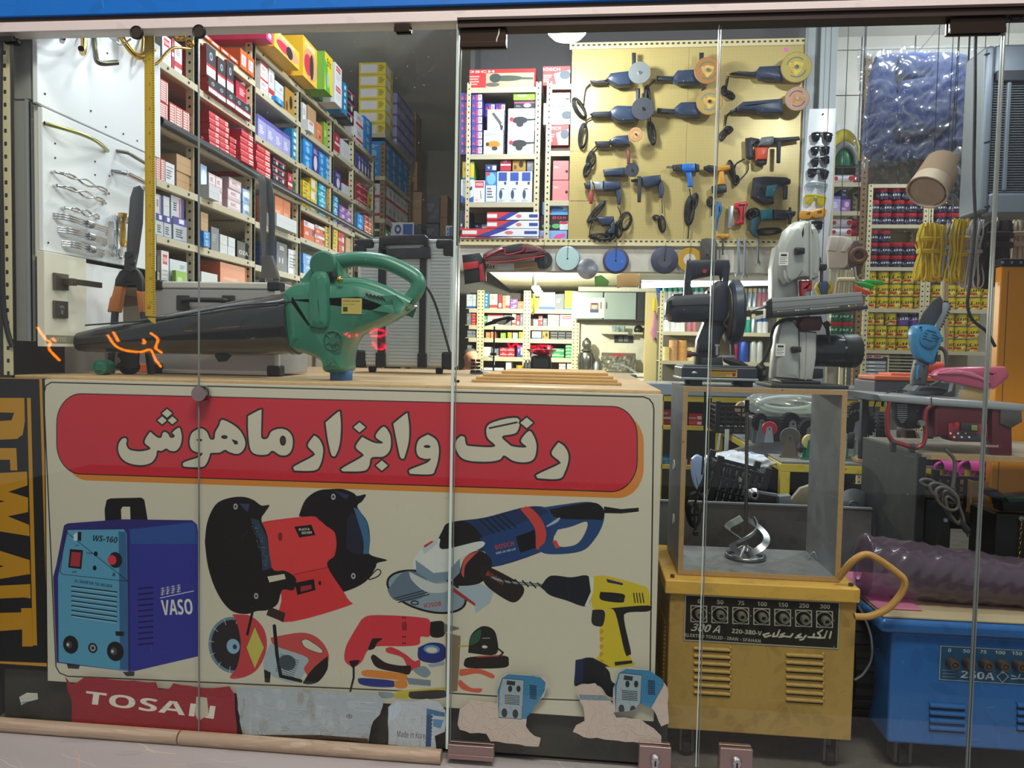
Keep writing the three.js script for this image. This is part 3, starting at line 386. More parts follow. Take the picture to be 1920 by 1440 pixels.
{const x=XB+.01,H='handles on the white board';
const W=(px,py,off)=>{const v=atx(px,py,x);v.x+=off;return v;};
const board=scene.children.filter((o)=>o.name.startsWith('handle_board')),handle=(label,list,m)=>part(board[1],'drawer_handle',list,m,label);
const bow=(p0,p1,off,r,wob=0,ph=0)=>{const l=[];for (let i=0;i<=24;i++){const t=i/24,e=Math.sin(Math.PI*t),v=W(p0[0]+(p1[0]-p0[0])*t,p0[1]+(p1[1]-p0[1])*t,off*Math.min(1,e*3));v.y+=wob*Math.sin(t*Math.PI*3+ph)*e;l.push(v);} return tube(l,r,60,7);};
const ps=[[[97,322],[199,363],'topmost'],[[101,348],[193,381],'second'],[[116,390],[180,409],'third and shortest']];
for (const [a,b,n] of ps) handle(n+' of three twisted chrome drawer handles on the white board',[bow(a,b,.03,.0042,.011,0),bow(a,b,.03,.0042,.011,Math.PI),rod(W(...a,0),W(...a,.012),.006),rod(W(...b,0),W(...b,.012),.006)],M.chrome);
for (const [a,b,n] of [[[100,404],[200,435],'topmost'],[[108,430],[197,456],'middle'],[[116,456],[191,477],'lowest']]){const l=[];for (const d of [-1,0,1]){const q=bow(a,b,.03,.0036);q.translate(0,d*.0085,0);l.push(q);} const c=W((a[0]+b[0])/2+3,(a[1]+b[1])/2+1,.03);for (let k=-2;k<=2;k++) l.push(new THREE.TorusGeometry(.0135,.0022,6,18).rotateY(.2).translate(c.x,c.y,c.z+k*.006));handle(n+' of three handles made of bundled chrome rods',l,M.chrome);}
handle('long pale gold bow handle at the top of the lower board',[(()=>{const l=[];for (let i=0;i<=16;i++){const t=i/16;l.push(W(80+119*t,231+52*t,.006+.05*Math.sin(Math.PI*t)));} return tube(l,.008,40,6);})()],mat('#a8a86a',.3,1));
handle('plain grey bar handle beside the yellow ruler',[bow([219,283],[275,316],.035,.008)],mat('#8d8c80',.35,.9));
handle('thick curved chrome handle beside the shear blade',[bow([211,322],[272,352],.045,.011)],M.chrome);
const vert=(px,y0,y1,m,l)=>{const a=W(px,y0,.03),b=W(px,y1,.03),L=a.y-b.y;handle(l,[lathe([[0,0],[.018,0],[.018,.012],[.011,.03],[.011,L-.03],[.018,L-.012],[.018,L],[0,L]],b),rod(P(b.x-.03,b.y+.02,b.z),P(b.x,b.y+.02,b.z),.006),rod(P(a.x-.03,a.y-.02,a.z),P(a.x,a.y-.02,a.z),.006)],m);};
vert(218,400,463,M.brass,'upright polished brass bar handle on the white board');
vert(206,406,470,M.chrome,'upright chrome bar handle left of the brass one');vert(233,408,466,M.steel,'upright steel bar handle right of the brass one');
for (const [px,py,l] of [[211,477,'round chrome knob below the brass handle'],[228,480,'round chrome knob beside the shear blade']]){const c=W(px,py,0);handle(l,[lathe([[.008,0],[.008,.02],[.02,.026],[.02,.034],[.01,.038],[0,.038]],c,'x')],M.chrome);}
const hook=(pts,m,l,r=.008)=>part(board[0],'coat_hook',[tube(pts.map(([a,b,o])=>{const v=atx(a,b,XB);v.x+=o;return v;}),r,40,8)],m,l);
hook([[112,50,.01],[104,66,.03],[92,78,.05],[84,72,.07]],M.steel,'silver coat hook nearest the left end of the upper board',.009);
hook([[150,50,.01],[146,80,.025],[132,100,.05],[114,92,.08]],M.brass,'golden double coat hook left of the dark one',.011);
hook([[174,64,.006],[170,96,.02],[163,118,.05],[181,118,.09]],mat('#5a5a48',.3,.9),'dark bronze coat hook with a flat plate',.01);
hook([[186,58,.01],[196,76,.04],[206,84,.05],[215,74,.07]],M.steel,'thin bent wire hook beside the wide golden hook',.004);
hook([[226,50,.01],[224,76,.02],[238,106,.05],[254,92,.08]],M.brass,'wide golden coat hook left of the ruler',.014);
hook([[264,72,.01],[256,112,.03],[268,120,.06],[290,92,.08],[318,92,.1]],M.brass,'long golden hook with ball ends behind the ruler',.006);
{const c=atx(318,82,XB);c.x+=.1;part(board[0],'hook_knob',new THREE.SphereGeometry(.02,20,14).translate(c.x,c.y,c.z),M.brass);const d=atx(298,66,XB);d.x+=.1;part(board[0],'hook_knob',new THREE.IcosahedronGeometry(.03,1).translate(d.x,d.y,d.z),M.brass);}
}
// yellow ruler stuck upright inside the glass
{const z=-.045,a=at(271,56,z),b=at(288,598,z),xr=at(290,400,z).x,xl=at(272,400,z).x;
const rt=tex(64,1024,(g,w,h)=>{g.fillStyle='#c9a416';g.fillRect(0,0,w,h);g.fillStyle='#2a220c';for (let i=0;i<120;i++){g.fillRect(w-(i % 10?14:24),i*h/120,i % 10?14:24,1.5);g.fillRect(6,i*h/120,i % 5?4:9,1.2);if (i % 10===5){g.font='13px sans-serif';g.fillText(String(i),26,i*h/120);}}});
const t=thing('steel_ruler','long upright yellow ruler fixed inside the left glass pane','ruler',P(xl,b.y,z));
part(t,'rule',box(xl,xr,b.y+.01,2.5,z-.003,z),mat('#c9a416',.4));part(t,'scale',print(xl,xr,b.y+.01,2.5,z+.0006),mat('#ffffff',.4,0,{map:rt}));
part(t,'notched_end',solid([[276,596],[291,596],[291,607],[284,604]],z,z-.003,z,0),mat('#c9a416',.4));const c=at(280,574,z);part(t,'rivet',disc(P(c.x,c.y,z+.002),.006,.004),M.brass);}
// hedge shears
const Q=(ox,oy,s)=>(l)=>l.map((p)=>[ox+p[0]/s,oy+p[1]/s]);
{const z=-.36,q=Q(0,340,3.79),c=at(240,600,z),t=thing('hedge_shears','hedge shears standing blade up with orange grips','shears',P(c.x,LY,z));
part(t,'blade',solid(q([[955,45],[1000,30],[1026,60],[1020,300],[992,500],[965,640],[905,640],[905,500],[915,300],[930,120]]),z,z,z+.008,.003),mat('#55575a',.35,.7));
part(t,'pivot_plate',[solid(q([[905,505],[940,498],[985,520],[975,640],[900,640]]),z,z+.006,z+.02,.004),...[[925,520],[945,570],[935,625]].map(([x,y])=>{const v=at(x/3.79,340+y/3.79,z+.02);return disc(v,.01,.012);})],M.dark);
part(t,'handle_fork',solid(q([[905,610],[860,640],[830,695],[822,750],[885,755],[905,735],[975,735],[985,780],[1030,785],[1025,700],[1000,640],[965,612]]),z,z-.012,z+.014,.008,[q([[905,700],[935,655],[970,712]])],false),M.black);
part(t,'grip',solid(q([[822,740],[888,745],[884,800],[876,830],[862,935],[772,930],[790,830],[806,810]]),z,z-.016,z+.018,.014),mat('#b06a34',.45));part(t,'grip',solid(q([[978,775],[1030,780],[1042,935],[996,940],[984,850]]),z,z-.016,z+.018,.014),mat('#b06a34',.45));
part(t,'handle_tube',[rod(at(216,585,z),P(at(208,700,z).x,LY,z),.014),rod(at(269,585,z),P(at(284,700,z).x,LY,z),.014)],M.dark);}
{const z=-.62,q=Q(480,240,4.8),t=thing('hedge_shears','black lopping shears in a clear sleeve behind the grey case','shears',P(at(500,520,z).x,LY,z));
part(t,'blade',solid(q([[12,440],[60,430],[95,480],[100,700],[95,1000],[90,1180],[60,1180],[40,900],[32,520]]),z,z,z+.008,.003),mat('#6e6c66',.4,.5));part(t,'blade',solid(q([[70,440],[130,470],[160,640],[165,900],[150,1180],[105,1180],[108,800]]),z,z-.012,z-.003,.003),M.dark);
part(t,'hinge_plate',solid(q([[55,1150],[150,1150],[200,1300],[215,1360],[50,1355],[60,1250]]),z,z-.01,z+.014,.004),M.iron);part(t,'handle',[rod(at(492,520,z),P(at(486,700,z).x,LY,z),.013),rod(at(518,520,z),P(at(528,700,z).x,LY,z),.013)],M.black);
const sl=(a)=>solid(q(a),z,z+.017,z+.018,0);part(t,'plastic_sleeve',sl([[0,425],[60,415],[130,440],[190,620],[200,1000],[240,1240],[210,1380],[40,1380],[50,1150],[20,600]]),M.clear);}
// grey aluminium case
{const z=-.42,z2=-.74,q=(a,b)=>at(a,b,z),A=q(286,541),B=q(521,709),t=thing('aluminium_case','low grey aluminium tool case with black corners behind the blower','case',P((A.x+B.x)/2,LY,(z+z2)/2)),al=mat('#a9aaab',.4,.35),bright=mat('#cfcfc8',.35,.4),top=A.y+.03;
part(t,'body',box(A.x,B.x,LY+.008,A.y,z2,z,.006),al);part(t,'lid_rim',box(A.x-.004,B.x+.004,A.y,top,z2-.004,z+.004,.008),bright);
part(t,'edge_rail',[box(B.x-.014,B.x+.005,LY+.006,A.y,z-.014,z+.005,.004),box(A.x-.005,B.x+.005,LY+.003,LY+.02,z-.014,z+.005,.004)],bright);
for (const x of [A.x,B.x]){const s=x===A.x?1:-1;part(t,'corner_cap',box(x-s*.01,x+s*.045,top-.035,top+.006,z-.05,z+.01,.01),M.black);part(t,'corner_cap',box(x-s*.01,x+s*.045,LY,LY+.045,z-.05,z+.01,.01),M.black);}
for (const px of [345,430]){const c=q(px,568);part(t,'latch',box(c.x-.025,c.x+.025,c.y-.03,c.y+.03,z,z+.016,.004),M.dark);}
const h=q(390,566);part(t,'carry_handle',tube([P(h.x-.09,h.y,z+.005),P(h.x-.08,h.y+.005,z+.03),P(h.x+.08,h.y+.005,z+.03),P(h.x+.09,h.y,z+.005)],.01),M.black);}
// trolley suitcase of ribbed aluminium
{const z=-1.1,z2=-1.32,q=(a,b)=>at(a,b,z),A=q(668,450),B=q(846,698),t=thing('trolley_case','upright ribbed aluminium trolley case with black corners and a folded pull handle','case',P((A.x+B.x)/2,LY,(z+z2)/2));
const ribs=rep(tex(16,64,(g)=>{g.fillStyle='#fff';g.fillRect(0,0,16,64);const gr=g.createLinearGradient(0,0,0,64);gr.addColorStop(0,'#333');gr.addColorStop(.25,'#fff');gr.addColorStop(.7,'#fff');gr.addColorStop(1,'#333');g.fillStyle=gr;g.fillRect(0,0,16,64);},false),10,56);
const rib=mat('#ccd4d6',.35,.4,{bumpMap:ribs,bumpScale:.003}),rail=mat('#e0e6e8',.35,.4),y0=LY+.03;
part(t,'shell',box(A.x,B.x,y0,A.y,z2,z-.012,.02),rail);const xs=[[A.x+.02,q(714,500).x],[q(730,500).x,q(793,500).x],[q(807,500).x,B.x-.012]];
for (const [a,b] of xs){const n=34,l=[];for (let i=0;i<n;i++){const y=y0+.025+(A.y-y0-.06)*i/n;l.push(box(a,b,y+.002,y+(A.y-y0-.06)/n-.001,z-.014,z-.006,.002));} part(t,'ribbed_sheet',l,mat('#ccd4d6',.35,.4));}
for (const [a,b] of [[715,729],[794,806]]) part(t,'rail',box(q(a,0).x,q(b,0).x,y0+.05,q(700,475).y,z-.012,z+.008,.004),M.black);
part(t,'corner_block',box(q(712,0).x,q(730,0).x,y0,y0+.07,z-.02,z+.012,.005),M.black);part(t,'corner_block',box(q(792,0).x,q(809,0).x,y0,y0+.07,z-.02,z+.012,.005),M.black);
{const a=q(711,485),b=q(807,462);part(t,'handle_base',solid([[711,487],[711,466],[728,466],[730,482],[788,482],[790,463],[806,463],[807,485]],z,z-.01,z+.022,.006),M.dark);part(t,'pull_handle',solid([[712,466],[713,448],[720,443],[798,441],[804,447],[804,463],[796,463],[796,458],[722,460],[722,466]],z,z-.008,z+.028,.007),M.black);const c=q(755,444);part(t,'release_button',box(c.x-.03,c.x+.03,c.y,c.y+.008,z,z+.02,.003),M.red);}
for (const [x,s] of [[A.x,1],[B.x,-1]]){part(t,'corner_cap',[box(x-s*.012,x+s*.05,A.y-.075,A.y-.02,z-.04,z+.004,.014),box(x+s*.0,x+s*.085,A.y-.04,A.y+.008,z-.04,z+.004,.014)],M.black);part(t,'corner_cap',[box(x-s*.012,x+s*.05,y0-.005,y0+.08,z-.04,z+.004,.014)],M.black);part(t,'wheel',disc(P(x+s*.07,LY+.02,z-.06),.02,.03,'x'),M.rubber);}
part(t,'top_rail',box(A.x+.03,B.x-.03,A.y-.01,A.y+.006,z2,z-.004,.005),rail);}
// garden blower
{const z=-.24,q=Q(120,430,2.526),k=(2.4-z)/FPX,c=at(640,700,z),gm=mat('#2f7a62',.32,0,{clearcoat:.3,clearcoatRoughness:.3}),gd=mat('#276854',.35),t=thing('garden_blower','green electric garden blower with a long tapered black tube lying along the ledge','leaf blower',P(c.x,LY,z));
const a=at(149,641,z),b=at(556,606,z),L=b.distanceTo(a),g=lathe([[.001,.006],[.026,0],[.036,.0],[.05,.1],[.083,L*.52],[.108,L*.8],[.112,L-.02],[.117,L-.02],[.117,L],[0,L]].map(([r,h])=>[r,h]),P(0,0,0),'y',40);
g.applyQuaternion(new THREE.Quaternion().setFromUnitVectors(P(0,1,0),b.clone().sub(a).normalize())).translate(a.x,a.y,a.z);part(t,'blower_tube',g,mat('#232427',.22,0,{clearcoat:.6}));
part(t,'tube_seam',tube([at(160,610,z+.035),at(300,598,z+.055),at(430,575,z+.085),at(548,565,z+.1)],.003),M.dark);
part(t,'body',solid(q([[1070,300],[1125,262],[1210,250],[1300,258],[1340,262],[1430,262],[1560,305],[1640,350],[1650,368],[1560,432],[1480,466],[1405,500],[1372,560],[1362,615],[1352,672],[1258,672],[1240,622],[1180,592],[1130,580],[1098,560],[1075,500],[1064,400]]),z,z-.1,z+.1,.05,[],true),gm);
part(t,'rear_housing',solid(q([[1100,296],[1150,220],[1215,150],[1275,135],[1310,150],[1330,200],[1345,256],[1250,290]]),z,z-.055,z+.045,.025,[],true),gm);
part(t,'handle',tube(q([[1250,160],[1320,148],[1410,142],[1520,156],[1620,200],[1672,238],[1676,275],[1650,320],[1620,352]]).map((p)=>at(p[0],p[1],z)),.028,60,12),gm);
part(t,'lower_bow',tube(q([[1290,262],[1400,262],[1500,290],[1580,330],[1640,360]]).map((p)=>at(p[0],p[1],z+.03)),.026,40,10),gm);
part(t,'cooling_hood',solid(q([[1210,470],[1206,300],[1220,230],[1255,212],[1290,225],[1302,300],[1300,470]]),z,z+.06,z+.125,.03,[],true),gm);
part(t,'hood_grille',Array.from({length:4},(_,i)=>{const v=at(120+(1228+i*20)/2.526,430+212/2.526,z+.05);return box(v.x-.005,v.x+.005,v.y-.012,v.y+.006,z+.045,z+.09,.002);}),M.black);
const kc=at(609,497,z+.05);part(t,'knob',lathe([[0,0],[.05,0],[.052,.02],[.045,.028],[.01,.03],[0,.03]].map(([r,h])=>[r*.95,h]),kc,'z'),gd);part(t,'screw',new THREE.SphereGeometry(.012,14,10).translate(at(639,525,z+.09).x,at(639,525,z+.09).y,z+.1),M.brass);
const bc=at(625,639,z+.1);part(t,'hub_badge',[lathe([[.03,0],[.034,.006],[.038,0]],bc,'z'),lathe([[.012,0],[.014,.008],[0,.008]],bc,'z'),...[0,1.2,2.4,3.6,4.8].map((r)=>rod(P(bc.x+Math.cos(r)*.012,bc.y+Math.sin(r)*.012,bc.z+.002),P(bc.x+Math.cos(r)*.034,bc.y+Math.sin(r)*.034,bc.z+.002),.0025))],gd);
const lt=tex(256,200,(g2)=>{g2.fillStyle='#c9bb5e';g2.fillRect(0,0,256,200);g2.fillStyle='#3a3a1c';g2.font='bold 26px sans-serif';g2.fillText('GARDEN BLOWER',14,46);g2.font='20px sans-serif';g2.fillText('ART NO: Y25088',16,86);g2.fillRect(20,112,56,60);});
const la=at(641,559,z+.1),lb=at(679,589,z+.1);part(t,'label',print(la.x,lb.x,lb.y,la.y,z+.103),mat('#ffffff',.35,.3,{map:lt}),'yellow type label');
for (let i=0;i<5;i++){const v=at(689+i*7,556+i*1.5,z+.085);part(t,'vent_slot',tube([P(v.x,v.y+.01,z+.1),P(v.x+.02,v.y-.012,z+.096)],.004,8,6),M.black);}
const na=at(640,695,z),nw=.041;part(t,'nozzle',lathe([[0,LY-na.y],[nw,LY-na.y],[nw,.0],[nw-.003,.004],[0,.004]].map(([r,h])=>[r,h]),P(na.x,na.y,z)),mat('#2a5c8c',.4));
part(t,'foot',solid(q([[720,560],[800,560],[800,590],[770,625],[735,628],[718,600]]),z,z-.01,z+.012,.006),M.black);
{const w=at(195,691,z+.02),w2=at(243,693,z-.09),wheel=(n,v,m,d)=>{const p=P(v.x,LY+.0295,v.z);part(t,n,lathe([[0,d/2],[.012,d/2+.002],[.02,d/2-.004],[.0285,d/2-.004],[.0295,d/2-.01],[.0295,-d/2+.01],[.026,-d/2],[0,-d/2]],p,'z'),m);};
wheel('wheel',w,gd,.06);wheel('wheel',w2,M.black,.06);part(t,'axle_bracket',[rod(P(w.x,LY+.03,w.z),P(w2.x,LY+.03,w2.z),.008),solid([[205,640],[258,625],[252,690],[228,690]],z,z-.03,z-.012,.004)],M.black);}
part(t,'power_cord',tube([at(792,531,z),at(806,548,z-.05),at(818,575,z-.1),at(832,620,z-.1),at(846,672,z-.1),P(at(852,700,z-.1).x,LY+.006,z-.1),P(at(862,718,z-.05).x,LY+.006,z-.02)],.005,50,8),M.cable);}
// odds on the ledge
{const a=at(248,684,-.5),b=at(292,703,-.5);solo('offcut','small orange and white carton lying between the blower wheels','carton',box(a.x,b.x,LY+.001,LY+.035,-.62,-.5,.003),mat('#d8623c',.6));}
// ---------------------------------------------------------------- printed cartons: one sheet of prints, a cell per kind of box
const CELLS={},ATLAS={n:0,draw:[]};
function kind(name,words,bg,side,...ops){CELLS[name]={i:ATLAS.n++,words};ATLAS.draw.push([bg,side,ops]);}
// ops: [what, colour, numbers...] in hundredths of the face
kind('redparts','red parts box','#c9202e','#b01a28',['r','#eee6e0',62,20,30,22],['r','#e6d4cc',62,58,30,20],['t','RONIX','#f3e6e2',30,34,17],['l','#e58a8a',8,62,48,3],['l','#e58a8a',8,72,40,3]);
kind('tablered','red size table box','#d0403c','#c03530',['g','#f2e9e2',12,8,60,84,4,9],['r','#e6e0d4',80,6,18,90]);
kind('disc','black and red disc box','#2a2d34','#b43028',['c','#a8acb4',50,32,16],['c','#4a4e58',50,32,9],['r','#c02638',6,58,88,8],['r','#e9e4e0',6,66,88,26]);
kind('orangelab','orange box with white label','#e2622a','#cf5520',['r','#edeff4',22,26,56,52],['s','#4a62a8',30,36,40,32]);
kind('greyblue','grey and blue box','#c4c8d0','#9aa2b0',['r','#3a3a94',0,0,100,34],['r','#eceef2',42,8,34,18],['s','#3c4048',20,50,50,36],['r','#2f8ad2',0,92,100,8]);
kind('greypurple','grey white and violet box','#c9ccd6','#8f949c',['r','#3c3688',74,0,26,100],['s','#30343a',20,30,36,36],['r','#c24a5c',60,10,10,80]);
kind('card','plain brown cardboard box','#c29d72','#ae8a60',['r','#b38c5e',0,47,100,5]);
kind('pink','pink and white box','#dcc2c8','#c9a8b0',['r','#efe6e6',10,16,80,50],['s','#b0586c',24,28,50,30]);
kind('skypic','pale blue picture box','#a9c6e6','#88aad4',['e','#e8f0f8',50,40,40,24],['s','#4a70b0',25,60,50,26]);
kind('plain','plain grey white box','#d6d9dd','#c0c4c8',['l','#aab0b6',10,48,80,2]);
kind('yellowtool','yellow box with red power tool','#f0c23a','#e8b522',['e','#e8a070',50,56,44,36],['e','#d2304a',36,60,24,24],['e','#2b2428',58,58,12,30],['t','POWER','#f4f0e0',46,16,18]);
kind('greenyel','yellow and green box','#e6cf2a','#6aa83a',['p','#4fb53a',0,20,30,30,70,100,20,100],['t','Eric','#1d1d1d',52,24,26],['e','#9cc4dc',42,66,12,20]);
kind('white','white box with red label','#e9e8ea','#dcdadc',['r','#cf2f3c',22,12,56,24],['t','TOSAN','#f6eeee',50,24,15],['l','#b9bcc2',18,50,60,3],['l','#b9bcc2',18,60,60,3],['l','#b9bcc2',18,70,44,3]);
kind('magenta','magenta and white box','#e23a78','#c02a52',['r','#f2d8e2',30,22,40,46],['s','#c8306c',36,32,28,26]);
kind('teal','teal box with pale lettering','#1f84b4','#176a94',['s','#d2eaf4',30,10,40,80]);
kind('blackpink','black box with pink band','#232327','#2b2b30',['r','#dc4a80',0,22,100,14],['e','#c9c2b6',60,62,16,24],['s','#8a8a92',12,60,24,24]);
kind('yelrow','small yellow box with white panel','#e6cf3a','#c8b22a',['r','#ece6ea',10,18,56,64],['s','#8a7a20',72,24,20,50]);
kind('lilac','lilac and violet box','#a9a8dc','#8a88c8',['r','#6a64b4',0,0,100,20],['s','#e9e6f4',20,40,56,36]);
kind('sky','bright blue box','#2390e0','#1f7ec8',['s','#d6ecfa',24,18,52,22],['e','#8cc8f0',50,66,18,22]);
kind('redstripe','white box with red stripe','#e6e4e8','#d6d2d8',['r','#cf3040',0,62,100,16],['s','#9a9aa4',20,20,56,24]);
kind('greendark','dark green box with white corner','#1f5a40','#174632',['r','#dfe6e0',58,18,34,26],['s','#8cc0a0',12,56,60,26]);
kind('navycirc','violet box with white circle','#45418e','#38347a',['e','#e4e2f0',50,60,24,26],['s','#c8c4e4',20,14,60,16]);
kind('crimson','crimson box with white stripe','#b8243c','#9c1c30',['r','#ece0dc',6,44,88,12],['s','#f0c8cc',30,16,44,18]);
kind('yel','yellow box','#e8c62c','#caa81e',['r','#2e8a44',10,70,40,18],['s','#40361a',24,26,50,22]);
kind('cyan','cyan box with white print','#2bb3dc','#2196bc',['r','#e4f4fa',10,58,80,14],['e','#e4f4fa',50,30,16,16]);
kind('violet','violet and pink box','#8f5cae','#79489a',['e','#d8b6dc',60,40,22,22],['s','#e8dcee',14,66,54,18]);
kind('tricolor','orange white and violet box','#e2653a','#d05428',['r','#f0eef2',0,0,100,30],['s','#7a3a8a',10,6,40,20],['r','#4b3a7c',76,34,18,30],['t','40','#f4e8e0',30,62,26]);
kind('bosch','long red grinder box','#cf2f2e','#a82424',['r','#c9a98c',27,22,66,70],['e','#4a5448',56,48,22,14],['e','#3a463e',40,46,8,22],['p','#4a5448',70,42,92,46,92,56,70,54],['e','#5c6458',36,78,10,10],['t','BOSCH','#f3dcd8',15,14,15],['s','#e8a49c',4,34,20,50]);
kind('boschb','red tool box','#cf4a48','#b03432',['t','BOSCH','#f6e4e0',30,18,20],['p','#e6b4b0',40,40,96,20,96,96,50,96],['e','#56606a',78,46,18,22],['s','#f0c8c2',6,44,30,40]);
kind('metabo','white machine box','#e6ecf2','#d0d8e0',['e','#3c6a9c',28,16,5,6],['t','metabo','#3c6a9c',58,17,17],['l','#9cb0c4',14,36,46,2],['l','#9cb0c4',14,46,50,2],['l','#9cb0c4',14,56,44,2],['e','#34424e',84,56,18,18]);
kind('indigo','indigo spray gun box','#3f3aa2','#2c2878',['p','#e04a4a',10,70,22,36,34,70],['r','#cc3a58',44,20,18,64],['r','#e6e4f0',62,16,32,70],['s','#3a3650',68,28,20,40]);
kind('picblack','white box with black tool picture','#e6e9f0','#c9ced8',['e','#252a2e',44,52,26,15],['p','#252a2e',60,46,96,46,96,52,60,56],['e','#252a2e',44,68,12,12],['e','#c02a3a',16,48,7,9],['s','#8a94a4',10,10,44,10],['s','#8a94a4',64,84,28,8]);
kind('picorange','white box with orange tool picture','#e9ecf2','#ccd2da',['e','#e08a1e',52,56,30,13],['e','#3a3228',22,56,8,8],['e','#3a3228',56,72,14,8],['s','#8a94a4',10,12,56,14],['s','#9aa2ae',10,86,60,6]);
kind('picgrey','white box with grey drill picture','#dfe6ee','#bcc6d2',['p','#5a5c58',26,22,40,16,86,66,72,74],['p','#3a3c3a',70,66,92,80,88,98,78,98],['s','#8a94a4',30,84,40,8]);
kind('washer','white box with blue square and gauge','#dde4f2','#c2cbdc',['r','#2f4fa8',14,6,66,26],['r','#44485a',58,34,18,9],['e','#3a4a64',34,72,13,14],['l','#54607a',32,54,30,3],['s','#9098aa',14,88,62,7]);
kind('tower','white and blue sprayer box','#dfe7ee','#b9c8d6',['p','#2b62b8',0,64,50,84,100,70,100,100,0,100],['p','#3a4a4a',54,40,84,30,84,44,60,50],['l','#2f3a3a',58,44,6,36],['s','#a9b6c2',14,10,46,8]);
kind('pinklab','white box with pink label','#ece4e8','#d6ccd2',['r','#d04454',14,6,72,28],['t','POWER','#f6e4e6',50,20,17],['p','#8a8e94',56,46,62,46,70,84,60,76],['s','#d8a0a8',14,82,50,8]);
kind('bluetall','tall blue and white box','#2f86c8','#246aa0',['r','#e4ecf0',10,44,80,50],['e','#7cc0e0',50,24,36,18],['r','#d03a44',10,4,30,10],['s','#7a6a78',18,52,60,34]);
kind('yelgreen','yellow and green box','#e6cc2c','#5cb03c',['p','#5cb84a',60,0,100,0,100,24],['r','#3c8cc0',0,88,100,12],['s','#8a7a1c',16,36,44,16]);
kind('brownbox','ochre box with black mark','#b98b32','#94702a',['e','#1c1814',62,46,15,24],['e','#6a4a1c',22,68,10,18]);
kind('bluepic','blue box with heat gun picture','#6aa6e0','#4c86c2',['e','#d8e8f6',60,30,50,30],['e','#3c78c0',52,52,28,16],['e','#d2606c',24,74,14,16]);
kind('pinkpic','pale blue box with pink dryer','#8cb8ea','#6c9cd2',['p','#e85aa8',48,96,60,46,84,34,92,60,70,96],['e','#c87088',20,74,12,18],['s','#e4eef8',8,14,40,10]);
kind('halogen','black box with red print and green rings','#2a2428','#1c181c',['t','BOX','#d83a44',66,16,24],['e','#6ac078',24,72,14,16],['e','#6ac078',56,72,14,16],['r','#e8e4e8',68,40,32,60],['e','#cc3a58',80,50,16,10]);
kind('longtri','long red white and blue box','#d83a3e','#b42c30',['p','#eef0f4',48,0,100,0,100,100,30,100],['p','#3a3ea0',46,0,62,0,36,100,20,100],['r','#f2eef0',4,26,18,46],['e','#dc7a80',60,52,5,22],['r','#2f4a9c',78,30,15,40]);
kind('navyred','dark grey blue box with red corner','#3a4058','#2c3246',['p','#d84450',44,20,70,34,48,52],['r','#c4343e',0,84,100,16],['e','#d8dce6',20,72,8,8]);
kind('bluelong','dark blue low box','#2f3a86','#222a66',['p','#c9d0ea',18,40,40,30,36,70],['r','#e0e6ee',60,20,34,60]);
kind('redlight','pale red box','#e08c8c','#cc7474',['e','#2e2428',84,56,8,7],['s','#f4d6d4',10,30,36,10]);
kind('orange','plain orange box','#e88a5c','#d67446',['s','#f2c8ae',14,40,60,8],['e','#7a2a22',60,66,8,8]);
kind('works','black box with white outline letters','#1f1f22','#161618',['t','OZAS','#d4d4d0',50,62,30]);
kind('navybox','navy box with white print','#2b3148','#3a58a0',['s','#e4e6ec',30,14,44,14],['e','#c8ccd6',30,60,6,10],['e','#c8ccd6',56,60,6,10]);
kind('sheet','white printed sheet card','#e2e4ea','#c8ccd2',['l','#8a8e96',14,20,70,4],['s','#7a7e86',14,34,66,44]);
kind('lime','lime green box','#8fbf3a','#74a028',['s','#e8f2d0',20,34,50,24]);
kind('whitered','white and red carton','#ece6e4','#d8cfcc',['r','#c83a44',0,0,100,16],['s','#b86a70',16,30,60,20],['l','#c87078',10,66,70,4]);
kind('greenpack','green pack with pale stripe','#2f9a52','#237a40',['r','#dff0e0',0,40,100,16],['s','#bfe4c8',20,10,50,18]);
kind('binder','red binder','#a83040','#8c2434',['r','#e6dcd8',16,60,66,28]);
kind('ivory','ivory box with red foot','#e4dcc8','#cbbfa6',['r','#c8443c',0,72,100,20],['s','#9a8a78',20,20,50,20]);
kind('bluewhite','white and blue flat box','#d6dde6','#b4bfcc',['r','#2f62a8',0,82,100,18],['s','#7a8aa0',56,16,30,14],['l','#8a98aa',6,40,88,2]);
kind('fan','white box with blue fan print','#dfe4ea','#c4ccd4',['e','#3a5a9c',32,50,13,32],['e','#dfe4ea',32,50,6,14],['r','#3c62b4',52,14,38,74]);
kind('dusk','dusty grey box','#7e8088','#6a6c74',['s','#a8aab0',20,30,50,30]);
const AT=2048,NC=8,CS=AT/NC;
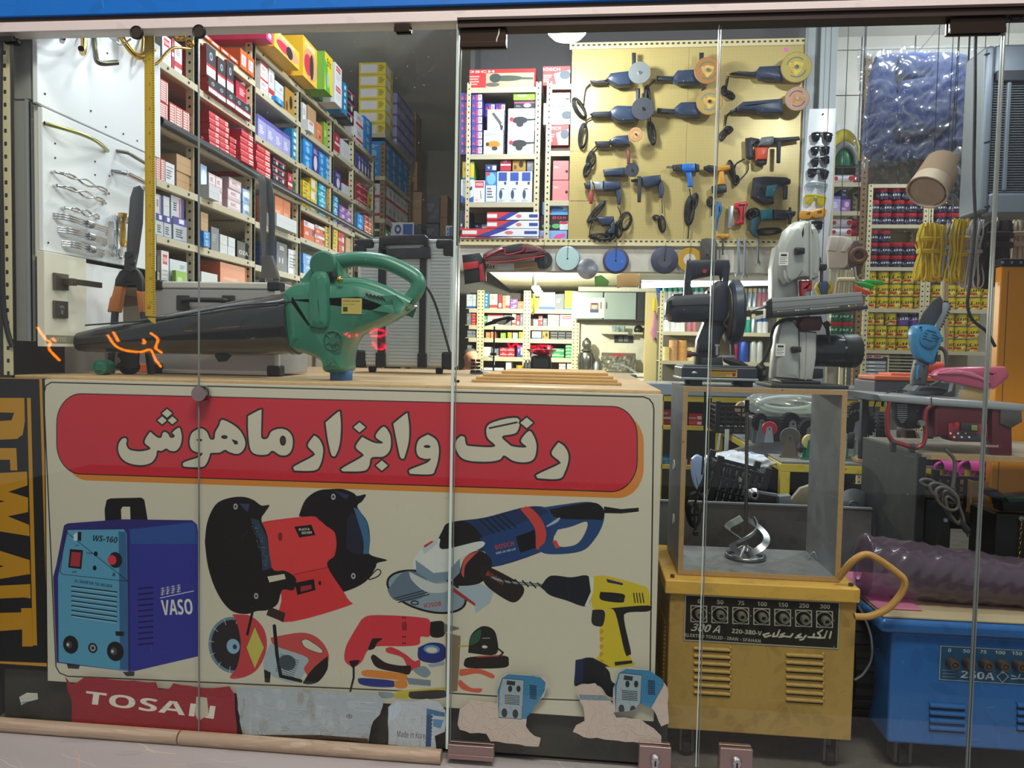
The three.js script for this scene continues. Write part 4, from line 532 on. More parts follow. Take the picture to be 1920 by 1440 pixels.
const atlasTex=tex(AT,AT,(g)=>{
ATLAS.draw.forEach(([bg,side,ops],i)=>{
const ox=(i % NC)*CS,oy=Math.floor(i/NC)*CS,W=CS*.75,H=CS;
g.save();g.beginPath();g.rect(ox,oy,CS,CS);g.clip();g.fillStyle=side;g.fillRect(ox,oy,CS,CS);g.fillStyle=bg;g.fillRect(ox,oy,W,H);
g.fillStyle=bg;for (let k=0;k<5;k++){g.globalAlpha=.5;g.fillRect(ox+W+14,oy+30+k*40,30,8);} g.globalAlpha=1;
g.beginPath();g.rect(ox,oy,W-1,H);g.clip();
const X=(v)=>ox+v*W/100,Y=(v)=>oy+v*H/100;
for (const [k,c,...n] of ops){
g.fillStyle=c;
if (k==='r'||k==='l') g.fillRect(X(n[0]),Y(n[1]),n[2]*W/100,n[3]*H/100);
else if (k==='c'){g.beginPath();g.ellipse(X(n[0]),Y(n[1]),n[2]*W/100,n[2]*W/100,0,0,7);g.fill();}
else if (k==='e'){g.beginPath();g.ellipse(X(n[0]),Y(n[1]),n[2]*W/100,n[3]*H/100,0,0,7);g.fill();}
else if (k==='p'){g.beginPath();for (let q=0;q<n.length;q+=2) g.lineTo(X(n[q]),Y(n[q+1]));g.fill();}
else if (k==='t'){g.font='bold '+n[3-1]*H/100+'px sans-serif';g.textAlign='center';g.textBaseline='middle';const t=c;g.fillStyle=n[0];void t;}
else if (k==='s') for (let q=0;q<4;q++) g.fillRect(X(n[0]),Y(n[1]+n[3]*q/4),n[2]*rnd(.55,1)*W/100,n[3]*.14*H/100);
else if (k==='g') for (let a=0;a<n[4];a++) for (let b=0;b<n[5];b++) g.fillRect(X(n[0]+n[2]*a/n[4])+1,Y(n[1]+n[3]*b/n[5])+2,n[2]/n[4]*W/100-4,n[3]/n[5]*H/100-7);
}
for (const [k,txt,c,x,y,sz] of ops) if (k==='t'){g.font='bold '+sz*H/100+'px sans-serif';g.fillStyle=c;g.textAlign='center';g.textBaseline='middle';g.save();g.translate(X(x),Y(y));g.scale(.75,1);g.fillText(txt,0,0);g.restore();}
for (let k=0;k<60;k++){g.globalAlpha=rnd(.03,.12);g.fillStyle=k % 2?'#fff':'#000';g.fillRect(ox+rnd(CS),oy+rnd(CS),rnd(1,8),1);} g.globalAlpha=1;
g.restore();
});
});
const cartonMat=mat('#ffffff',.5,0,{map:atlasTex});
const FACES={'+x':0,'-x':1,'+y':2,'-y':3,'+z':4,'-z':5};
const geoCache={};
function cartonGeo(cell,w,h,d,face){
const key=[cell,w.toFixed(3),h.toFixed(3),d.toFixed(3),face].join();
if (geoCache[key]) return geoCache[key];
const c=CELLS[cell];if (!c) throw new Error('no cell '+cell);
const g=new THREE.BoxGeometry(w,h,d).translate(0,h/2,0),u=g.attributes.uv,cx=(c.i % NC)/NC,cy=1-(Math.floor(c.i/NC)+1)/NC,e=.004;
for (let f=0;f<6;f++) for (let k=0;k<4;k++){const i=f*4+k,a=u.getX(i),b=u.getY(i),art=face.includes(Object.keys(FACES)[f]);u.setXY(i,cx+(art?e+a*(.745/NC-2*e):.77/NC+a*(.21/NC)),cy+e+b*(1/NC-2*e));}
return geoCache[key]=g;
}
const nth=['first','second','third','fourth','fifth','sixth','seventh','eighth','ninth','tenth','eleventh','twelfth'];
function carton(cell,x,y,z,w,h,d,face,label,group,ry=0){
const m=shade(new THREE.Mesh(cartonGeo(cell,w,h,d,face),cartonMat));m.name=numbered(CELLS[cell].words.replace(/ /g,'_'));m.position.set(x,y,z);m.rotation.y=ry;scene.add(m);
tag(m,label,'box',group);return m;
}
// ---------------------------------------------------------------- steel shelving along the left wall
const XS=-2.05,XBK=-2.52,creamSteel=mat('#d9cfae',.5,.1),shelfMat=mat('#c9bfa2',.55);
const bayPx=[292,372,478,563,624,665,702];
const bayZ=bayPx.map((p)=>atx(p,400,XS).z);
const bayName=['nearest','second','third','fourth','fifth','sixth'];
const levels=[[[330,133],[330,244],[330,349],[330,450],[330,545]],[[430,113],[430,205],[430,299],[430,391],[430,478],[430,560]],[[520,124],[520,195],[520,279],[520,352],[540,439],[540,512]],[[595,192],[595,263],[595,326],[595,400],[595,457],[595,520]],[[645,239],[645,296],[645,362],[645,427],[645,478]],[[686,281],[686,330],[686,387],[686,441],[686,490]]];
const lev=levels.map((l)=>l.map(([a,b])=>atx(a,b,XS).y));
for (let b=0;b<6;b++){
const z0=bayZ[b],z1=bayZ[b+1],top=lev[b][0]+(b<1?.55:b<2?.5:.02),t=thing('steel_shelf',bayName[b]+' bay of cream slotted steel shelving along the left wall','shelf',P(XS-.2,0,(z0+z1)/2),'left wall shelving bays');
part(t,'post',angle(XS,0,top,z1+.003,-1,1,.042),slotMat);part(t,'post',angle(XS,0,top,z1+.048,-1,-1,.001+.04),slotMat);part(t,'post',angle(XBK,0,top,z1+.003,1,1,.04),slotMat);
lev[b].forEach((y)=>part(t,'shelf_board',[box(XBK,XS+.002,y-.006,y,z1+.004,z0-.002),box(XS-.002,XS+.003,y-.036,y,z1+.004,z0-.002),box(XS-.03,XS,y-.038,y-.034,z1+.004,z0-.002)],shelfMat));
part(t,'back_sheet',box(XBK-.004,XBK,0,top,z1+.004,z0),mat('#8d7f72',.7));part(t,'bolts',lev[b].flatMap((y)=>[disc(P(XS+.004,y-.017,z0-.1),.007,.004,'x',8),disc(P(XS+.004,y-.017,z1+.1),.007,.004,'x',8)]),M.dark).userData.kind='stuff';
}
{const l=[[300,226],[372,265],[430,297],[481,327],[563,372],[624,405],[665,428],[700,447]].map(([a,b])=>{const v=atx(a,b,XS+.03);return v;});solo('pipe','long dark rubber hose tied along the front edge of the left shelves','hose',tube(l,.02,80,10),mat('#3c3e44',.5));}
// boxes by picture edges on the shelf front: [kind, left px, right px, top py at left px, columns, rows, depth, proud]
let count={};
function fill(b,s,list){
const y=lev[b][s]+.001,shelf=nth[s];let n=0;
for (const [cell,p0,p1,pt,cols=1,rows=1,depth=.26,proud=-.012] of list){
const xf=XS+proud,za=atx(p0,400,xf).z,zb=atx(p1,400,xf).z,H=Math.max(.02,Math.min(atx(p0,pt,xf).y-y,s?lev[b][s-1]-y-.046:9)),w=(za-zb)/cols,h=H/rows;
for (let c=0;c<cols;c++,n++) for (let r=0;r<rows;r++){
const key=[b,s,cell].join(),k=(count[key]=(count[key]??-1)+1);
const where=rows>1?(nth[c]+' stack, '+nth[r]+' up'):nth[k]+' from left';
carton(cell,xf-depth/2+rnd(-.006,0),y+r*h,za-w*(c+.5),depth,h-.0015,w-.004,'+x',CELLS[cell].words+', '+where+(rows>1&&list.filter((q)=>q[0]===cell).length>1?' lot '+nth[list.findIndex((q)=>q[1]===p0)]:'')+', '+shelf+' shelf, '+bayName[b]+' left bay',CELLS[cell].words+'s on the left shelves',(r?rnd(-.03,.03):rnd(-.015,.015)));
}
}
}
fill(0,0,[['white',305,322,62,1,1],['crimson',323,328,70,1,1],['redstripe',329,343,76,1,1]]);
fill(0,1,[['tablered',302,317,146,1,2],['tablered',319,367,190,4,1]]);
fill(0,2,[['tablered',294,311,292,2,1],['sheet',312,329,302,1,1],['card',332,365,287,1,2,.3]]);
fill(0,3,[['greyblue',293,322,398,2,1],['greyblue',325,351,404,1,1]]);
{const y=lev[0][3]+(atx(294,398,XS).y-lev[0][3]);let k=0;for (const [c,a,b,t] of [['greypurple',294,307,360],['plain',309,321,364],['greypurple',323,348,362]]){const za=atx(a,400,XS-.012).z,zb=atx(b,400,XS-.012).z;carton(c,XS-.15,y+.002,(za+zb)/2,.26,atx(a,t,XS).y-y-.004,za-zb-.004,'+x',CELLS[c].words+', '+nth[k++]+' in the upper row, fourth shelf, nearest left bay');}}
fill(0,4,[['works',294,300,478],['white',302,317,468],['bluewhite',318,352,484],['lime',330,351,506,1,1,.02,.02]]);
fill(1,0,[['orangelab',378,446,62,4,1,.3,.02],['orangelab',450,476,88,2,1,.3,.02]]);
fill(1,1,[['redparts',376,388,84,1,1,.3],['disc',391,470,142,5,1,.22,.03],['crimson',443,466,148,1,1,.24,-.03]]);
{const y=lev[1][1]+(atx(391,142,XS+.03).y-lev[1][1]);for (const [i,a,b,t] of [[0,390,408,88],[1,411,426,112],[2,428,441,118]]){const za=atx(a,400,XS+.03).z,zb=atx(b,400,XS+.03).z;carton('disc',XS-.08,y+.002,(za+zb)/2,.2,atx(a,t,XS).y-y-.004,za-zb-.004,'+x','black disc box, '+nth[i]+' in the upper row, second shelf, second left bay');}}
fill(1,2,[['redparts',378,392,262-8,1,3,.28,.0],['redparts',393,430,206,2,6,.2,.03],['redparts',431,446,254,1,4,.2,.03],['redparts',452,476,240,1,5,.3,.06]]);
fill(1,3,[['skypic',378,390,306,1,1],['pink',391,418,322,2,2],['plain',392,412,345,1,1,.06,.04],['pink',428,453,330,1,3],['skypic',455,472,352,1,2]]);
fill(1,4,[['card',378,392,396,1,2],['sky',383,395,432,1,2,.05,.04],['dusk',396,411,424],['plain',413,442,438,2,2],['works',446,474,450]]);
fill(1,5,[['plain',378,410,508,2,1],['orange',414,465,486,1,1]]);
fill(2,0,[['magenta',500,512,52,1,1,.5,.12],['yellowtool',514,561,48,1,1,.5,.12]]);
fill(2,1,[['whitered',488,502,108,1,2],['redstripe',503,514,118,1,1],['bluewhite',516,532,148],['sky',517,531,178,1,1,.05,.02],['brownbox',535,552,160]]);
fill(2,2,[['lilac',484,545,212,4,1],['teal',546,559,238,1,1]]);
fill(2,3,[['redparts',482,508,268,1,5,.3,.05],['blackpink',512,536,292,2,4],['crimson',540,549,322],['greendark',550,560,338]]);
fill(2,4,[['orange',517,546,356,2,1,.24],['plain',520,558,398,1,1,.1,.07]]);
fill(2,5,[['navybox',520,540,452],['sheet',542,561,466]]);
fill(3,0,[['yellowtool',566,594,62,1,1,.5,.1],['greendark',597,606,150,1,1,.4,.05],['greenyel',608,623,92,1,1,.42,.16]]);
fill(3,1,[['redstripe',567,574,190],['card',576,592,194,1,1],['white',577,588,222,1,1,.06,.03],['orange',593,604,226],['lime',606,614,226]]);
fill(3,2,[['sky',569,585,254,1,2],['navycirc',586,598,268],['sky',599,620,282,2,2]]);
fill(3,3,[['yel',568,582,336,1,4],['yelrow',583,595,332,1,3],['cyan',598,611,342,1,5],['brownbox',613,622,350]]);
fill(3,4,[['tricolor',570,590,412],['tricolor',592,610,420,1,2],['yel',611,621,424,1,3]]);
fill(3,5,[['sky',570,594,474,1,2],['cyan',597,616,492]]);
fill(4,0,[['white',626,640,112,1,2,.4,.14],['teal',642,650,150,1,1,.4,.12],['blackpink',651,663,160,1,3,.35,.1]]);
fill(4,1,[['crimson',627,637,246],['plain',639,657,258,3,1]]);
fill(4,2,[['navycirc',628,640,318],['plain',642,655,342,2,1]]);
fill(4,3,[['cyan',626,634,366,1,5],['violet',636,660,382,2,3]]);
fill(4,4,[['yel',626,634,428,1,3],['redparts',636,647,434],['card',649,662,444]]);
fill(5,0,[['redstripe',667,680,206,1,2],['sky',682,696,214,1,2]]);
fill(5,1,[['navycirc',670,699,286,5,1]]);
fill(5,2,[['crimson',670,689,338,2,3],['yel',691,699,362]]);
fill(5,3,[['sky',671,682,398,1,2],['tricolor',684,698,402,2,4]]);
fill(5,4,[['plain',668,698,458,2,1]]);
// the taller rusty rack beyond, and the stacks in the dark end of the aisle
{const xg=-2.12,zg0=-4.9,zg1=-6.0,t=thing('steel_shelf','tall rusty slotted rack beyond the cream shelving, packed with yellow and violet boxes','shelf',P(xg-.3,0,-5.4));
const Y=(px,py)=>at(px,py,zg0).y,ys=[[715,250],[715,330],[715,410],[715,500]].map(([a,b])=>Y(a,b)),L=at(690,300,zg0).x,R=at(722,300,zg0).x;
for (const [x,z] of [[R,zg0],[R,zg1],[L-.2,zg0]]) part(t,'post',angle(x,0,3.45,z,-1,-1,.05),slotRust);
ys.forEach((y)=>part(t,'shelf_board',[box(L-.25,R,y-.006,y,zg1,zg0),box(L-.25,R+.002,y-.04,y,zg0-.002,zg0+.002),box(R-.002,R+.002,y-.04,y,zg1,zg0)],shelfMat));
const row=(y,h,n,cell,rows,d)=>{const w=(zg0-zg1-.1)/n;for (let i=0;i<n;i++) for (let r=0;r<rows;r++) carton(cell,R-d/2-.02,y+.001+r*h,zg0-.05-w*(i+.5),d,h-.003,w-.008,'+x+z',CELLS[cell].words+', '+nth[i]+' deep, '+nth[r]+' up, '+(cell==='yelrow'?'top':cell==='sky'?'second':cell==='redstripe'?'third':'lowest')+' board, rusty rack');};
const W=R-L+.1;row(ys[0],(Y(715,112)-ys[0])/6,1,'yelrow',6,W);
for (let i=0;i<4;i++) for (let r=0;r<5;r++) carton('lilac',R-W/2-.02,ys[0]+.001+r*.12,zg0-.05-1.05-.0+.8-i*.2-.32,W,.117,.19,'+x+z','lilac and violet box, '+nth[i]+' deep, '+nth[r]+' up, rusty rack');
for (const m of scene.children.filter((o)=>o.userData.label?.startsWith('small yellow box with white panel')&&o.userData.label.includes('rusty rack'))){m.scale.z=.28;m.position.z=zg0-.2;}
row(ys[1],(ys[0]-ys[1]-.06)/2,4,'sky',2,W);row(ys[2],(ys[1]-ys[2]-.06)/2,6,'redstripe',2,W);row(ys[3],(ys[2]-ys[3]-.08)/5,3,'greendark',5,W);}
for (const [px0,py0,px1,py1,z,c,l] of [[768,304,782,358,-6.5,'card','tall brown cardboard box, middle of the stack in the dark aisle'],[768,360,790,420,-6.4,'card','wide brown cardboard box near the foot of the stack in the dark aisle'],[766,210,779,303.6,-6.5,'card','narrow brown cardboard box topmost in the dark aisle'],[794,368,824,418,-6.8,'dusk','grey flat box standing beside the cardboard stack'],[826,366,838,450,-6.8,'card','narrow upright carton at the end of the dark aisle'],[796,420,822,452,-6.7,'dusk','low grey box on the floor stack of the dark aisle'],[733,417,776,443,-5.2,'fan','white box with a blue fan print behind the trolley case'],[836,423,848,445,-5.2,'fan','small white and blue box just right of the trolley case']]){
const a=at(px0,py0,z),b=at(px1,py1,z);carton(c,(a.x+b.x)/2,b.y,z-.15,b.x-a.x,a.y-b.y,.3,'+z',l);}
{const z=-6.4;solo('box_pile','stack of dusty crates under the cardboard boxes of the dark aisle','crate',[box(at(764,430,z).x,at(840,430,z).x,0,at(764,453,z).y,-7.15,-6.38,.01),box(at(764,430,z).x+.04,at(790,430,z).x,at(764,420,z).y-.2,at(764,420,z).y-.002,-7.0,-6.4,.01)],mat('#5c564e',.8));solo('table','low side table under the fan box behind the trolley case','table',[box(-1.98,-1.36,at(740,443,-5.2).y-.03,at(740,443,-5.2).y-.001,-5.65,-5.15,.005),...[[-1.94,-5.2],[-1.4,-5.2],[-1.94,-5.6],[-1.4,-5.6]].map(([x,z])=>box(x-.02,x+.02,0,at(740,443,-5.2).y-.03,z-.02,z+.02))],M.dark);}
// ---------------------------------------------------------------- raised store room: beam, upper shelves, tool board
const ZP=-3.4,MX0=at(860,300,ZP).x,MX1=at(1560,300,ZP).x,BY0=at(1100,509,ZP).y,BY1=at(1100,461,ZP).y,PB=at(1290,449,ZP).y;
const wallPaint=worn('#d9d2c2',{patch:60,dark:'#6a5a44',depth:.07});
struct('beam',metric(box(MX0,MX1,BY0,BY1,ZP-.12,ZP-.01,.004),1),mat('#ffffff',.6,0,{map:wallPaint}));
struct('mezzanine_floor',box(MX0,MX1,BY1,PB-.03,ZB,ZP-.02),mat('#c9bf9c',.7));
struct('wall_inner',[box(MX0+.01,MX1-.01,PB-.03,CEIL,ZP-.75,ZP-.7),box(MX0,MX0+.04,PB-.03,CEIL,ZB,ZP-.5),box(MX1-.04,MX1,PB-.03,CEIL,ZB,ZP-.75)],mat('#5d5b5c',.8));
const stripTex=rep(tex(64,32,(g)=>{g.fillStyle='#d8cb9c';g.fillRect(0,0,64,32);g.fillStyle='#4a4028';g.beginPath();g.roundRect(14,8,34,9,4);g.fill();}),1,1);
function strip(x0,x1,y0,y1,z){const g=box(x0,x1,y0,y1,z-.004,z),p=g.attributes.position,u=g.attributes.uv;for (let i=0;i<p.count;i++) u.setXY(i,p.getX(i)/.04,(p.getY(i)-y0)/(y1-y0));return g;}
{const t=thing('support_rail','long cream slotted rail along the foot of the tool board','rail',P((MX0+MX1)/2,BY1,ZP));part(t,'rail',strip(MX0+.02,at(1520,450,ZP).x,BY1+.008,PB,ZP+.006),mat('#ffffff',.5,0,{map:stripTex}));part(t,'lip',box(MX0+.02,at(1520,450,ZP).x,BY1-.002,BY1+.008,ZP-.01,ZP+.02,.002),M.cream);}
// tool board: sheet metal with a fine grid of holes
const ba=at(1069,92,ZP),bb=at(1521,447,ZP),BX0=at(1069,270,ZP).x,BX1=at(1519,270,ZP).x,BTOP=at(1290,84,ZP).y;
const pegTex=rep(tex(256,256,(g)=>{g.fillStyle='#cdb775';g.fillRect(0,0,256,256);for (let i=0;i<16;i++) for (let j=0;j<16;j++){g.fillStyle='#8e7c48';g.beginPath();g.arc(i*16+8,j*16+8,3.1,0,7);g.fill();} for (let i=0;i<500;i++){g.globalAlpha=.08;g.fillStyle=i % 2?'#fff':'#5a4a20';g.fillRect(rnd(256),rnd(256),rnd(3),rnd(3));} g.globalAlpha=1;}),1,1);
{const t=thing('tool_board','large beige perforated board hung with grinders and drills','tool board',P((BX0+BX1)/2,PB,ZP));const x2=at(1287,270,ZP).x,x1=at(1180,270,ZP).x;
for (const [a,b] of [[BX0,x2-.001],[x2+.001,BX1]]) part(t,'sheet',metric(box(a,b,PB+.001,BTOP-.02,ZP-.003,ZP),.2),mat('#ffffff',.33,.15,{map:pegTex}));
part(t,'top_rail',strip(BX0-.02,BX1,BTOP-.02,BTOP+.03,ZP+.008),mat('#ffffff',.5,0,{map:stripTex}));part(t,'edge',box(BX1,BX1+.015,PB,BTOP,ZP-.02,ZP+.006,.002),M.cream);
const s=at(1473,93,ZP+.003);part(t,'pink_sticker',box(s.x-.013,s.x+.013,s.y-.013,s.y+.013,ZP,ZP+.002,.001),mat('#e86ad0',.5));}
// upper shelves of boxes left of the board
{const x0=MX0+.06,xm=at(1012,300,ZP).x,x1=BX0+.3,ys=[164,289,379,449].map((p)=>at(930,p,ZP).y),ys2=[158,283,376,449].map((p)=>at(1040,p,ZP).y);
const t=thing('steel_shelf','cream slotted shelving left of the tool board, two bays','shelf',P((x0+x1)/2,PB,ZP-.2)),top=at(1012,158,ZP).y+.02,d=ZP-.45;
for (const x of [xm-.001,xm+.045]) part(t,'post',angle(x,PB+.001,top,ZP,x<xm?-1:1,-1,.04),slotMat);part(t,'post',angle(x0,PB+.001,top,ZP,1,-1,.03),slotMat);
ys.slice(0,3).forEach((y)=>part(t,'shelf_board',[box(x0,xm,y-.006,y,d,ZP),box(x0,xm-.04,y-.04,y,ZP-.003,ZP+.001)],shelfMat));ys2.slice(0,3).forEach((y)=>part(t,'shelf_board',[box(xm+.045,x1,y-.006,y,d,ZP),box(xm+.085,BX0,y-.04,y,ZP-.003,ZP+.001)],shelfMat));
part(t,'back_sheet',box(x0,x1,PB,top,d-.004,d),mat('#7d6f60',.7));
// [kind, px0, py0, px1, py1, label, depth]
const up=(c,p0,q0,p1,q1,label,base,depth=.28,group)=>{const a=at(p0,q0,ZP-.02),b=at(p1,q1,ZP-.02),y=base??b.y;return carton(c,(a.x+b.x)/2,y+.001,ZP-.025-depth/2,b.x-a.x-.003,a.y-y-.002,depth,'+z',label,group);};
up('bosch',880,130,1004,164,'long red box with a big grinder picture on the highest shelf',ys[0]);up('boschb',1018,124,1069,158,'red box half hidden by the tool board on the highest shelf',ys2[0]);
{let k=0;for (const [px,w,n,hgt,y0] of [[863,16,8,14.3,288],[884,16,8,14.3,288]]) for (let i=0;i<n;i++) up('indigo',px,y0-(i+1)*hgt,px+w+4,y0-i*hgt,'indigo spray gun box, '+nth[i]+' up, '+(px<870?'left':'right')+' stack on the upper shelf',at(930,y0-i*hgt,ZP).y+(i?0:.001),.28,'indigo spray gun boxes');
for (const px of [905,925]) for (let i=0;i<7;i++) up('indigo',px,288-(i+1)*15,px+19,288-i*15,'indigo spray gun box, '+nth[i]+' up, '+(px<910?'third':'fourth')+' stack, behind the pictured boxes',at(930,288-i*15,ZP).y+(i?0:.001),.2,'indigo spray gun boxes');}
for (const o of scene.children.slice(-14)) o.position.z -=.13;
const fr=(c,p0,q0,p1,q1,l,base)=>{const a=at(p0,q0,ZP+.0),b=at(p1,q1,ZP+.0);carton(c,(a.x+b.x)/2,(base??b.y)+.001,ZP-.09,b.x-a.x-.003,a.y-(base??b.y)-.002,.12,'+z',l);};
fr('picorange',906,242,942,289,'white box with an orange sander picture on the upper shelf',ys[1]);fr('picgrey',913,203,944,241.5,'white box with a grey drill picture on the upper shelf');fr('picblack',951,244,1001,289,'lower white box with a black angle polisher picture',ys[1]);fr('picblack',952,201,1003,243.5,'upper white box with a black angle polisher picture');fr('blackpink',963,186,1004,200.5,'flat black box lying on the polisher boxes');fr('lime',962,170,1004,185,'dark box with a green square topmost beside the post');
up('redlight',1028,172,1069,193,'faded red box under a white machine box',undefined);scene.children.at(-1).position.y=at(1040,193,ZP).y;up('metabo',1019,193,1069,233,'white machine box beside the tool board edge');up('boschb',1027,234,1066,272,'red tool box under the white machine box');solo('carton','brown box at the foot of the narrow upper bay','box',box(at(1022,272,ZP).x,BX0+.1,ys2[1]+.001,at(1022,273,ZP).y,ZP-.3,ZP-.05,.003),mat('#6a5448',.8));
up('yelgreen',867,303,889,336,'yellow and green box on top of the tall sprayer box');up('tower',864,336,888,375,'white box with a sprayer and blue foot at the left end',ys[2]);up('pinklab',888,338,909,376,'slim white box with a pink label',ys[2]);up('bluetall',910,322,931,376,'tall blue and white box in the middle shelf',ys[2]);
for (let i=0;i<3;i++) up('washer',932+i*22,321,953.5+i*22,376,'white washer box with blue square, '+nth[i]+' of three in a row',ys[2],.28,'three washer boxes');
up('bluelong',910,308,931,321,'small blue box lying on the tall blue box');up('crimson',938,297,958,320.5,'small pink red box on the washer boxes');up('brownbox',961,297,986,320.5,'ochre box with a black mark on the washer boxes');up('dusk',988,302,1000,320.5,'small dark box beside the ochre one');
up('redlight',1037,301,1066,337,'pale red box above a brown one in the narrow bay');up('redlight',1036,338,1066,374,'red brown picture box under the pale red one',ys2[2]);
up('navyred',862,391,880,429,'dark grey blue box with a red corner at the shelf end',undefined);scene.children.at(-1).position.y=at(870,431,ZP).y;solo('carton','flat red and black box under the dark grey blue one','box',box(at(861,430,ZP).x,at(880,430,ZP).x,PB+.001,at(870,431,ZP).y-.001,ZP-.3,ZP-.05,.003),M.red);
up('bluelong',878,411,911,424,'dark blue low box behind the long striped boxes');scene.children.at(-1).position.z -=.16;
const tri=[['top',913,397,1010,412],['second',913,413,1010,428],['third',866,428,1010,443],['lowest',862,443.5,1010,449]];for (const [n,p0,q0,p1,q1] of tri){const a=at(p0,q0,ZP+.03),b=at(p1,q1,ZP+.03),y=n==='lowest'?PB:b.y;carton('longtri',(a.x+b.x)/2,y+.001,ZP-.05,b.x-a.x,a.y-y-.002,.14,'+z',n+' of four long red white and blue boxes on the low shelf');}
fr('bluepic',1017,377,1065,402,'blue heat gun box at the narrow bay, topmost of three',undefined);fr('halogen',1013,403,1065,430,'black box with green rings in the narrow bay');fr('pinkpic',1011,430.5,1063,449,'pale blue box with a pink dryer at the narrow bay foot',PB);}
// ---------------------------------------------------------------- tools on the board
const Z1=Q(1060,80,7.2),Z2=Q(1300,80,7.2),Z5=Q(1060,260,7.2),Z6=Q(1300,260,6.857);
const toolBlue=mat('#2c3a52',.4),toolDark=mat('#22262f',.45),teal=mat('#1f6f7c',.45);
function tool(name,label,category,parts,ref){// parts: [name, outline, material, depth, z offset, bevel, holes]
const c=parts[ref??0][1].reduce((s,p)=>[s[0]+p[0]/parts[ref??0][1].length,s[1]+p[1]/parts[ref??0][1].length],[0,0]),t=thing(name,label,category,at(c[0],c[1],ZP));
for (const [n,o,m,d=.06,off=.004,b=.016,holes=[]] of parts) part(t,n,solid(o,ZP,ZP+off,ZP+off+d,b,holes),m);
return t;
}
function wheelOn(t,px,py,R,m,off,name='grinding_disc'){// disc facing the shop, with a bossed hub
const c=at(px,py,ZP);part(t,name,disc(P(c.x,c.y,ZP+off),R,.008,'z',40),m);part(t,'hub_nut',lathe([[0,.012],[R*.13,.012],[R*.17,.002],[R*.17,0]],P(c.x,c.y,ZP+off+.004),'z',16),M.chrome);
}
const pxm=(n)=>n/FPX*(2.4-ZP);
function discTex(base,ink,ring){return mat('#ffffff',.6,0,{map:tex(256,256,(g)=>{g.fillStyle=base;g.fillRect(0,0,256,256);g.translate(128,128);g.strokeStyle=ring;g.lineWidth=10;g.beginPath();g.arc(0,0,84,.3,2.2);g.stroke();g.beginPath();g.arc(0,0,84,3.4,5.4);g.stroke();g.fillStyle=ink;g.beginPath();for (let i=0;i<3;i++){const a=i*2.094-.5;g.lineTo(Math.cos(a)*72,Math.sin(a)*72);g.lineTo(Math.cos(a+1.047)*52,Math.sin(a+1.047)*52);} g.fill();g.fillStyle='#b0402a';for (let i=-3;i<4;i++) g.fillRect(-50,i*14,30,4);for (let i=0;i<400;i++){g.globalAlpha=.1;g.fillStyle=i % 2?'#000':'#fff';g.fillRect(rnd(-128,128),rnd(-128,128),3,3);}})});}
const planar=(m,R,x,y)=>m;// lathe caps carry no picture; printed faces are separate rounds
function printedRound(t,px,py,R,m,off){const c=at(px,py,ZP);part(t,'printed_face',new THREE.CircleGeometry(R,40).translate(c.x,c.y,ZP+off),m);}
const discA=discTex('#a9713c','#d0b05a','#3f7a52'),discB=discTex('#b3924a','#d8b860','#4a86a0'),discC=discTex('#b7a552','#dcc352','#6a6a78'),discD=discTex('#c2987e','#d89a52','#4a4a58');
scene.updateMatrixWorld(true);
function cords(label,pts,loops,r=.0055){// hanging flex with its tied coil: loops are [px, py, half width, half height, tilt]
const l=[ptube(pts,ZP+.02,r,40,6)];
for (const [px,py,a,b,tilt=0] of loops) for (let k=0;k<4;k++){const n=[];for (let i=0;i<12;i++){const q=i/12*6.283,x=Math.cos(q)*a*(1-k*.16),y=Math.sin(q)*b*(1-k*.07);n.push(at(px+x*Math.cos(tilt)-y*Math.sin(tilt)+k*.6,py+x*Math.sin(tilt)+y*Math.cos(tilt),ZP+.014+k*.01+.006*Math.sin(q*2)));} l.push(tube(n,r,36,6,true));}
const c=at(pts[0][0],pts[0][1],ZP);let best,d=9;
for (const o of scene.children) if (['angle grinder','drill','heat gun','hammer','tool'].includes(o.userData.category)){const b=new THREE.Box3().setFromObject(o),e=b.distanceToPoint(c)+.1*b.getCenter(P()).distanceTo(c);if (e<d){d=e;best=o;}}
return part(best,'power_cord',l,M.cable);
}
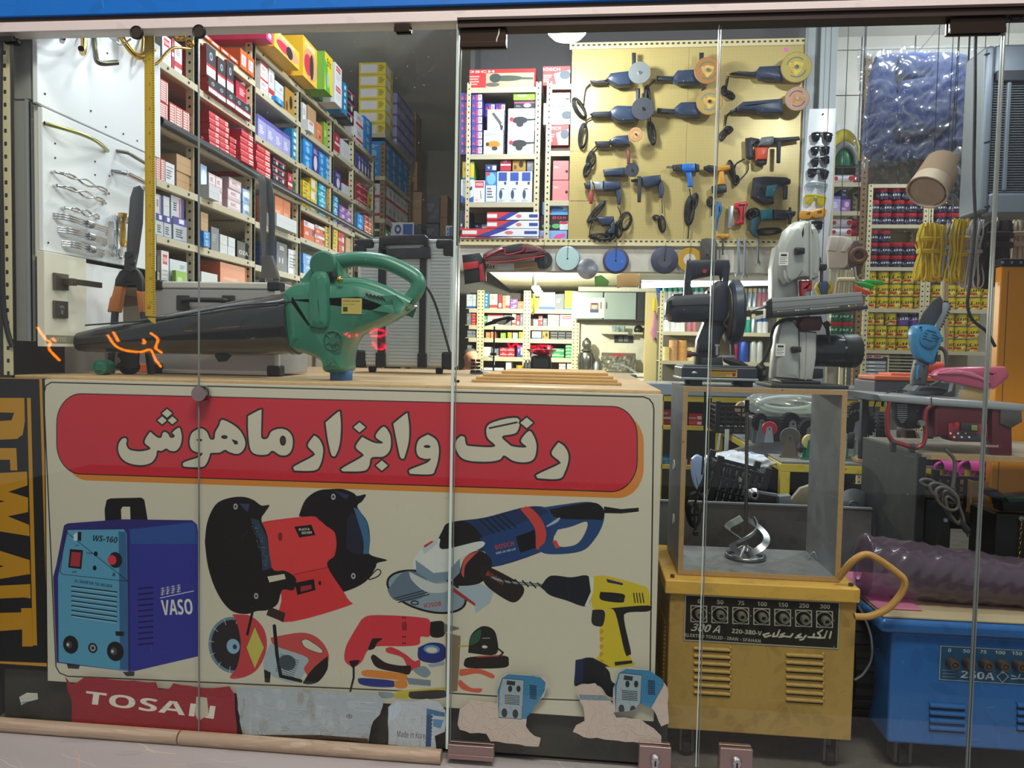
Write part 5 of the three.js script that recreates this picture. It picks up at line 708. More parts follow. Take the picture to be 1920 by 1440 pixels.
{let t=tool('angle_grinder','big grinder with a bare steel disc, top left on the board','angle grinder',[['body',Z1([[545,545],[605,462],[870,430],[880,630],[700,640],[610,595]]),toolBlue,.1,.006,.03],['rear_handle',Z1([[330,545],[545,532],[560,590],[400,598],[345,580]]),toolDark,.05,.02,.018],['red_strip',Z1([[390,545],[520,545],[510,560],[400,566]]),mat('#a8705a',.5),.01,.066,.003],['side_handle',Z1([[890,185],[945,185],[945,420],[892,420]]),toolDark,.035,.05,.015]]);wheelOn(t,1060+985/7.2,80+490/7.2,pxm(19.5),mat('#aeb4b4',.35,.7),.125);
t=tool('angle_grinder','big grinder with a dark round guard, below the steel disc one','angle grinder',[['body',Z1([[590,970],[660,905],[700,893],[930,900],[935,1105],[700,1108],[620,1055]]),toolBlue,.1,.006,.03],['rear_handle',Z1([[330,990],[380,962],[605,955],[605,1035],[370,1040]]),toolDark,.05,.02,.02],['side_handle',Z1([[945,660],[1002,660],[1000,880],[945,880]]),toolDark,.035,.05,.015]]);wheelOn(t,1060+1030/7.2,80+965/7.2,pxm(20),mat('#3d4048',.5),.125,'guard_disc');
const mk=(label,body,handle,cx,cy,R,m,aux,off=.125)=>{const pp=[['body',body,toolBlue,.1,.006,.03],['rear_handle',handle,toolDark,.05,.02,.018]];if (aux) pp.push(['side_handle',aux,toolDark,.035,.05,.014]);const q=tool('angle_grinder',label,'angle grinder',pp);wheelOn(q,cx,cy,pxm(R),mat('#9c7a4c',.6),off);printedRound(q,cx,cy,pxm(R*.96),m,off+.0046);return q;};
mk('big grinder with an orange brown disc, upper middle of the board',Z1([[1440,500],[1500,425],[1700,415],[1800,420],[1800,600],[1500,610],[1440,565]]),Z1([[1225,490],[1240,480],[1445,490],[1445,562],[1230,545]]),1300+155/7.2,80+460/7.2,23.5,discA,Z2([[60,185],[122,185],[122,320],[60,320]]));
mk('big grinder with a brown and blue disc, lower middle of the upper rows',Z1([[1460,920],[1540,850],[1700,845],[1800,850],[1800,1040],[1540,1036],[1460,992]]),Z1([[1235,912],[1470,928],[1470,996],[1228,978]]),1300+180/7.2,80+875/7.2,23,discB,Z2([[90,640],[152,640],[150,720],[90,720]]));
mk('big grinder with a yellow disc, top right corner of the board',Z2([[808,442],[860,375],[1140,362],[1180,560],[860,540],[818,492]]),Z2([[470,452],[590,420],[815,432],[825,492],[600,472]]),1300+1325/7.2,80+420/7.2,26.5,discC);
mk('long grinder with a pinkish disc, below the yellow disc one',Z2([[560,912],[640,845],[1170,800],[1180,1002],[860,1006],[800,968],[565,965]]),Z2([[455,985],[560,905],[585,950],[470,990]]),1300+1335/7.2,80+835/7.2,21,discD);
t=mk('small grinder with a worn tan disc, left of the board middle',Z1([[590,1350],[680,1298],[840,1285],[865,1425],[720,1432],[600,1400]]),Z5([[395,62],[600,58],[600,135],[420,142]]),1060+935/7.2,80+1300/7.2,12.5,discTex('#b98a58','#c9a070','#8a6a44'),null,.118);
t=tool('angle_grinder','small black grinder with a red upright handle','angle grinder',[['body',Z5([[508,440],[800,412],[810,522],[520,527]]),toolBlue,.07,.006,.02],['side_handle',Z5([[822,192],[872,192],[868,372],[826,375]]),mat('#7a2430',.4),.034,.05,.014]]);wheelOn(t,1060+890/7.2,260+460/7.2,pxm(12.5),mat('#33363e',.5),.09,'guard_disc');
tool('hammer_drill','grey and blue drill with a red side handle, lower left','drill',[['body',Z5([[510,593],[735,598],[745,690],[665,722],[510,722]]),toolBlue,.075,.008,.025],['gear_case',Z5([[365,605],[510,597],[510,722],[400,712]]),M.zinc,.07,.008,.02],['chuck',Z5([[250,618],[300,608],[365,612],[370,690],[268,692]]),M.dark,.05,.018,.02],['grip',Z5([[660,660],[742,685],[757,770],[740,902],[700,908],[688,800],[665,725]]),toolBlue,.045,.02,.018],['handle_rod',Z5([[338,590],[366,590],[366,730],[338,730]]),M.zinc,.025,.06,.008],['side_handle',Z5([[325,725],[372,725],[378,800],[364,905],[322,905],[312,800]]),mat('#a8323c',.4),.04,.05,.018]]);
tool('hammer_drill','dark drill with a black side handle, lower middle','drill',[['body',Z5([[1000,542],[1275,510],[1285,585],[1240,645],[1100,685],[1040,672],[1000,605]]),toolBlue,.075,.008,.025],['chuck',Z5([[880,572],[960,560],[1000,560],[1000,605],[890,602]]),M.dark,.05,.016,.018],['grip',Z5([[1235,605],[1300,580],[1328,720],[1302,822],[1262,812],[1248,700]]),toolBlue,.045,.02,.018],['side_handle',Z5([[962,545],[1012,545],[1015,700],[1008,892],[960,890],[965,700]]),toolDark,.04,.07,.016]]);
tool('hand_drill','small dark drill at the lower left foot of the board','drill',[['body',Z5([[420,1078],[480,1068],[650,1063],[657,1120],[600,1182],[490,1192],[430,1120]]),toolBlue,.065,.008,.022],['chuck',Z5([[345,1085],[425,1078],[430,1118],[350,1112]]),M.dark,.04,.018,.014],['grip',Z5([[595,1160],[657,1120],[672,1205],[662,1292],[580,1302],[568,1252],[610,1222]]),toolBlue,.045,.02,.016]]);
tool('heat_gun','bright blue heat gun with a stepped steel nozzle','heat gun',[['body',Z5([[1550,368],[1740,358],[1745,470],[1600,478],[1552,452]]),mat('#1f6fc8',.35),.075,.008,.025],['heat_shield',Z5([[1435,378],[1556,368],[1558,468],[1445,455]]),M.dark,.06,.014,.02],['nozzle',Z5([[1345,402],[1380,385],[1440,388],[1440,432],[1350,420]]),M.chrome,.035,.026,.012],['rear_cap',Z5([[1742,362],[1796,374],[1796,466],[1744,472]]),toolDark,.06,.014,.02],['grip',Z5([[1600,465],[1690,462],[1706,560],[1712,672],[1638,672],[1640,560]]),mat('#1f6fc8',.35),.045,.02,.018]]);
tool('cordless_driver','yellow cordless driver with a black battery','drill',[['body',Z6([[288,375],[455,358],[462,420],[380,442],[300,445]]),mat('#dc9c34',.4),.065,.01,.022],['chuck',Z6([[118,378],[185,358],[290,368],[292,452],[190,455],[120,418]]),toolDark,.055,.014,.024],['grip',Z6([[315,425],[378,425],[402,612],[302,614]]),mat('#dc9c34',.4),.045,.018,.018],['battery',Z6([[222,632],[302,612],[406,614],[412,700],[330,712],[228,712]]),toolDark,.06,.01,.012]]);
tool('demolition_hammer','grey demolition hammer with an orange motor, right of the board','hammer',[['body',Z6([[802,132],[850,18],[1000,3],[1008,82],[940,134]]),mat('#70757c',.4),.09,.008,.025],['motor',Z6([[772,142],[938,140],[922,312],[778,312]]),mat('#d8522e',.4),.085,.01,.03],['motor_cap',Z6([[780,312],[922,308],[915,352],[850,384],[785,362]]),M.black,.07,.016,.02],['rear_handle',Z6([[652,20],[720,8],[830,28],[835,82],[765,72],[745,120],[758,282],[700,294],[658,262]]),toolDark,.05,.02,.018],['barrel',Z6([[1000,10],[1090,12],[1335,-4],[1348,40],[1105,82],[1008,82]]),toolDark,.06,.016,.024],['side_handle',Z6([[1030,80],[1088,80],[1075,356],[1030,352]]),toolDark,.04,.07,.015]]);
tool('rotary_hammer','teal and black rotary hammer with a loop handle','hammer',[['body',Z6([[752,528],[900,514],[1160,524],[1218,555],[1218,600],[1110,622],[1052,642],[1000,762],[1006,852],[880,862],[768,802],[722,772],[730,700],[748,560]]),toolDark,.08,.008,.016,[Z6([[838,590],[888,602],[862,700],[842,752],[796,738],[806,660]])]],['teal_panel',Z6([[910,642],[1040,622],[990,780],[888,772]]),teal,.008,.086,.003],['side_handle',Z6([[1118,640],[1182,640],[1176,802],[1120,814]]),toolDark,.04,.05,.016]]);
tool('rotary_hammer','teal drill hammer with a long black nose, lowest on the right','hammer',[['body',Z6([[838,938],[992,930],[992,1058],[860,1062]]),teal,.08,.008,.02],['gear_case',Z6([[992,932],[1200,936],[1292,956],[1282,1002],[1200,1062],[992,1060]]),toolDark,.075,.01,.025],['grip',Z6([[722,1052],[790,1020],[842,1062],[795,1200],[830,1292],[760,1272],[706,1200]]),mat('#24505e',.45),.05,.02,.018],['side_handle',Z6([[1195,905],[1228,905],[1222,1120],[1190,1118]]),toolDark,.035,.05,.014]]);
tool('nail_gun','small red nail gun with a steel magazine','nail gun',[['body',Z6([[518,846],[662,824],[688,862],[652,922],[632,1112],[540,1122],[518,1092],[582,1062],[592,932],[520,912]]),mat('#c8283c',.35),.06,.008,.02],['magazine',Z6([[446,878],[502,878],[482,1166],[428,1166]]),M.zinc,.03,.02,.006]]);
tool('cordless_knife','slim blue tool with a pointed end beside the door edge','tool',[['body',Z6([[298,822],[350,828],[358,940],[312,1052],[290,1205],[268,1120],[282,900]]),mat('#2f72a8',.4),.045,.008,.018]]);}
cords('flex and coil hanging left of the steel disc grinder',[[1107,157],[1098,168],[1094,196]],[[1086,203,9,22,-.5]]);
cords('short coil tied at the end of the guarded grinder',[[1110,220],[1100,226],[1097,240]],[[1093,255,8,24,.1]]);
cords('coil tied between the two upper grinders',[[1228,150],[1214,168],[1218,200],[1220,230]],[[1222,250,7,22,-.15],[1213,190,6,30,0]]);
cords('long looped cord below the small tan disc grinder',[[1118,274],[1104,288]],[[1108,300,8,15,.2],[1101,318,6,14,.3]]);
cords('coil hanging below the yellow disc grinder',[[1366,144],[1362,170],[1368,176]],[[1368,178,11,6,.6],[1358,170,5,9,0]]);
cords('coil hanging below the pinkish disc grinder',[[1376,206],[1364,216],[1360,236]],[[1366,243,8,6,0],[1355,254,6,10,.5]]);
cords('tangled wires between the two lower left drills',[[1158,386],[1164,405],[1160,425]],[[1172,415,12,18,.3],[1160,430,7,16,0]],.004);
cords('loop of flex over the small drill at the board foot',[[1130,382],[1116,396],[1104,412]],[[1118,397,5,26,.7]]);cords('black flex lying along the foot of the board',[[1110,415],[1106,440],[1120,446]],[[1128,444,24,6,.05],[1144,440,9,10,0]]);
cords('thin coil under the dark drill with the black side handle',[[1241,374],[1242,400]],[[1241,420,7,16,-.1],[1230,408,6,5,0]],.004);cords('thick black cord bundle under the blue heat gun',[[1293,354],[1295,380],[1292,420],[1290,448]],[[1293,395,9,28,.1],[1302,378,6,16,.2]]);
cords('cord with plug hooked left of the demolition hammer',[[1396,298],[1380,308],[1376,330]],[[1372,318,5,18,-.25],[1380,338,6,9,.2]]);cords('cord running from the demolition hammer handle',[[1402,302],[1402,320],[1390,335]],[]);cords('short cord behind the slim blue tool',[[1343,362],[1335,385],[1334,405]],[[1331,378,5,9,.2]]);
cords('cord bundle stretched under the lowest teal hammer',[[1412,400],[1420,410]],[[1440,434,26,6,-.08],[1408,402,8,10,.3]]);cords('wire bundle on the handle of the lowest teal hammer',[[1404,395],[1416,408]],[[1415,398,9,8,0]],.004);
// spanners and T-bar at the foot of the board
{const W=Q(1200,400,4.364),sp=(label,o,m=M.steel,d=.01,n='spanner',h=[])=>solo(n,label,n==='spanner'?'spanner':'tool',solid(o,ZP,ZP+.022,ZP+.022+d,.002,h),m);
const ring=(x,y0,y1,w)=>W([[x-w*1.5,y0+10],[x,y0-14],[x+w*1.5,y0+10],[x+w*.8,y0+40],[x+w,y1-46],[x+w*2.2,y1-22],[x+w*1.7,y1+8],[x+w*.5,y1-16],[x-w*.5,y1-16],[x-w*1.7,y1+8],[x-w*2.2,y1-22],[x-w,y1-46],[x-w*.8,y0+40]]);
sp('left of two long spanners hanging from the board rail',ring(800,215,520,13));sp('right of two long spanners hanging from the board rail',ring(850,215,535,12));sp('shorter spanner hanging under the teal hammer',ring(958,222,430,10));
{const t=thing('t_bar','screwdriver with a yellow T handle hanging at the board foot','tool',at(1200+672/4.364,480,ZP));part(t,'handle',solid(W([[622,190],[640,172],[715,174],[732,190],[715,208],[690,204],[672,214],[655,204]]),ZP,ZP+.012,ZP+.04,.01),mat('#d89a22',.4));part(t,'shaft',solid(W([[665,206],[680,206],[678,345],[667,345]]),ZP,ZP+.02,ZP+.03,.003),M.dark);}
sp('dark steel plate with a ring hanging behind the chop saw handle',W([[488,250],[500,215],[540,208],[610,214],[625,250],[620,392],[490,392]]),M.iron,.012,'steel_plate',[W([[545,330],[560,345],[545,360],[528,345]])]);}
// discs, bags and cards hung on the beam
{const zb=ZP+.014,at2=(px,py)=>at(px,py,zb),C=Q(840,440,4.8);
const hang=(name,label,px,py,Rpx,m,print2,y)=>{const c=at2(px,py),R=pxm(Rpx),t=thing(name,label,'disc',P(c.x,c.y-R,zb));part(t,'disc',disc(P(c.x,c.y,zb),R,.008,'z',44),m);if (print2) part(t,'face_label',new THREE.CircleGeometry(R*(y??.84),44).translate(c.x,c.y,zb+.0046),print2);part(t,'bore',disc(P(c.x,c.y,zb+.004),R*.07,.004,'z',16),M.black);part(t,'wire',tube([P(c.x,c.y+.01,zb+.007),P(c.x,c.y+R*.7,zb+.012),P(c.x+.004,BY1+.02,zb+.012)],.0018,10,5),M.dark);return t;};
hang('grinding_disc','dark grinding disc half behind the packed red bag',1019,488,16.5,M.dark,mat('#4a4c50',.6),.5);hang('saw_blade','large pale green saw blade hung on the white beam',1064,485,23,mat('#8e9494',.4,.6),mat('#bfdcd8',.4),.93);hang('grinding_disc','blue labelled cutting disc hung on the white beam',1154.5,489,24,mat('#4a4658',.6),mat('#3f6cc0',.45),.8);hang('grinding_disc','large dark blue grey disc right of the blue one',1246,488,25,mat('#43455a',.6),mat('#50525c',.6),.5);hang('grinding_disc','yellow disc half hidden by the chop saw handle',1293,487,22,mat('#c99a22',.5),mat('#dcd4c4',.5),.5);
{const q=C([[1160,195],[1200,188],[1358,192],[1350,330],[1320,395],[1255,418],[1190,390],[1158,330]]);const t=thing('plastic_bag','clear plastic bag with a shiny disc between the pale green and blue discs','bag',at2(1101,527));part(t,'film',solid(q,ZP,zb+.02,zb+.021,0),M.clear);const c=at2(840+1255/4.8,440+310/4.8);part(t,'steel_disc',disc(P(c.x,c.y,zb+.012),pxm(19),.004,'z',40),mat('#b4b6ba',.25,.9));}
const bag=thing('tool_bag','red and dark red work gloves pack in shiny plastic on the beam','bag',at2(966,490));part(bag,'body',solid(C([[325,205],[340,175],[500,112],[680,92],[800,110],[880,150],[870,195],[720,230],[560,245],[400,262],[330,245]]),ZP,zb+.01,zb+.09,.035,[],true),mat('#6a3a40',.25,0,{clearcoat:1}));part(bag,'dark_panel',solid(C([[500,130],[670,96],[690,150],[560,185],[510,175]]),ZP,zb+.085,zb+.1,.006),M.dark);part(bag,'piping',[ptube(C([[330,205],[500,130],[520,180],[660,150],[700,100]]),zb+.1,.006),ptube(C([[335,245],[480,248],[650,225],[870,190]]),zb+.08,.006)],M.red);
const pouch=thing('tool_pouch','black pouch with red flaps hung at the left end of the beam','pouch',at2(892,530));part(pouch,'back',solid(C([[135,190],[290,172],[345,260],[350,420],[160,452],[150,330]]),ZP,zb+.01,zb+.05,.014),M.black);part(pouch,'flap',solid(C([[150,265],[285,245],[288,310],[155,330]]),ZP,zb+.045,zb+.065,.006),M.red);part(pouch,'edge',solid(C([[290,280],[330,265],[345,420],[300,428]]),ZP,zb+.045,zb+.06,.006),M.red);
const mx=tex(256,96,(g)=>{g.fillStyle='#e2dccf';g.fillRect(0,0,256,96);g.fillStyle='#23284a';g.font='bold 86px sans-serif';g.fillText('Max',30,78);});const a=at2(904,493),b=at2(934,506);const mt=thing('brand_strip','white strip with dark blue lettering under the packed red bag','sign',P((a.x+b.x)/2,b.y,ZP));part(mt,'card',box(a.x,at2(964,500).x,b.y,a.y,ZP-.008,ZP+.004),M.white);part(mt,'lettering',print(a.x,b.x,b.y,a.y,ZP+.005),mat('#ffffff',.6,0,{map:mx}));
const tagc=(label,o,c)=>solo('card_tag',label,'card',solid(o,ZP,zb+.002,zb+.006,.001),mat(c,.8));tagc('brown cardboard strip hung beside the dark disc',C([[598,262],[800,250],[818,322],[598,318]]),'#a88a68');tagc('green and yellow card hung below the beam',C([[1318,378],[1380,365],[1450,420],[1440,462],[1322,468]]),'#5c8a3c');tagc('tan curved card with a printed line hung below the blue disc',C([[1518,370],[1560,355],[1620,350],[1690,355],[1728,368],[1726,462],[1680,470],[1620,462],[1520,485]]),'#c79c62');}
// ---------------------------------------------------------------- the deep room under the store: shelves, wash corner, spray cans
const ZF=-7.0,Fz=Q(860,500,6.544),F2=Q(1080,480,6);
struct('wall_partition',metric(box(at(1083,600,ZF).x,at(1238,600,ZF).x,0,BY1,ZF-.12,ZF-.06),1),mat('#ffffff',.7,0,{map:worn('#d9d4c0',{patch:90,dark:'#6a6450',depth:.09})}));
{const xs=[at(872,600,ZF).x,at(901,600,ZF).x,at(988,600,ZF).x,at(1080,600,ZF).x],lv=[579.5,611,635,670].map((p)=>at(990,p,ZF).y),top=at(990,545,ZF).y;
const t=thing('steel_shelf','cream slotted shelves full of small boxes on the far wall','shelf',P(xs[1],0,ZF-.2)),d=ZF-.42;
for (const x of xs.slice(1)){part(t,'post',angle(x-.002,.4,top,ZF,-1,-1,.045),slotMat);part(t,'post',angle(x+.002,.4,top,ZF,1,-1,.045),slotMat);}
for (let i=0;i<3;i++) lv.forEach((y)=>part(t,'shelf_board',[box(xs[i]+.004,xs[i+1]-.004,y-.006,y,d,ZF),box(xs[i]+.05,xs[i+1]-.05,y-.055,y,ZF-.003,ZF+.001)],shelfMat));part(t,'back_sheet',box(xs[0],xs[3],.4,top,d-.006,d),mat('#6d6258',.7));
const base=at(990,697,ZF).y;part(t,'work_top',box(xs[0],xs[3],base-.04,base,d,ZF+.1),M.cream);part(t,'under_panel',box(xs[0],xs[3],0,base-.04,d,ZF+.08),M.dark);
const rows=['top','second','third','fourth','lowest'],bays=['left strip','left bay','right bay'];
const put=(row,bay,list)=>{const y0=row<4?lv[row]:base,cap=row?lv[row-1]-.062:top+.2;let k=0;for (const [c,a,b,tp,n=1,m=1] of list){const A=at(860+a/6.544,500+tp/6.544,ZF),B=at(860+b/6.544,600,ZF),w=(B.x-A.x)/n,h=(Math.min(A.y,cap)-y0-.002)/m;for (let i=0;i<n;i++) for (let j=0;j<m;j++,k++) carton(c,A.x+w*(i+.5),y0+.001+j*h,ZF-.03-.13,w-.004,h-.002,.25,'+z',CELLS[c].words+', '+(nth[k]??'last')+' from left, '+rows[row]+' row, far '+bays[bay],'small boxes on the far shelves');}};
put(0,0,[['bluewhite',92,240,335,2]]);put(1,0,[['dusk',95,150,560],['redparts',156,242,540,1,4]]);put(2,0,[['dusk',100,240,780,2,2]]);put(3,0,[['dusk',100,160,960],['sky',165,240,1020]]);
put(0,1,[['teal',307,368,315],['ivory',375,470,330],['binder',480,527,335],['card',534,572,350],['ivory',576,620,350],['violet',628,720,392,1,2],['orange',723,795,420]]);
put(0,2,[['yel',888,985,380],['bluewhite',990,1176,308,1,1],['dusk',1180,1290,330],['yelgreen',1300,1420,290]]);
put(1,1,[['greenpack',302,345,600],['whitered',350,545,585],['dusk',550,645,590],['ivory',652,700,575],['binder',706,748,588],['dusk',752,795,560]]);
put(1,2,[['pinklab',915,975,640],['redparts',978,1028,600],['dusk',1032,1085,630],['whitered',1092,1232,565,1,4],['white',1240,1412,575,1,1]]);
put(2,1,[['orange',328,386,800],['orange',390,452,795],['lime',510,578,808],['yel',596,652,803],['plain',660,725,805],['yel',735,797,798]]);put(2,2,[['bluewhite',895,1018,790],['brownbox',1022,1112,772],['works',1120,1412,775,3,3]]);
put(3,1,[['plain',302,400,980],['dusk',404,495,1000],['crimson',500,690,990,2,2],['bluelong',712,797,960]]);put(3,2,[['dusk',890,1075,1010],['crimson',1080,1138,960],['greenpack',1142,1302,1000,1,2],['greenpack',1310,1412,958,1,4]]);
put(4,1,[['bluewhite',302,560,1236],['plain',575,655,1150]]);put(4,2,[['whitered',1230,1325,1160,1,3],['redstripe',1328,1420,1165]]);put(4,0,[]);
const B=(px,py)=>at(860+px/6.544,500+py/6.544,ZF);{const c=B(745,1290),m=thing('mug','yellow mug at the foot of the far shelves','mug',P(c.x,base,ZF+.02));part(m,'cup',lathe([[0,0],[.038,0],[.042,.08],[.038,.08],[.035,.01],[0,.01]],P(c.x,base+.001,ZF+.02)),M.yellow);part(m,'handle',new THREE.TorusGeometry(.022,.006,8,20).translate(c.x+.05,base+.042,ZF+.02),M.yellow);}
{const c=B(430,1235),f=lathe([[.008,0],[.012,.05],[.07,.12],[.074,.12],[.07,.125],[.01,.055]],P(c.x,base+.075,ZF-.03));solo('funnel','white plastic funnel standing on a box at the far shelves','funnel',f,M.white);}
for (const [px,l] of [[828,'left of two dark bottles at the far shelves foot'],[868,'right of two dark bottles at the far shelves foot']]){const c=B(px,1280);solo('bottle',l,'bottle',lathe([[0,0],[.032,0],[.034,.01],[.034,.09],[.012,.12],[.012,.15],[0,.15]],P(c.x,base+.001,ZF+.03)),M.dark);}}
// bare spiral bulb with a yellow fly strip, strip lights, and the light they give
{const z=-5.6,c=at(1000,536,z),t=thing('spiral_bulb','glowing white spiral bulb hanging under the low ceiling','lamp',P(c.x,c.y,z)),pts=[];for (let i=0;i<=80;i++){const a=i/80*22,k=i/80;pts.push(P(c.x+.02+.035*Math.cos(a)+k*.06,c.y-.01-k*.09,z+.035*Math.sin(a)));}
part(t,'spiral',tube(pts,.014,160,7),glow(10));part(t,'socket',[rod(P(c.x+.01,c.y,z),P(c.x+.005,c.y+.1,z),.022),rod(P(c.x+.005,c.y+.1,z),P(c.x,BY1,z),.008)],M.dark);
const l=new THREE.PointLight(0xfffff0,13);l.position.set(c.x+.05,c.y-.06,z);l.castShadow=true;l.shadow.radius=2;l.name='bulb_light';scene.add(l);
solo('fly_strip','yellow sticky strip hanging below the bare bulb','fly strip',solid(Q(860,500,6.544)([[915,340],[945,340],[935,480],[942,560],[925,595],[895,588],[912,540],[920,440]]),z,z+.07,z+.076,.002),mat('#d8c22c',.4));}
{const z=-5.0,a=at(1203,535,z),b=at(1445,530,z),n=thing('strip_light','bright strip light under the low ceiling right of the tan card','lamp',P((a.x+b.x)/2,a.y,z));part(n,'tube',rod(a,b,.026),glow(10));part(n,'housing',box(a.x-.03,b.x+.03,a.y+.045,a.y+.11,z-.12,z+.02,.01),M.white);part(n,'bracket',[box(a.x-.03,a.x-.005,a.y-.03,a.y+.05,z-.03,z+.03,.005),box(b.x+.005,b.x+.03,a.y-.03,a.y+.05,z-.03,z+.03,.005),...[.3,.7].map((k)=>rod(P(a.x+(b.x-a.x)*k,a.y+.1,z-.05),P(a.x+(b.x-a.x)*k,BY1,z-.05),.008))],M.midgrey);
areaLight((a.x+b.x)/2,a.y-.03,z,b.x-a.x,.05,60,(a.x+b.x)/2,0,z-.2,0xffffee);}
// wash corner
{const q=(px,py,z=ZF-.05)=>at(px,py,z);const t=thing('wall_cabinet','grey metal wall cabinet with two doors over the wash corner','cabinet',q(1146,603));const A=q(1084,549),B=q(1209,603);part(t,'carcass',box(A.x,B.x,B.y,A.y,ZF-.06,ZF+.2),M.dark);
for (const [a,b] of [[1085,1144.5],[1147,1208]]){const x0=q(a,0,ZF+.2).x,x1=q(b,0,ZF+.2).x;const d=part(t,'door',box(x0,x1,B.y+.01,A.y-.01,ZF+.2,ZF+.22,.006),mat('#93a19c',.35,.4));part(d,'door_handle',box(a<1100?x1-.03:x0+.02,a<1100?x1-.02:x0+.03,B.y+.14,B.y+.22,ZF+.22,ZF+.235,.003),M.iron);}
const ph=tex(96,128,(g)=>{g.fillStyle='#b3b8b4';g.fillRect(0,0,96,128);g.fillStyle='#8d6a5c';g.fillRect(26,30,44,66);g.fillStyle='#c49a84';g.beginPath();g.ellipse(48,56,14,18,0,0,7);g.fill();g.fillStyle='#2c3a5c';g.fillRect(26,76,44,22);g.fillStyle='#3a2a24';g.fillRect(33,32,30,12);});const a=q(1096,558,ZF+.222),b=q(1133,596,ZF+.222);const pt=thing('framed_photo','pale card with a small portrait photo on the left cabinet door','picture',P((a.x+b.x)/2,b.y,ZF+.222));part(pt,'card',box(a.x,b.x,b.y,a.y,ZF+.221,ZF+.226,.001),M.paper);part(pt,'photo',print(a.x+.01,b.x-.01,b.y+.01,a.y-.01,ZF+.2275),mat('#ffffff',.5,0,{map:ph}));
const wl=(px0,py0,px1,py1,z,d,r=.004)=>pbox(px0,py0,px1,py1,z,d,r);
const sh=solo('wall_shelf','narrow shelf with glasses on the wash corner wall','shelf',[wl(1128,622,1178,627,ZF+.14,.2),wl(1188,623,1206,627,ZF+.14,.2)],mat('#b9b6a4',.5));const sy=at(1150,622,ZF+.14).y;
[[1152,'left'],[1158,'middle'],[1168,'right']].forEach(([px,w])=>{const c=at(px,620,ZF+.06);solo('drinking_glass',w+' of three small glasses on the wash corner shelf','glass',lathe([[0,0],[.026,0],[.032,.075],[.029,.075],[.024,.006],[0,.006]],P(c.x,sy+.001,ZF+.06)),mat('#d8e4e4',.1,0,{transmission:.8,thickness:0}));});{const c=at(1197,620,ZF+.06);solo('teapot','small dark metal teapot on the wash corner shelf','teapot',[lathe([[0,0],[.05,0],[.06,.03],[.045,.07],[.02,.085],[0,.09]],P(c.x,sy+.001,ZF+.06)),rod(P(c.x+.05,sy+.03,ZF+.06),P(c.x+.09,sy+.07,ZF+.06),.01)],mat('#56524c',.25,.8));}
const o=thing('wall_socket','black double socket plate on the wash corner wall','socket',q(1170,643));part(o,'plate',wl(1152,629,1187,643,ZF-.045,.02),M.dark);part(o,'cover',[wl(1160,630.5,1168,641,ZF-.038,.01),wl(1170,630.5,1178,641,ZF-.038,.01)],M.grey);
const st=tex(256,96,(g)=>{g.fillStyle='#6c5c50';g.fillRect(0,0,256,96);g.fillStyle='#a8323a';g.beginPath();g.ellipse(128,32,60,24,0,0,7);g.fill();g.fillStyle='#d08a3c';g.font='bold 42px serif';g.fillText('SEPAHAN',26,80);});const sa=q(1128,661),sb=q(1190,681);const sg=thing('old_sign','small old sign with orange capitals above the foil tray','sign',P((sa.x+sb.x)/2,sb.y,ZF-.05));part(sg,'plate',box(sa.x,sb.x,sb.y,sa.y,ZF-.058,ZF-.045),M.iron);part(sg,'lettering',print(sa.x,sb.x,sb.y,sa.y,ZF-.044),mat('#ffffff',.6,0,{map:st}));
const c=at(1099,690,ZF+.15),s=thing('samovar','steel samovar with a teapot on top in the wash corner','samovar',P(c.x,at(1099,697,ZF+.15).y,ZF+.15)),y=s.position.y;part(s,'urn',lathe([[0,0],[.07,0],[.105,.03],[.11,.12],[.11,.2],[.09,.24],[0,.25]],P(c.x,y+.001,ZF+.15)),mat('#8b8b88',.2,.9));part(s,'collar',lathe([[.04,.245],[.07,.26],[.06,.28],[.04,.29]],P(c.x,y,ZF+.15)),M.iron);part(s,'teapot',lathe([[0,.285],[.04,.285],[.062,.33],[.055,.38],[.02,.42],[0,.43]],P(c.x,y,ZF+.15)),mat('#a4aaa6',.2,.9));part(s,'tap',rod(P(c.x,y+.05,ZF+.25),P(c.x,y+.05,ZF+.31),.012),M.chrome);const jx=at(1118,690,ZF+.15).x;solo('jar','small glass jar beside the samovar','jar',lathe([[0,0],[.04,0],[.042,.09],[.03,.11],[.03,.13],[0,.13]],P(jx,y+.001,ZF+.15)),M.zinc);
const sk=at(1160,700,ZF+.15),foil=new THREE.PlaneGeometry(.43,.3,28,14);{const p=foil.attributes.position;for (let i=0;i<p.count;i++) p.setZ(i,rnd(-.014,.014));foil.computeVertexNormals();foil.rotateX(-.7).translate(sk.x,at(1160,697,ZF+.15).y+.08,ZF+.12);} const ft=thing('foil_tray','crumpled foil lined tray beside the tap','tray',P(sk.x,y,ZF+.12));part(ft,'foil',foil,mat('#c9cac6',.22,.9));part(ft,'rim',[rod(P(sk.x-.22,y+.0,ZF+.25),P(sk.x+.22,y+.0,ZF+.25),.015),rod(P(sk.x-.22,y+.17,ZF+.02),P(sk.x+.22,y+.17,ZF+.02),.012)],M.iron);
const f0=at(1158,682,ZF+.3);solo('tap','long bent chrome tap over the foil tray','tap',[tube([P(f0.x,f0.y-.01,ZF+.32),P(f0.x+.1,f0.y-.03,ZF+.34),P(f0.x+.22,f0.y-.1,ZF+.36),P(f0.x+.3,f0.y-.17,ZF+.36),P(f0.x+.31,f0.y-.3,ZF+.36)],.014,40,8),box(f0.x-.05,f0.x+.05,f0.y-.04,f0.y+.01,ZF+.28,ZF+.34,.012)],M.steel);
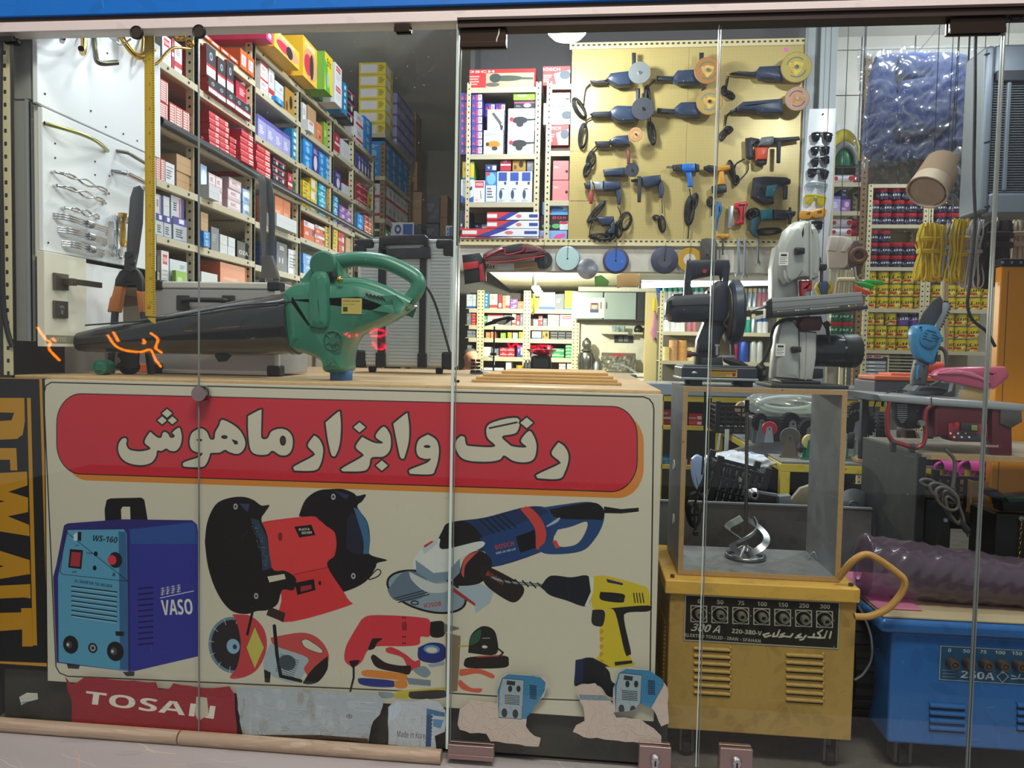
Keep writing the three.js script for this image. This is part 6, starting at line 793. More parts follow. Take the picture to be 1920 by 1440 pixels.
solo('work_top','plain worktop of the wash corner','worktop',[box(at(1084,700,ZF).x,at(1235,700,ZF).x,y-.04,y,ZF-.05,ZF+.42,.004),box(at(1084,700,ZF).x,at(1235,700,ZF).x,0,y-.04,ZF-.05,ZF+.4)],M.offwhite);
solo('wooden_post','cream wooden post right of the wash corner','post',pbox(1212,548,1236,722,ZF+.5,.12),mat('#cdbb86',.6));solo('towel','pink towel hanging from the post by the wash corner','towel',solid(F2([[835,640],[850,650],[880,790],[880,950],[845,930],[828,985],[790,880],[815,780]]),ZF,ZF+.52,ZF+.55,.012),mat('#b97f94',.9));solo('yellow_cloth','small yellow cloth above the pink towel','cloth',solid(F2([[815,530],[845,500],[850,640],[815,655]]),ZF,ZF+.552,ZF+.57,.004),mat('#d8c22c',.8));solo('blue_broom','blue plastic board hanging on the post','board',solid(F2([[850,385],[905,385],[912,715],[885,720],[872,560]]),ZF,ZF+.51,ZF+.53,.003),mat('#2f5a9c',.5));}
// spray can shelves
{const z=-5.6,q=(px,py)=>at(px,py,z),x0=q(1238,600).x,x1=q(1458,600).x,lv=[574,622,677].map((p)=>q(1300,p).y),t=thing('steel_shelf','cream shelves of spray cans and tape rolls under the strip light','shelf',P((x0+x1)/2,0,z-.15)),top=q(1240,545).y;
for (const x of [x0,x1]) part(t,'post',angle(x,0,top,z,1,-1,.035),slotMat);lv.forEach((y)=>part(t,'shelf_board',[box(x0,x1,y-.006,y,z-.3,z),box(x0,x1,y-.04,y,z-.003,z+.001)],shelfMat));part(t,'back_sheet',box(x0,x1,0,top,z-.305,z-.3),mat('#8b8676',.7));
const can=(body,cap,h,r)=>{const g=new THREE.Group();g.name='spray_can';const b=shade(new THREE.Mesh(lathe([[0,0],[r,0],[r,h*.74],[r*.75,h*.8],[0,h*.8]],P(0,0,0),'y',18),body));b.name='can_body';const c=shade(new THREE.Mesh(lathe([[0,h*.8],[r*.78,h*.8],[r*.74,h],[0,h]],P(0,0,0),'y',18),cap));c.name='cap';g.add(b,c);return g;};
const protos={teal:can(mat('#cfd2ce',.4),mat('#1e9c92',.4),.2,.03),silver:can(M.zinc,mat('#d8c89a',.4),.2,.03),red:can(mat('#b8707a',.4),M.zinc,.2,.03),green:can(mat('#1e9c82',.4),mat('#d8dcd6',.4),.17,.026),white:can(M.white,M.blue,.15,.032)};
let n=0;const rows=[['upper',lv[0],[['teal',1246],['teal',1256],['teal',1266],['teal',1276],['teal',1286],['teal',1296],['teal',1306],['teal',1316],['silver',1398],['silver',1408],['silver',1417],['red',1426],['red',1434],['silver',1443]]],['middle',lv[1],[['white',1252],['white',1263],['white',1272],['white',1281],['red',1294],['red',1304],['green',1398],['green',1406],['silver',1416],['white',1428],['white',1438]]]];
for (const [w,y,l] of rows) l.forEach(([k,px],i)=>{const c=copy(protos[k],P(q(px,600).x,y+.001,z-.08));tag(c,{teal:'white spray can with teal cap',silver:'silver spray can with pale cap',red:'dusky red spray can',green:'green spray bottle',white:'short white spray can with blue cap'}[k]+', '+(nth[i]??'last but '+(l.length-i))+' from left, '+w+' spray shelf','spray can','spray cans');});
[[1249,'#d8c684',2],[1264,'#b98a5c',3],[1281,'#c9924e',3],[1298,'#ddd09a',2]].forEach(([px,c,k],i)=>{for (let j=0;j<k;j++){const p=q(px,660);solo('tape_roll',['straw','brown','orange brown','cream'][i]+' tape roll, '+nth[j]+' up in its stack on the low spray shelf','tape roll',lathe([[.03,0],[.046,0],[.046,.072],[.03,.072],[.03,0]],P(p.x,lv[2]+.001+j*.074,z-.09)),mat(c,.7),'tape rolls');}});
[[1382,'#a02a3c',.032,'red'],[1397,'#2a4fb0',.05,'blue'],[1416,'#c9cbc8',.034,'left silver'],[1428,'#c9cbc8',.034,'right silver']].forEach(([px,c,r,l])=>{const p=q(px,660);solo('canister',l+' canister on the low spray shelf behind the chop saw','canister',lathe([[0,0],[r,0],[r,.2],[r*.6,.23],[0,.23]],P(p.x,lv[2]+.001,z-.1)),mat(c,.35,.2));});}
// shopkeeper behind the case: only the side of his face shows
{const z=-6.1,c=at(883,680,z),k=1,res=44,mc=new MarchingCubes(res,M.dark,false,false,60000),S=.34,sx=c.x-.0,sy=c.y-.16,cap=(p,a,b,ra,rb)=>{const ab=b.clone().sub(a),t=Math.min(1,Math.max(0,p.clone().sub(a).dot(ab)/ab.lengthSq()));return p.distanceTo(a.clone().addScaledVector(ab,t))-(ra+(rb-ra)*t);};
const sm=(d,h,q)=>{const m=Math.max(q-Math.abs(d-h),0)/q;return Math.min(d,h)-m*m*q*.25;};
const bones=[[[0,.19,0],[.005,.14,.005],.088,.075],[[.03,.12,.03],[.045,.08,.045],.05,.028],[[.06,.145,.07],[.078,.118,.088],.012,.02],[[.062,.095,.062],[.066,.09,.066],.022,.02],[[.06,.16,.045],[.045,.16,.075],.028,.028],[[-.02,.1,-.02],[-.03,-.02,-.03],.055,.06],[[.07,.14,-.035],[.072,.115,-.03],.016,.01],[[-.2,-.1,-.05],[.15,-.1,-.02],.09,.09],[[-.03,-.05,-.03],[-.03,-.3,-.03],.12,.15]];
const p=P(0,0,0);for (let iz=0;iz<res;iz++) for (let iy=0;iy<res;iy++) for (let ix=0;ix<res;ix++){p.set((ix/res*2-1)*S,(iy/res*2-1)*S,(iz/res*2-1)*S);let d=9;for (const [a,b,ra,rb] of bones) d=sm(d,cap(p,P(...a),P(...b),ra,rb),.03);mc.field[ix+iy*res+iz*res*res]=-d;}
mc.isolation=0;mc.update();const n=mc.count,g=new THREE.BufferGeometry();g.setAttribute('position',new THREE.BufferAttribute(mc.positionArray.slice(0,n*3),3));g.setAttribute('normal',new THREE.BufferAttribute(mc.normalArray.slice(0,n*3),3));g.scale(S,S,S);g.translate(c.x,c.y-.12,z);
const t=thing('person','person seated far behind the trolley case, only the side of the face visible','person',P(c.x,c.y-.45,z)),o=P(c.x,c.y-.12,z);part(t,'body',g,mat('#b98068',.6));
part(t,'hair',new THREE.SphereGeometry(.097,24,16,0,6.3,0,1.25).rotateX(-.35).rotateZ(.25).translate(o.x-.006,o.y+.192,o.z-.012),mat('#4a4644',.8));for (const [x,zz] of [[.072,.058],[.045,.088]]) part(t,'eye',new THREE.SphereGeometry(.011,12,8).translate(o.x+x,o.y+.147,o.z+zz),M.dark);part(t,'mouth',tube([P(o.x+.082,o.y+.093,o.z+.06),P(o.x+.076,o.y+.092,o.z+.078),P(o.x+.058,o.y+.093,o.z+.082)],.004,10,6),mat('#8a4c44',.6));
part(t,'shirt',lathe([[.07,0],[.11,-.03],[.2,-.1],[.23,-.2],[.23,-.33],[0,-.33]],P(o.x-.03,o.y-.0,o.z-.03)).scale(1,1,1),mat('#4a5468',.85));solo('stool','stool under the seated person behind the case','stool',[box(o.x-.2,o.x+.15,o.y-.39,o.y-.34,o.z-.2,o.z+.15,.01),...[[-.17,-.17],[.12,-.17],[-.17,.12],[.12,.12]].map(([a,b])=>rod(P(o.x+a,o.y-.39,o.z+b),P(o.x+a,0,o.z+b),.02))],M.dark);}
// mounted bird on a rod, scales, cardboard sheets
{const z=-4.6,B=Q(860,500,6.544),base=at(925,697,z),t=thing('bird_figure','black and white bird figure on a thin stand','figurine',P(base.x,base.y,z));part(t,'body',solid(B([[310,730],[390,690],[420,650],[520,625],[580,612],[620,603],[665,610],[690,632],[705,640],[690,645],[650,655],[600,690],[560,710],[500,712],[450,692],[400,695],[330,730]]),z,z-.03,z+.035,.02),M.black);part(t,'wing',solid(B([[460,690],[540,660],[600,650],[580,690],[540,712],[490,710]]),z,z+.034,z+.042,.003),M.offwhite);part(t,'beak',solid(B([[685,632],[712,645],[690,646]]),z,z-.006,z+.008,.003),M.iron);part(t,'stand',[rod(P(base.x,base.y,z),at(927,612,z),.008),disc(P(base.x,base.y+.006,z),.08,.012,'y'),rod(at(925,664,z).add(P(-.03,0,0)),at(925,664,z).add(P(.03,0,0)),.014)],M.dark);
const zc=-4.6,y0=at(1000,697,zc).y;solo('counter','long low counter across the deep room behind the cardboard sheets','counter',[box(at(872,700,zc).x,at(1190,700,zc).x,y0-.03,y0-.001,zc-.35,zc+.3,.004),box(at(872,700,zc).x,at(1190,700,zc).x,0,y0-.03,zc-.33,zc+.26)],M.grey);
const s=at(1015,697,zc),w=thing('weighing_scale','dark shop scale with a red dish on the counter','scale',P(s.x,y0,zc));part(w,'housing',solid(B([[880,1290],[895,1110],[930,1090],[1100,1085],[1130,1110],[1145,1290]]),zc,zc-.06,zc+.08,.01),M.dark);part(w,'dial',pbox(1000,672,1028,690,zc+.088,.01),mat('#4a5654',.4));part(w,'dish',lathe([[.02,0],[.1,.02],[.15,.06],[.146,.062],[.1,.028],[0,.012]],P(s.x,at(1015,667,zc).y,zc)),mat('#b02a3e',.25,.3));part(w,'stem',rod(P(s.x,at(1015,668,zc).y+.012,zc),P(s.x,at(1015,672,zc).y-.02,zc),.02),M.zinc);}
{const cm=mat('#ffffff',.85,0,{map:worn('#c9a36a',{patch:40,dark:'#7a5020',depth:.12})}),qz=(px,z)=>at(px,715,z).x;let y=LY+.001;
[[884,1166,-.34,-.95,0],[892,1158,-.36,-.93,1],[905,1150,-.4,-.95,2],[940,1140,-.46,-.9,3]].forEach(([a,b,z0,z1,i])=>{const g=box(qz(a,z0),qz(b,z0),0,.0095,z1,z0,.002),p=g.attributes.position;for (let k=0;k<p.count;k++) p.setY(k,p.getY(k)+.0);g.translate(0,y,0);solo('cardboard_sheet',['lowest and widest','second','third','topmost'][i]+' brown cardboard sheet in the pile on the ledge','cardboard',metric(g,.5),cm,'cardboard sheets');y+=.0105;});
const z=-.62,t=thing('torn_carton','torn red carton side with a white emblem on the cardboard pile','carton',P(at(957,715,z).x,y,z));part(t,'flap',solid([[914,698],[925,697],[990,713],[1001,720],[990,722],[920,714]],z,z-.012,z,.002),M.red);const c=at(959,713.5,z+.001);part(t,'emblem',[box(c.x-.016,c.x+.016,c.y-.004,c.y+.004,z,z+.002).rotateZ(0),box(c.x-.004,c.x+.004,c.y-.012,c.y+.012,z,z+.002)],M.white);part(t,'inner_board',solid([[918,697],[965,697],[1000,709],[1004,720],[985,713]],z,z-.05,z-.014,.003),M.card);
const zg=-1.25,v=thing('vent_grille','small grey slotted box left of the cardboard pile','vent box',P(at(891,715,zg).x,LY,zg));const a=at(881,695,zg),b=at(903,718,zg);part(v,'frame',box(a.x,b.x,LY+.001,a.y,zg-.08,zg,.004),M.grey);for (let i=0;i<4;i++) for (let j=0;j<2;j++) part(v,'slot',box(a.x+.005+j*.026,a.x+.026+j*.026,LY+.008+i*.018,LY+.02+i*.018,zg-.01,zg+.001),M.black);solo('carton','small white carton beside the slotted vent box','box',box(at(904,715,zg).x,at(918,715,zg).x,LY+.001,at(910,697,zg).y,zg-.08,zg,.002),M.white);}
// ---------------------------------------------------------------- right of the tool board: column, paint shelves, hung goods
{const z=ZP+.16,a=at(1521,60,z),b=at(1541,60,z),c=at(1572,60,z),g2=mat('#a3a9ab',.5,.2);const t=struct('column',box(b.x,c.x,0,CEIL,z-.02,z,.002),g2);part(t,'web',box(a.x+.01,b.x-.001,0,CEIL,z-.12,z-.1),g2);part(t,'far_flange',box(a.x,c.x,0,CEIL,z-.14,z-.12),g2);}
{const z=-2.75,q=Z6,t=thing('glasses_board','narrow white board hung with safety glasses beside the tool board','display board',at(1525,500,z));part(t,'board',solid([[1518,204],[1568,203],[1560,380],[1545,520],[1484,520],[1502,400]],z,z-.012,z,.002),mat('#dfe3e6',.25));part(t,'screw',disc(at(1543,214,z+.003),.006,.006),M.dark);part(t,'hang_wire',rod(at(1543,206,z-.006),P(at(1543,206,z).x,CEIL,z-.006),.0015),M.dark);
const gl=(label,cx,cy,w,tilt,m,frame,solidLens=true)=>{const g=thing('safety_glasses',label,'glasses',at(cx,cy+6,z+.02)),tr=(l)=>l.map(([x,y])=>[cx+x*w*Math.cos(tilt)-y*w*Math.sin(tilt),cy+x*w*Math.sin(tilt)+y*w*Math.cos(tilt)]);const lens=(s)=>tr([[.06*s,-.16],[.42*s,-.2],[.5*s,.0],[.44*s,.22],[.24*s,.26],[.1*s,.12]]);
for (const s of [-1,1]) part(g,'lens',solid(frame?lens(s):lens(s),z,z+.012,z+.026,.006),m);part(g,'brow',solid(tr([[-.5,-.18],[-.2,-.26],[.2,-.26],[.5,-.18],[.46,-.12],[0,-.16],[-.46,-.12]]),z,z+.014,z+.03,.004),frame??m);for (const s of [-1,1]){const e=at(tr([[s*.48,-.1]])[0][0],tr([[s*.48,-.1]])[0][1],z);part(g,'temple',rod(P(e.x,e.y,z+.002),P(e.x,e.y,z+.024),.005),frame??m);}};
const bk=mat('#16181c',.12,0,{clearcoat:1});
gl('topmost black safety glasses on the white board',1539,259,40,.02,bk);gl('black safety glasses second from the top of the board',1536,284,36,-.06,bk);gl('tilted black safety glasses third from the top',1536,304,36,-.22,bk);gl('large black goggles in the middle of the board',1532,327,40,.12,bk);
gl('clear safety glasses on the board',1530,352,40,.08,mat('#e2e8ec',.08,0,{transmission:.85,thickness:0}),mat('#d2dadf',.1,0,{transmission:.5,thickness:0}));gl('yellow safety glasses on the board',1527,376,40,.12,mat('#e0d018',.1,0,{transmission:.35,thickness:0}));gl('black glasses at the foot of the board behind the band saw',1523,424,36,-.05,bk);
{const g=thing('welding_goggles','orange framed goggles with clear lenses on the board','goggles',at(1522,408,z+.02)),rr=(x0,y0,x1,y1)=>[[x0,y0],[x1,y0-2],[x1,y1-2],[x0,y1]];part(g,'frame',solid([[1497,402],[1501,397],[1515,395],[1520,398],[1526,394],[1541,391],[1547,396],[1545,407],[1526,411],[1520,408],[1516,412],[1502,414],[1497,410]],z,z+.01,z+.04,.006,[rr(1507,400,1517,408),rr(1527,397,1539,405)]),mat('#d99a24',.3));}}
// shelf with rolls, and the helmet over it
const ZR=-3.9;
{const q=(px,py)=>at(px,py,ZR),x0=q(1562,400).x,x1=q(1612,400).x,lv=[342,396,443].map((p)=>q(1585,p).y),t=thing('steel_shelf','narrow cream slotted shelf with white rolls beside the column','shelf',P((x0+x1)/2,0,ZR-.2)),top=q(1612,105).y;
part(t,'post',angle(x0-.001,0,q(1560,230).y,ZR,-1,-1,.04),slotMat);part(t,'post',angle(x1,0,top,ZR,1,-1,.05),slotRust);lv.forEach((y)=>part(t,'shelf_board',[box(x0,x1,y-.006,y,ZR-.4,ZR),box(x0,x1,y-.035,y,ZR-.003,ZR+.001)],shelfMat));const hy=q(1590,312).y;part(t,'helmet_shelf',[box(x0,x1,hy-.012,hy,ZR-.4,ZR+.0)],M.dark);part(t,'back_sheet',box(x0,x1,0,q(1585,250).y,ZR-.405,ZR-.4),mat('#a59f8c',.7));
const roll=(lvl,k,j,label)=>{const r=.037,y=lv[lvl]+r+.001+j*.076,g=thing('wrapped_roll',label,'roll',P((x0+x1)/2,y-r,ZR-.09));part(g,'roll',rod(P(x0+.008,y,ZR-.06),P(x1-.05,y,ZR-.06),r,r,20),mat('#d6d4de',.5));part(g,'red_end',rod(P(x1-.05,y,ZR-.06),P(x1-.004,y,ZR-.06),r*1.01,r*1.01,20),mat('#b0283e',.5));part(g,'red_mark',[disc(P(x0+.02,y,ZR-.06+r),.016,.003),disc(P(x1-.07,y,ZR-.06+r),.02,.003)],M.red);};
roll(2,0,1,'upper of two white rolls with red ends on the low narrow shelf');roll(2,0,0,'lower of two white rolls with red ends on the low narrow shelf');roll(0,0,0,'white roll with a red end on the high narrow shelf');
[['lilac',1563,1578,366,395],['violet',1579,1597,372,395],['navybox',1580,1592,352,371]].forEach(([c,a,b,p,p2],i)=>{const A=q(a,p),B=q(b,p2);carton(c,(A.x+B.x)/2,i<2?lv[1]+.001:q(1585,371).y,ZR-.14,B.x-A.x-.003,A.y-(i<2?lv[1]:q(1585,371).y)-.003,.22,'+z',['pale lilac pack left on the narrow shelf','violet pack right on the narrow shelf','navy pack on top of the violet one'][i]);});
const h=thing('welding_helmet','dark green and yellow helmet on the high dark shelf','helmet',P(q(1588,290).x,hy,ZR-.15));part(h,'shell',new THREE.SphereGeometry(.15,28,18,0,6.3,0,1.75).scale(.75,1.45,.95).translate(q(1586,290).x,hy+.05,ZR-.16),mat('#2c6a4a',.3));part(h,'yellow_band',new THREE.TorusGeometry(.118,.035,10,30,Math.PI).scale(.95,1.75,1).translate(q(1588,290).x,hy+.06,ZR-.09),mat('#b8ac38',.35));part(h,'grey_band',new THREE.TorusGeometry(.1,.02,10,30,Math.PI).scale(.95,1.6,1).translate(q(1585,290).x,hy+.02,ZR-.03),M.grey);
solo('paper_roll','pale grey paper roll standing behind the helmet','roll',lathe([[0,0],[.06,0],[.06,.42],[.045,.42],[0,.4]],P(q(1588,200).x,hy+.001,ZR-.33)),mat('#b9bcd0',.7));}
// paint tin shelves
const ZC=-4.6;
{const q=(px,py)=>at(px,py,ZC),xa=q(1626,420).x,xb=q(1740,420).x,xc=q(1870,420).x,lv=[421,501,579,657].map((p)=>q(1700,p).y),top=q(1680,345).y;
const mk=(x0,x1,label)=>{const t=thing('steel_shelf',label,'shelf',P((x0+x1)/2,0,ZC-.2));for (const [x,s] of [[x0,1],[x1,-1]]) part(t,'post',angle(x,0,top,ZC,s,-1,.04),slotMat);part(t,'post',angle(x0,0,top,ZC-.4,1,1,.04),slotMat);[top,...lv].forEach((y)=>part(t,'shelf_board',[box(x0,x1,y-.006,y,ZC-.4,ZC),box(x0+.04,x1-.04,y-.034,y,ZC-.003,ZC+.001)],shelfMat));part(t,'back_sheet',box(x0,x1,lv[3]-.6,top,ZC-.405,ZC-.4),mat('#b3ab90',.7));for (const y of lv.slice(0,2)) for (let k=1;k<3;k++) part(t,'glass_sheet',box(x0+.04,x1-.04,y+.114*k-.003,y+.114*k,ZC-.34,ZC-.02),M.clear);return t;};
mk(xa,xb-.003,'cream slotted shelves of paint tins, left bay');mk(xb+.003,xc,'cream slotted shelves of paint tins, right bay behind the ropes');
const labelTex=(bg,blobs,word,ink)=>rep(tex(256,128,(g)=>{g.fillStyle=bg;g.fillRect(0,0,256,128);for (let i=0;i<26;i++){g.fillStyle=blobs[i % blobs.length];g.beginPath();g.ellipse(rnd(256),rnd(60,128),rnd(10,34),rnd(6,22),rnd(3),0,7);g.fill();} for (const x of [8,136]){g.save();g.translate(x,64);g.rotate(-.1);g.font='italic bold 50px serif';g.fillStyle=ink;g.fillText(word,0,12);g.restore();}}),1,1);
const dark=mat('#ffffff',.35,0,{map:labelTex('#23243e',['#2c2a50','#3a3054','#1c1c30','#5a4a6a'],'Luna','#e6e6ea')}),yel=mat('#ffffff',.35,0,{map:labelTex('#d8c11e',['#c0303a','#3a62a4','#c8a818','#e6d66a'],'Luna','#1c1a18')}),grn=mat('#ffffff',.35,0,{map:labelTex('#1f6a44',['#2a7a50','#175236'],'Luna','#e6e6ea')}),vio=mat('#ffffff',.35,0,{map:labelTex('#3a3560',['#7a4a9a','#5a4a90'],'Luna','#e6e6ea')});
const lidRed=mat('#c42c38',.3),lidSteel=M.zinc;
const protos={};const proto=(k,body,lid,r,h,label,band)=>{const g=new THREE.Group();g.name='paint_tin';const b=shade(new THREE.Mesh(new THREE.CylinderGeometry(r,r,h*(band?.66:.94),22,1,false).translate(0,h*(band?.33:.47),0),body));b.name='tin_body';const l=shade(new THREE.Mesh(lathe(band?[[r*.99,h*.66],[r*1.02,h*.68],[r*1.02,h*.95],[r*.9,h*.98],[0,h*.97]]:[[r*.99,h*.93],[r*1.02,h*.94],[r*1.02,h*.975],[r*.88,h*.98],[r*.8,h*.95],[0,h*.95]],P(0,0,0),'y',22),lid));l.name='lid';g.add(b,l);protos[k]={g,label,r,h};};
const CH=.11,CR2=.0535;proto('dark',dark,lidRed,CR2,CH,'dark blue paint tin with red lid',1);proto('yel',yel,lidSteel,CR2,CH*1.0,'yellow paint tin');proto('grn',grn,lidRed,CR2,CH,'green paint tin with red lid',1);proto('vio',vio,lidSteel,CR2,CH,'violet paint tin');proto('slim',yel,lidSteel,.04,CH,'slim yellow paint tin');proto('wide',yel,lidSteel,.07,CH,'wide yellow paint tin');
const row=(bay,lvl,tier,list,px0,shelfWord)=>{let x=q(px0,420).x;list.forEach((k,i)=>{if (k==='-'){x+=CR2*2.05;return;} const p=protos[k];x+=p.r*1.025;const c=copy(p.g,P(x,lv[lvl]+.001+tier*.1145,ZC-.07));c.children[0].rotation.y=0;c.rotation.y=rnd(-.5,.5)-1.6;x+=p.r*1.025;tag(c,p.label+', '+nth[i]+' from left, '+['lowest','middle','top'][tier]+' tier, '+shelfWord+' shelf, '+bay+' bay','paint tin',p.label+'s');});};
const D='dark',Yy='yel';
const L0=1629,R0=1756;row('left',0,2,['-',D,D,D,D].slice(0),L0-8,'first');row('left',0,1,[D,D,D,D,D],L0,'first');row('left',0,0,[D,D,D,D,D],L0,'first');row('left',1,2,[D,D,'-','-','-'].slice(0,2),L0,'second');row('left',1,1,[D,D,D,D,D],L0,'second');row('left',1,0,[D,D,D,D,D],L0,'second');for (const t of [2,1,0]) row('left',2,t,t===2?[Yy,Yy,Yy,'yel',Yy]:[Yy,Yy,Yy,Yy,Yy],L0,'third');row('left',3,2,[Yy,'slim',Yy,'vio','vio'],L0,'fourth');row('left',3,1,[Yy,Yy,'slim',Yy,'vio'],L0,'fourth');row('left',3,0,[Yy,Yy,'slim','wide','vio'],L0,'fourth');
for (const t of [2,1,0]) row('right',0,t,[D,D,D,D],R0,'first');for (const t of [1,0]) row('right',2,t,[Yy,Yy,Yy,Yy,Yy],R0+0,'third');for (const t of [2,1,0]) row('right',3,t,[Yy,Yy,Yy,Yy],R0,'fourth');
{const z=-4.0,g=at(1565,628,z),t=thing('plank','short wall plank carrying green tins behind the saw motor','shelf',P(g.x,0,z));part(t,'board',box(at(1558,628,z).x,at(1612,628,z).x,g.y-.02,g.y,z-.2,z+.06),M.cream);part(t,'leg',box(at(1584,628,z).x,at(1590,628,z).x,0,g.y-.02,z-.12,z-.08),M.cream);[[1569,0],[1590,0],[1569,1],[1590,1]].forEach(([px,k])=>{const c=copy(protos.grn.g,P(at(px,600,z).x,g.y+.001+k*.112,z-.03));tag(c,'green paint tin with red lid, '+(px<1580?'left':'right')+(k?' upper':' lower')+', behind the saw motor','paint tin','green tins behind the saw');});}
// drawers and trays under the tins
const dz=ZC-.02,dr=thing('drawer_cabinet','small grey drawer cabinet with a red sign under the paint tins','cabinet',P(q(1634,726).x,0,dz));const A=at(1610,668,dz),B=at(1661,726,dz);part(dr,'carcass',box(A.x,B.x,0,A.y,dz-.3,dz-.01),mat('#3f4146',.5));for (let i=0;i<7;i++){const y1=at(1630,677+i*7,dz).y,y0=at(1630,682.5+i*7,dz).y;const d=part(dr,'drawer',box(A.x+.005,B.x-.01,y0,y1,dz-.1,dz+.006,.003),mat('#b5b8ba',.4));part(d,'label_tag',box(A.x+.09,A.x+.14,y0+.008,y1-.006,dz+.006,dz+.009),M.white);}
const nt=tex(256,48,(g)=>{g.fillStyle='#e6d8d4';g.fillRect(0,0,256,48);g.fillStyle='#b83a3a';g.font='bold 30px sans-serif';g.fillText('COLOUR CHAR',20,36);});void nt;const sg=at(1616,665,dz),sh=at(1655,672,dz);part(dr,'sign',box(sg.x,sh.x,sh.y,sg.y,dz-.01,dz+.004),mat('#d9b9b4',.5));part(dr,'red_lettering',[0,1,2,3,4,5,6].filter((i)=>i !==3).map((i)=>box(sg.x+.03+i*.02,sg.x+.043+i*.02,sh.y+.008,sg.y-.008,dz+.004,dz+.006)),M.red);
const tr=thing('tray_rack','rack of thin grey trays beside the drawer cabinet','rack',P(q(1690,720).x,0,dz));const TA=at(1665,664,dz),TB=at(1714,705,dz);for (let i=0;i<7;i++){const y=at(1690,671+i*6,dz).y;part(tr,'tray',box(TA.x+.01,TB.x,y,y+.016,dz-.3,dz,.003),mat('#a39c88',.5));} part(tr,'side_frame',[box(TA.x,TA.x+.012,0,TA.y,dz-.3,dz),box(TB.x,TB.x+.012,0,TA.y,dz-.3,dz)],M.cream);}
// tiled white wall panels high on the right
{const z=-4.9;const t=thing('wall_panelling','white boarded panels high on the wall above the paint tins','panelling',P(2.6,at(1700,330,z).y,z)),y0=at(1700,262,z).y;for (let i=0;i<6;i++) for (let j=0;j<4;j++) part(t,'panel',box(2.05+i*.48,2.52+i*.48,y0+j*.42,y0+.412+j*.42,z-.02,z,.004),mat('#d8d6ce',.5));part(t,'backing',box(2.05,4.94,y0,CEIL-.002,z-.03,z-.02),M.grey);part(t,'support_post',[box(2.05,2.1,0,y0,z-.03,z-.02),box(4.89,4.94,0,y0,z-.03,z-.02)],M.grey);}
// dark blue overall packed in crackling film
{const z=-1.9,o=Q(1540,20,4.8),cloth=(pts,a,b,n,l)=>part(j,n,solid(o(pts),z,z+a,z+b,.02,[],true),navyCloth),navyCloth=mat('#34457a',.7),top=at(1720,95,z),j=thing('packed_overall','dark blue overall folded in a crackling clear plastic bag','clothing',at(1720,340,z));
cloth([[500,400],[620,372],[760,370],[900,390],[960,372],[1100,360],[1290,378],[1335,430],[1330,700],[1300,1000],[1280,1240],[1180,1240],[1170,1320],[900,1330],[560,1345],[400,1290],[390,1100],[420,800],[450,560]],-.05,.0,'folded_body');
cloth([[700,640],[1100,610],[1180,900],[1040,1080],[700,1100],[640,900]],-.01,.03,'chest_panel');cloth([[420,640],[600,640],[690,850],[640,1080],[560,1290],[410,1260],[400,950]],-.01,.035,'left_sleeve');cloth([[1120,640],[1320,560],[1310,900],[1260,1200],[1190,1200],[1200,900]],-.01,.025,'right_sleeve');cloth([[700,400],[820,380],[960,420],[1000,600],[900,620],[760,620],[680,560]],-.01,.03,'collar');
const A=at(1608,88,z),B=at(1832,345,z),nx=70,ny=70,g=new THREE.PlaneGeometry(B.x-A.x,A.y-B.y,nx,ny),p=g.attributes.position,sn=(x,y)=>Math.sin(x*31+Math.sin(y*23)*2.2)*Math.sin(y*27+Math.cos(x*19)*2.4);for (let i=0;i<p.count;i++){const x=p.getX(i),y=p.getY(i),e=Math.max(Math.abs(x)/(B.x-A.x),Math.abs(y)/(A.y-B.y))*2;p.setZ(i,(1-Math.pow(e,6))*.055+.009*sn(x,y)+.006*sn(x*2.3+1,y*1.9)+rnd(-.0022,.0022));if (e>.86) p.setX(i,x*(1-.05*(.5+.5*Math.sin(y*14))));} g.computeVertexNormals();g.translate((A.x+B.x)/2,(A.y+B.y)/2,z-.005);
part(j,'plastic_film',g,new THREE.MeshPhysicalMaterial({color:'#eef2f6',roughness:.12,transmission:.92,thickness:0,ior:1.9}));part(j,'hanger_string',[tube([at(1720,98,z),at(1745,70,z),at(1770,40,z)],.0015,8,5),rod(at(1770,40,z),P(at(1770,40,z).x,CEIL,z),.0015)],M.dark);solo('hanging_wire','thin dark wire hanging from the ceiling left of the packed overall','wire',rod(at(1622,110,z-.6),P(at(1622,62,z-.6).x,CEIL,z-.6),.006),M.dark);
const w=Q(1540,20,4.8);part(j,'bag_corner',solid(w([[322,480],[440,470],[430,560],[380,640],[360,600]]),z,z-.03,z-.028,0),M.clear);}
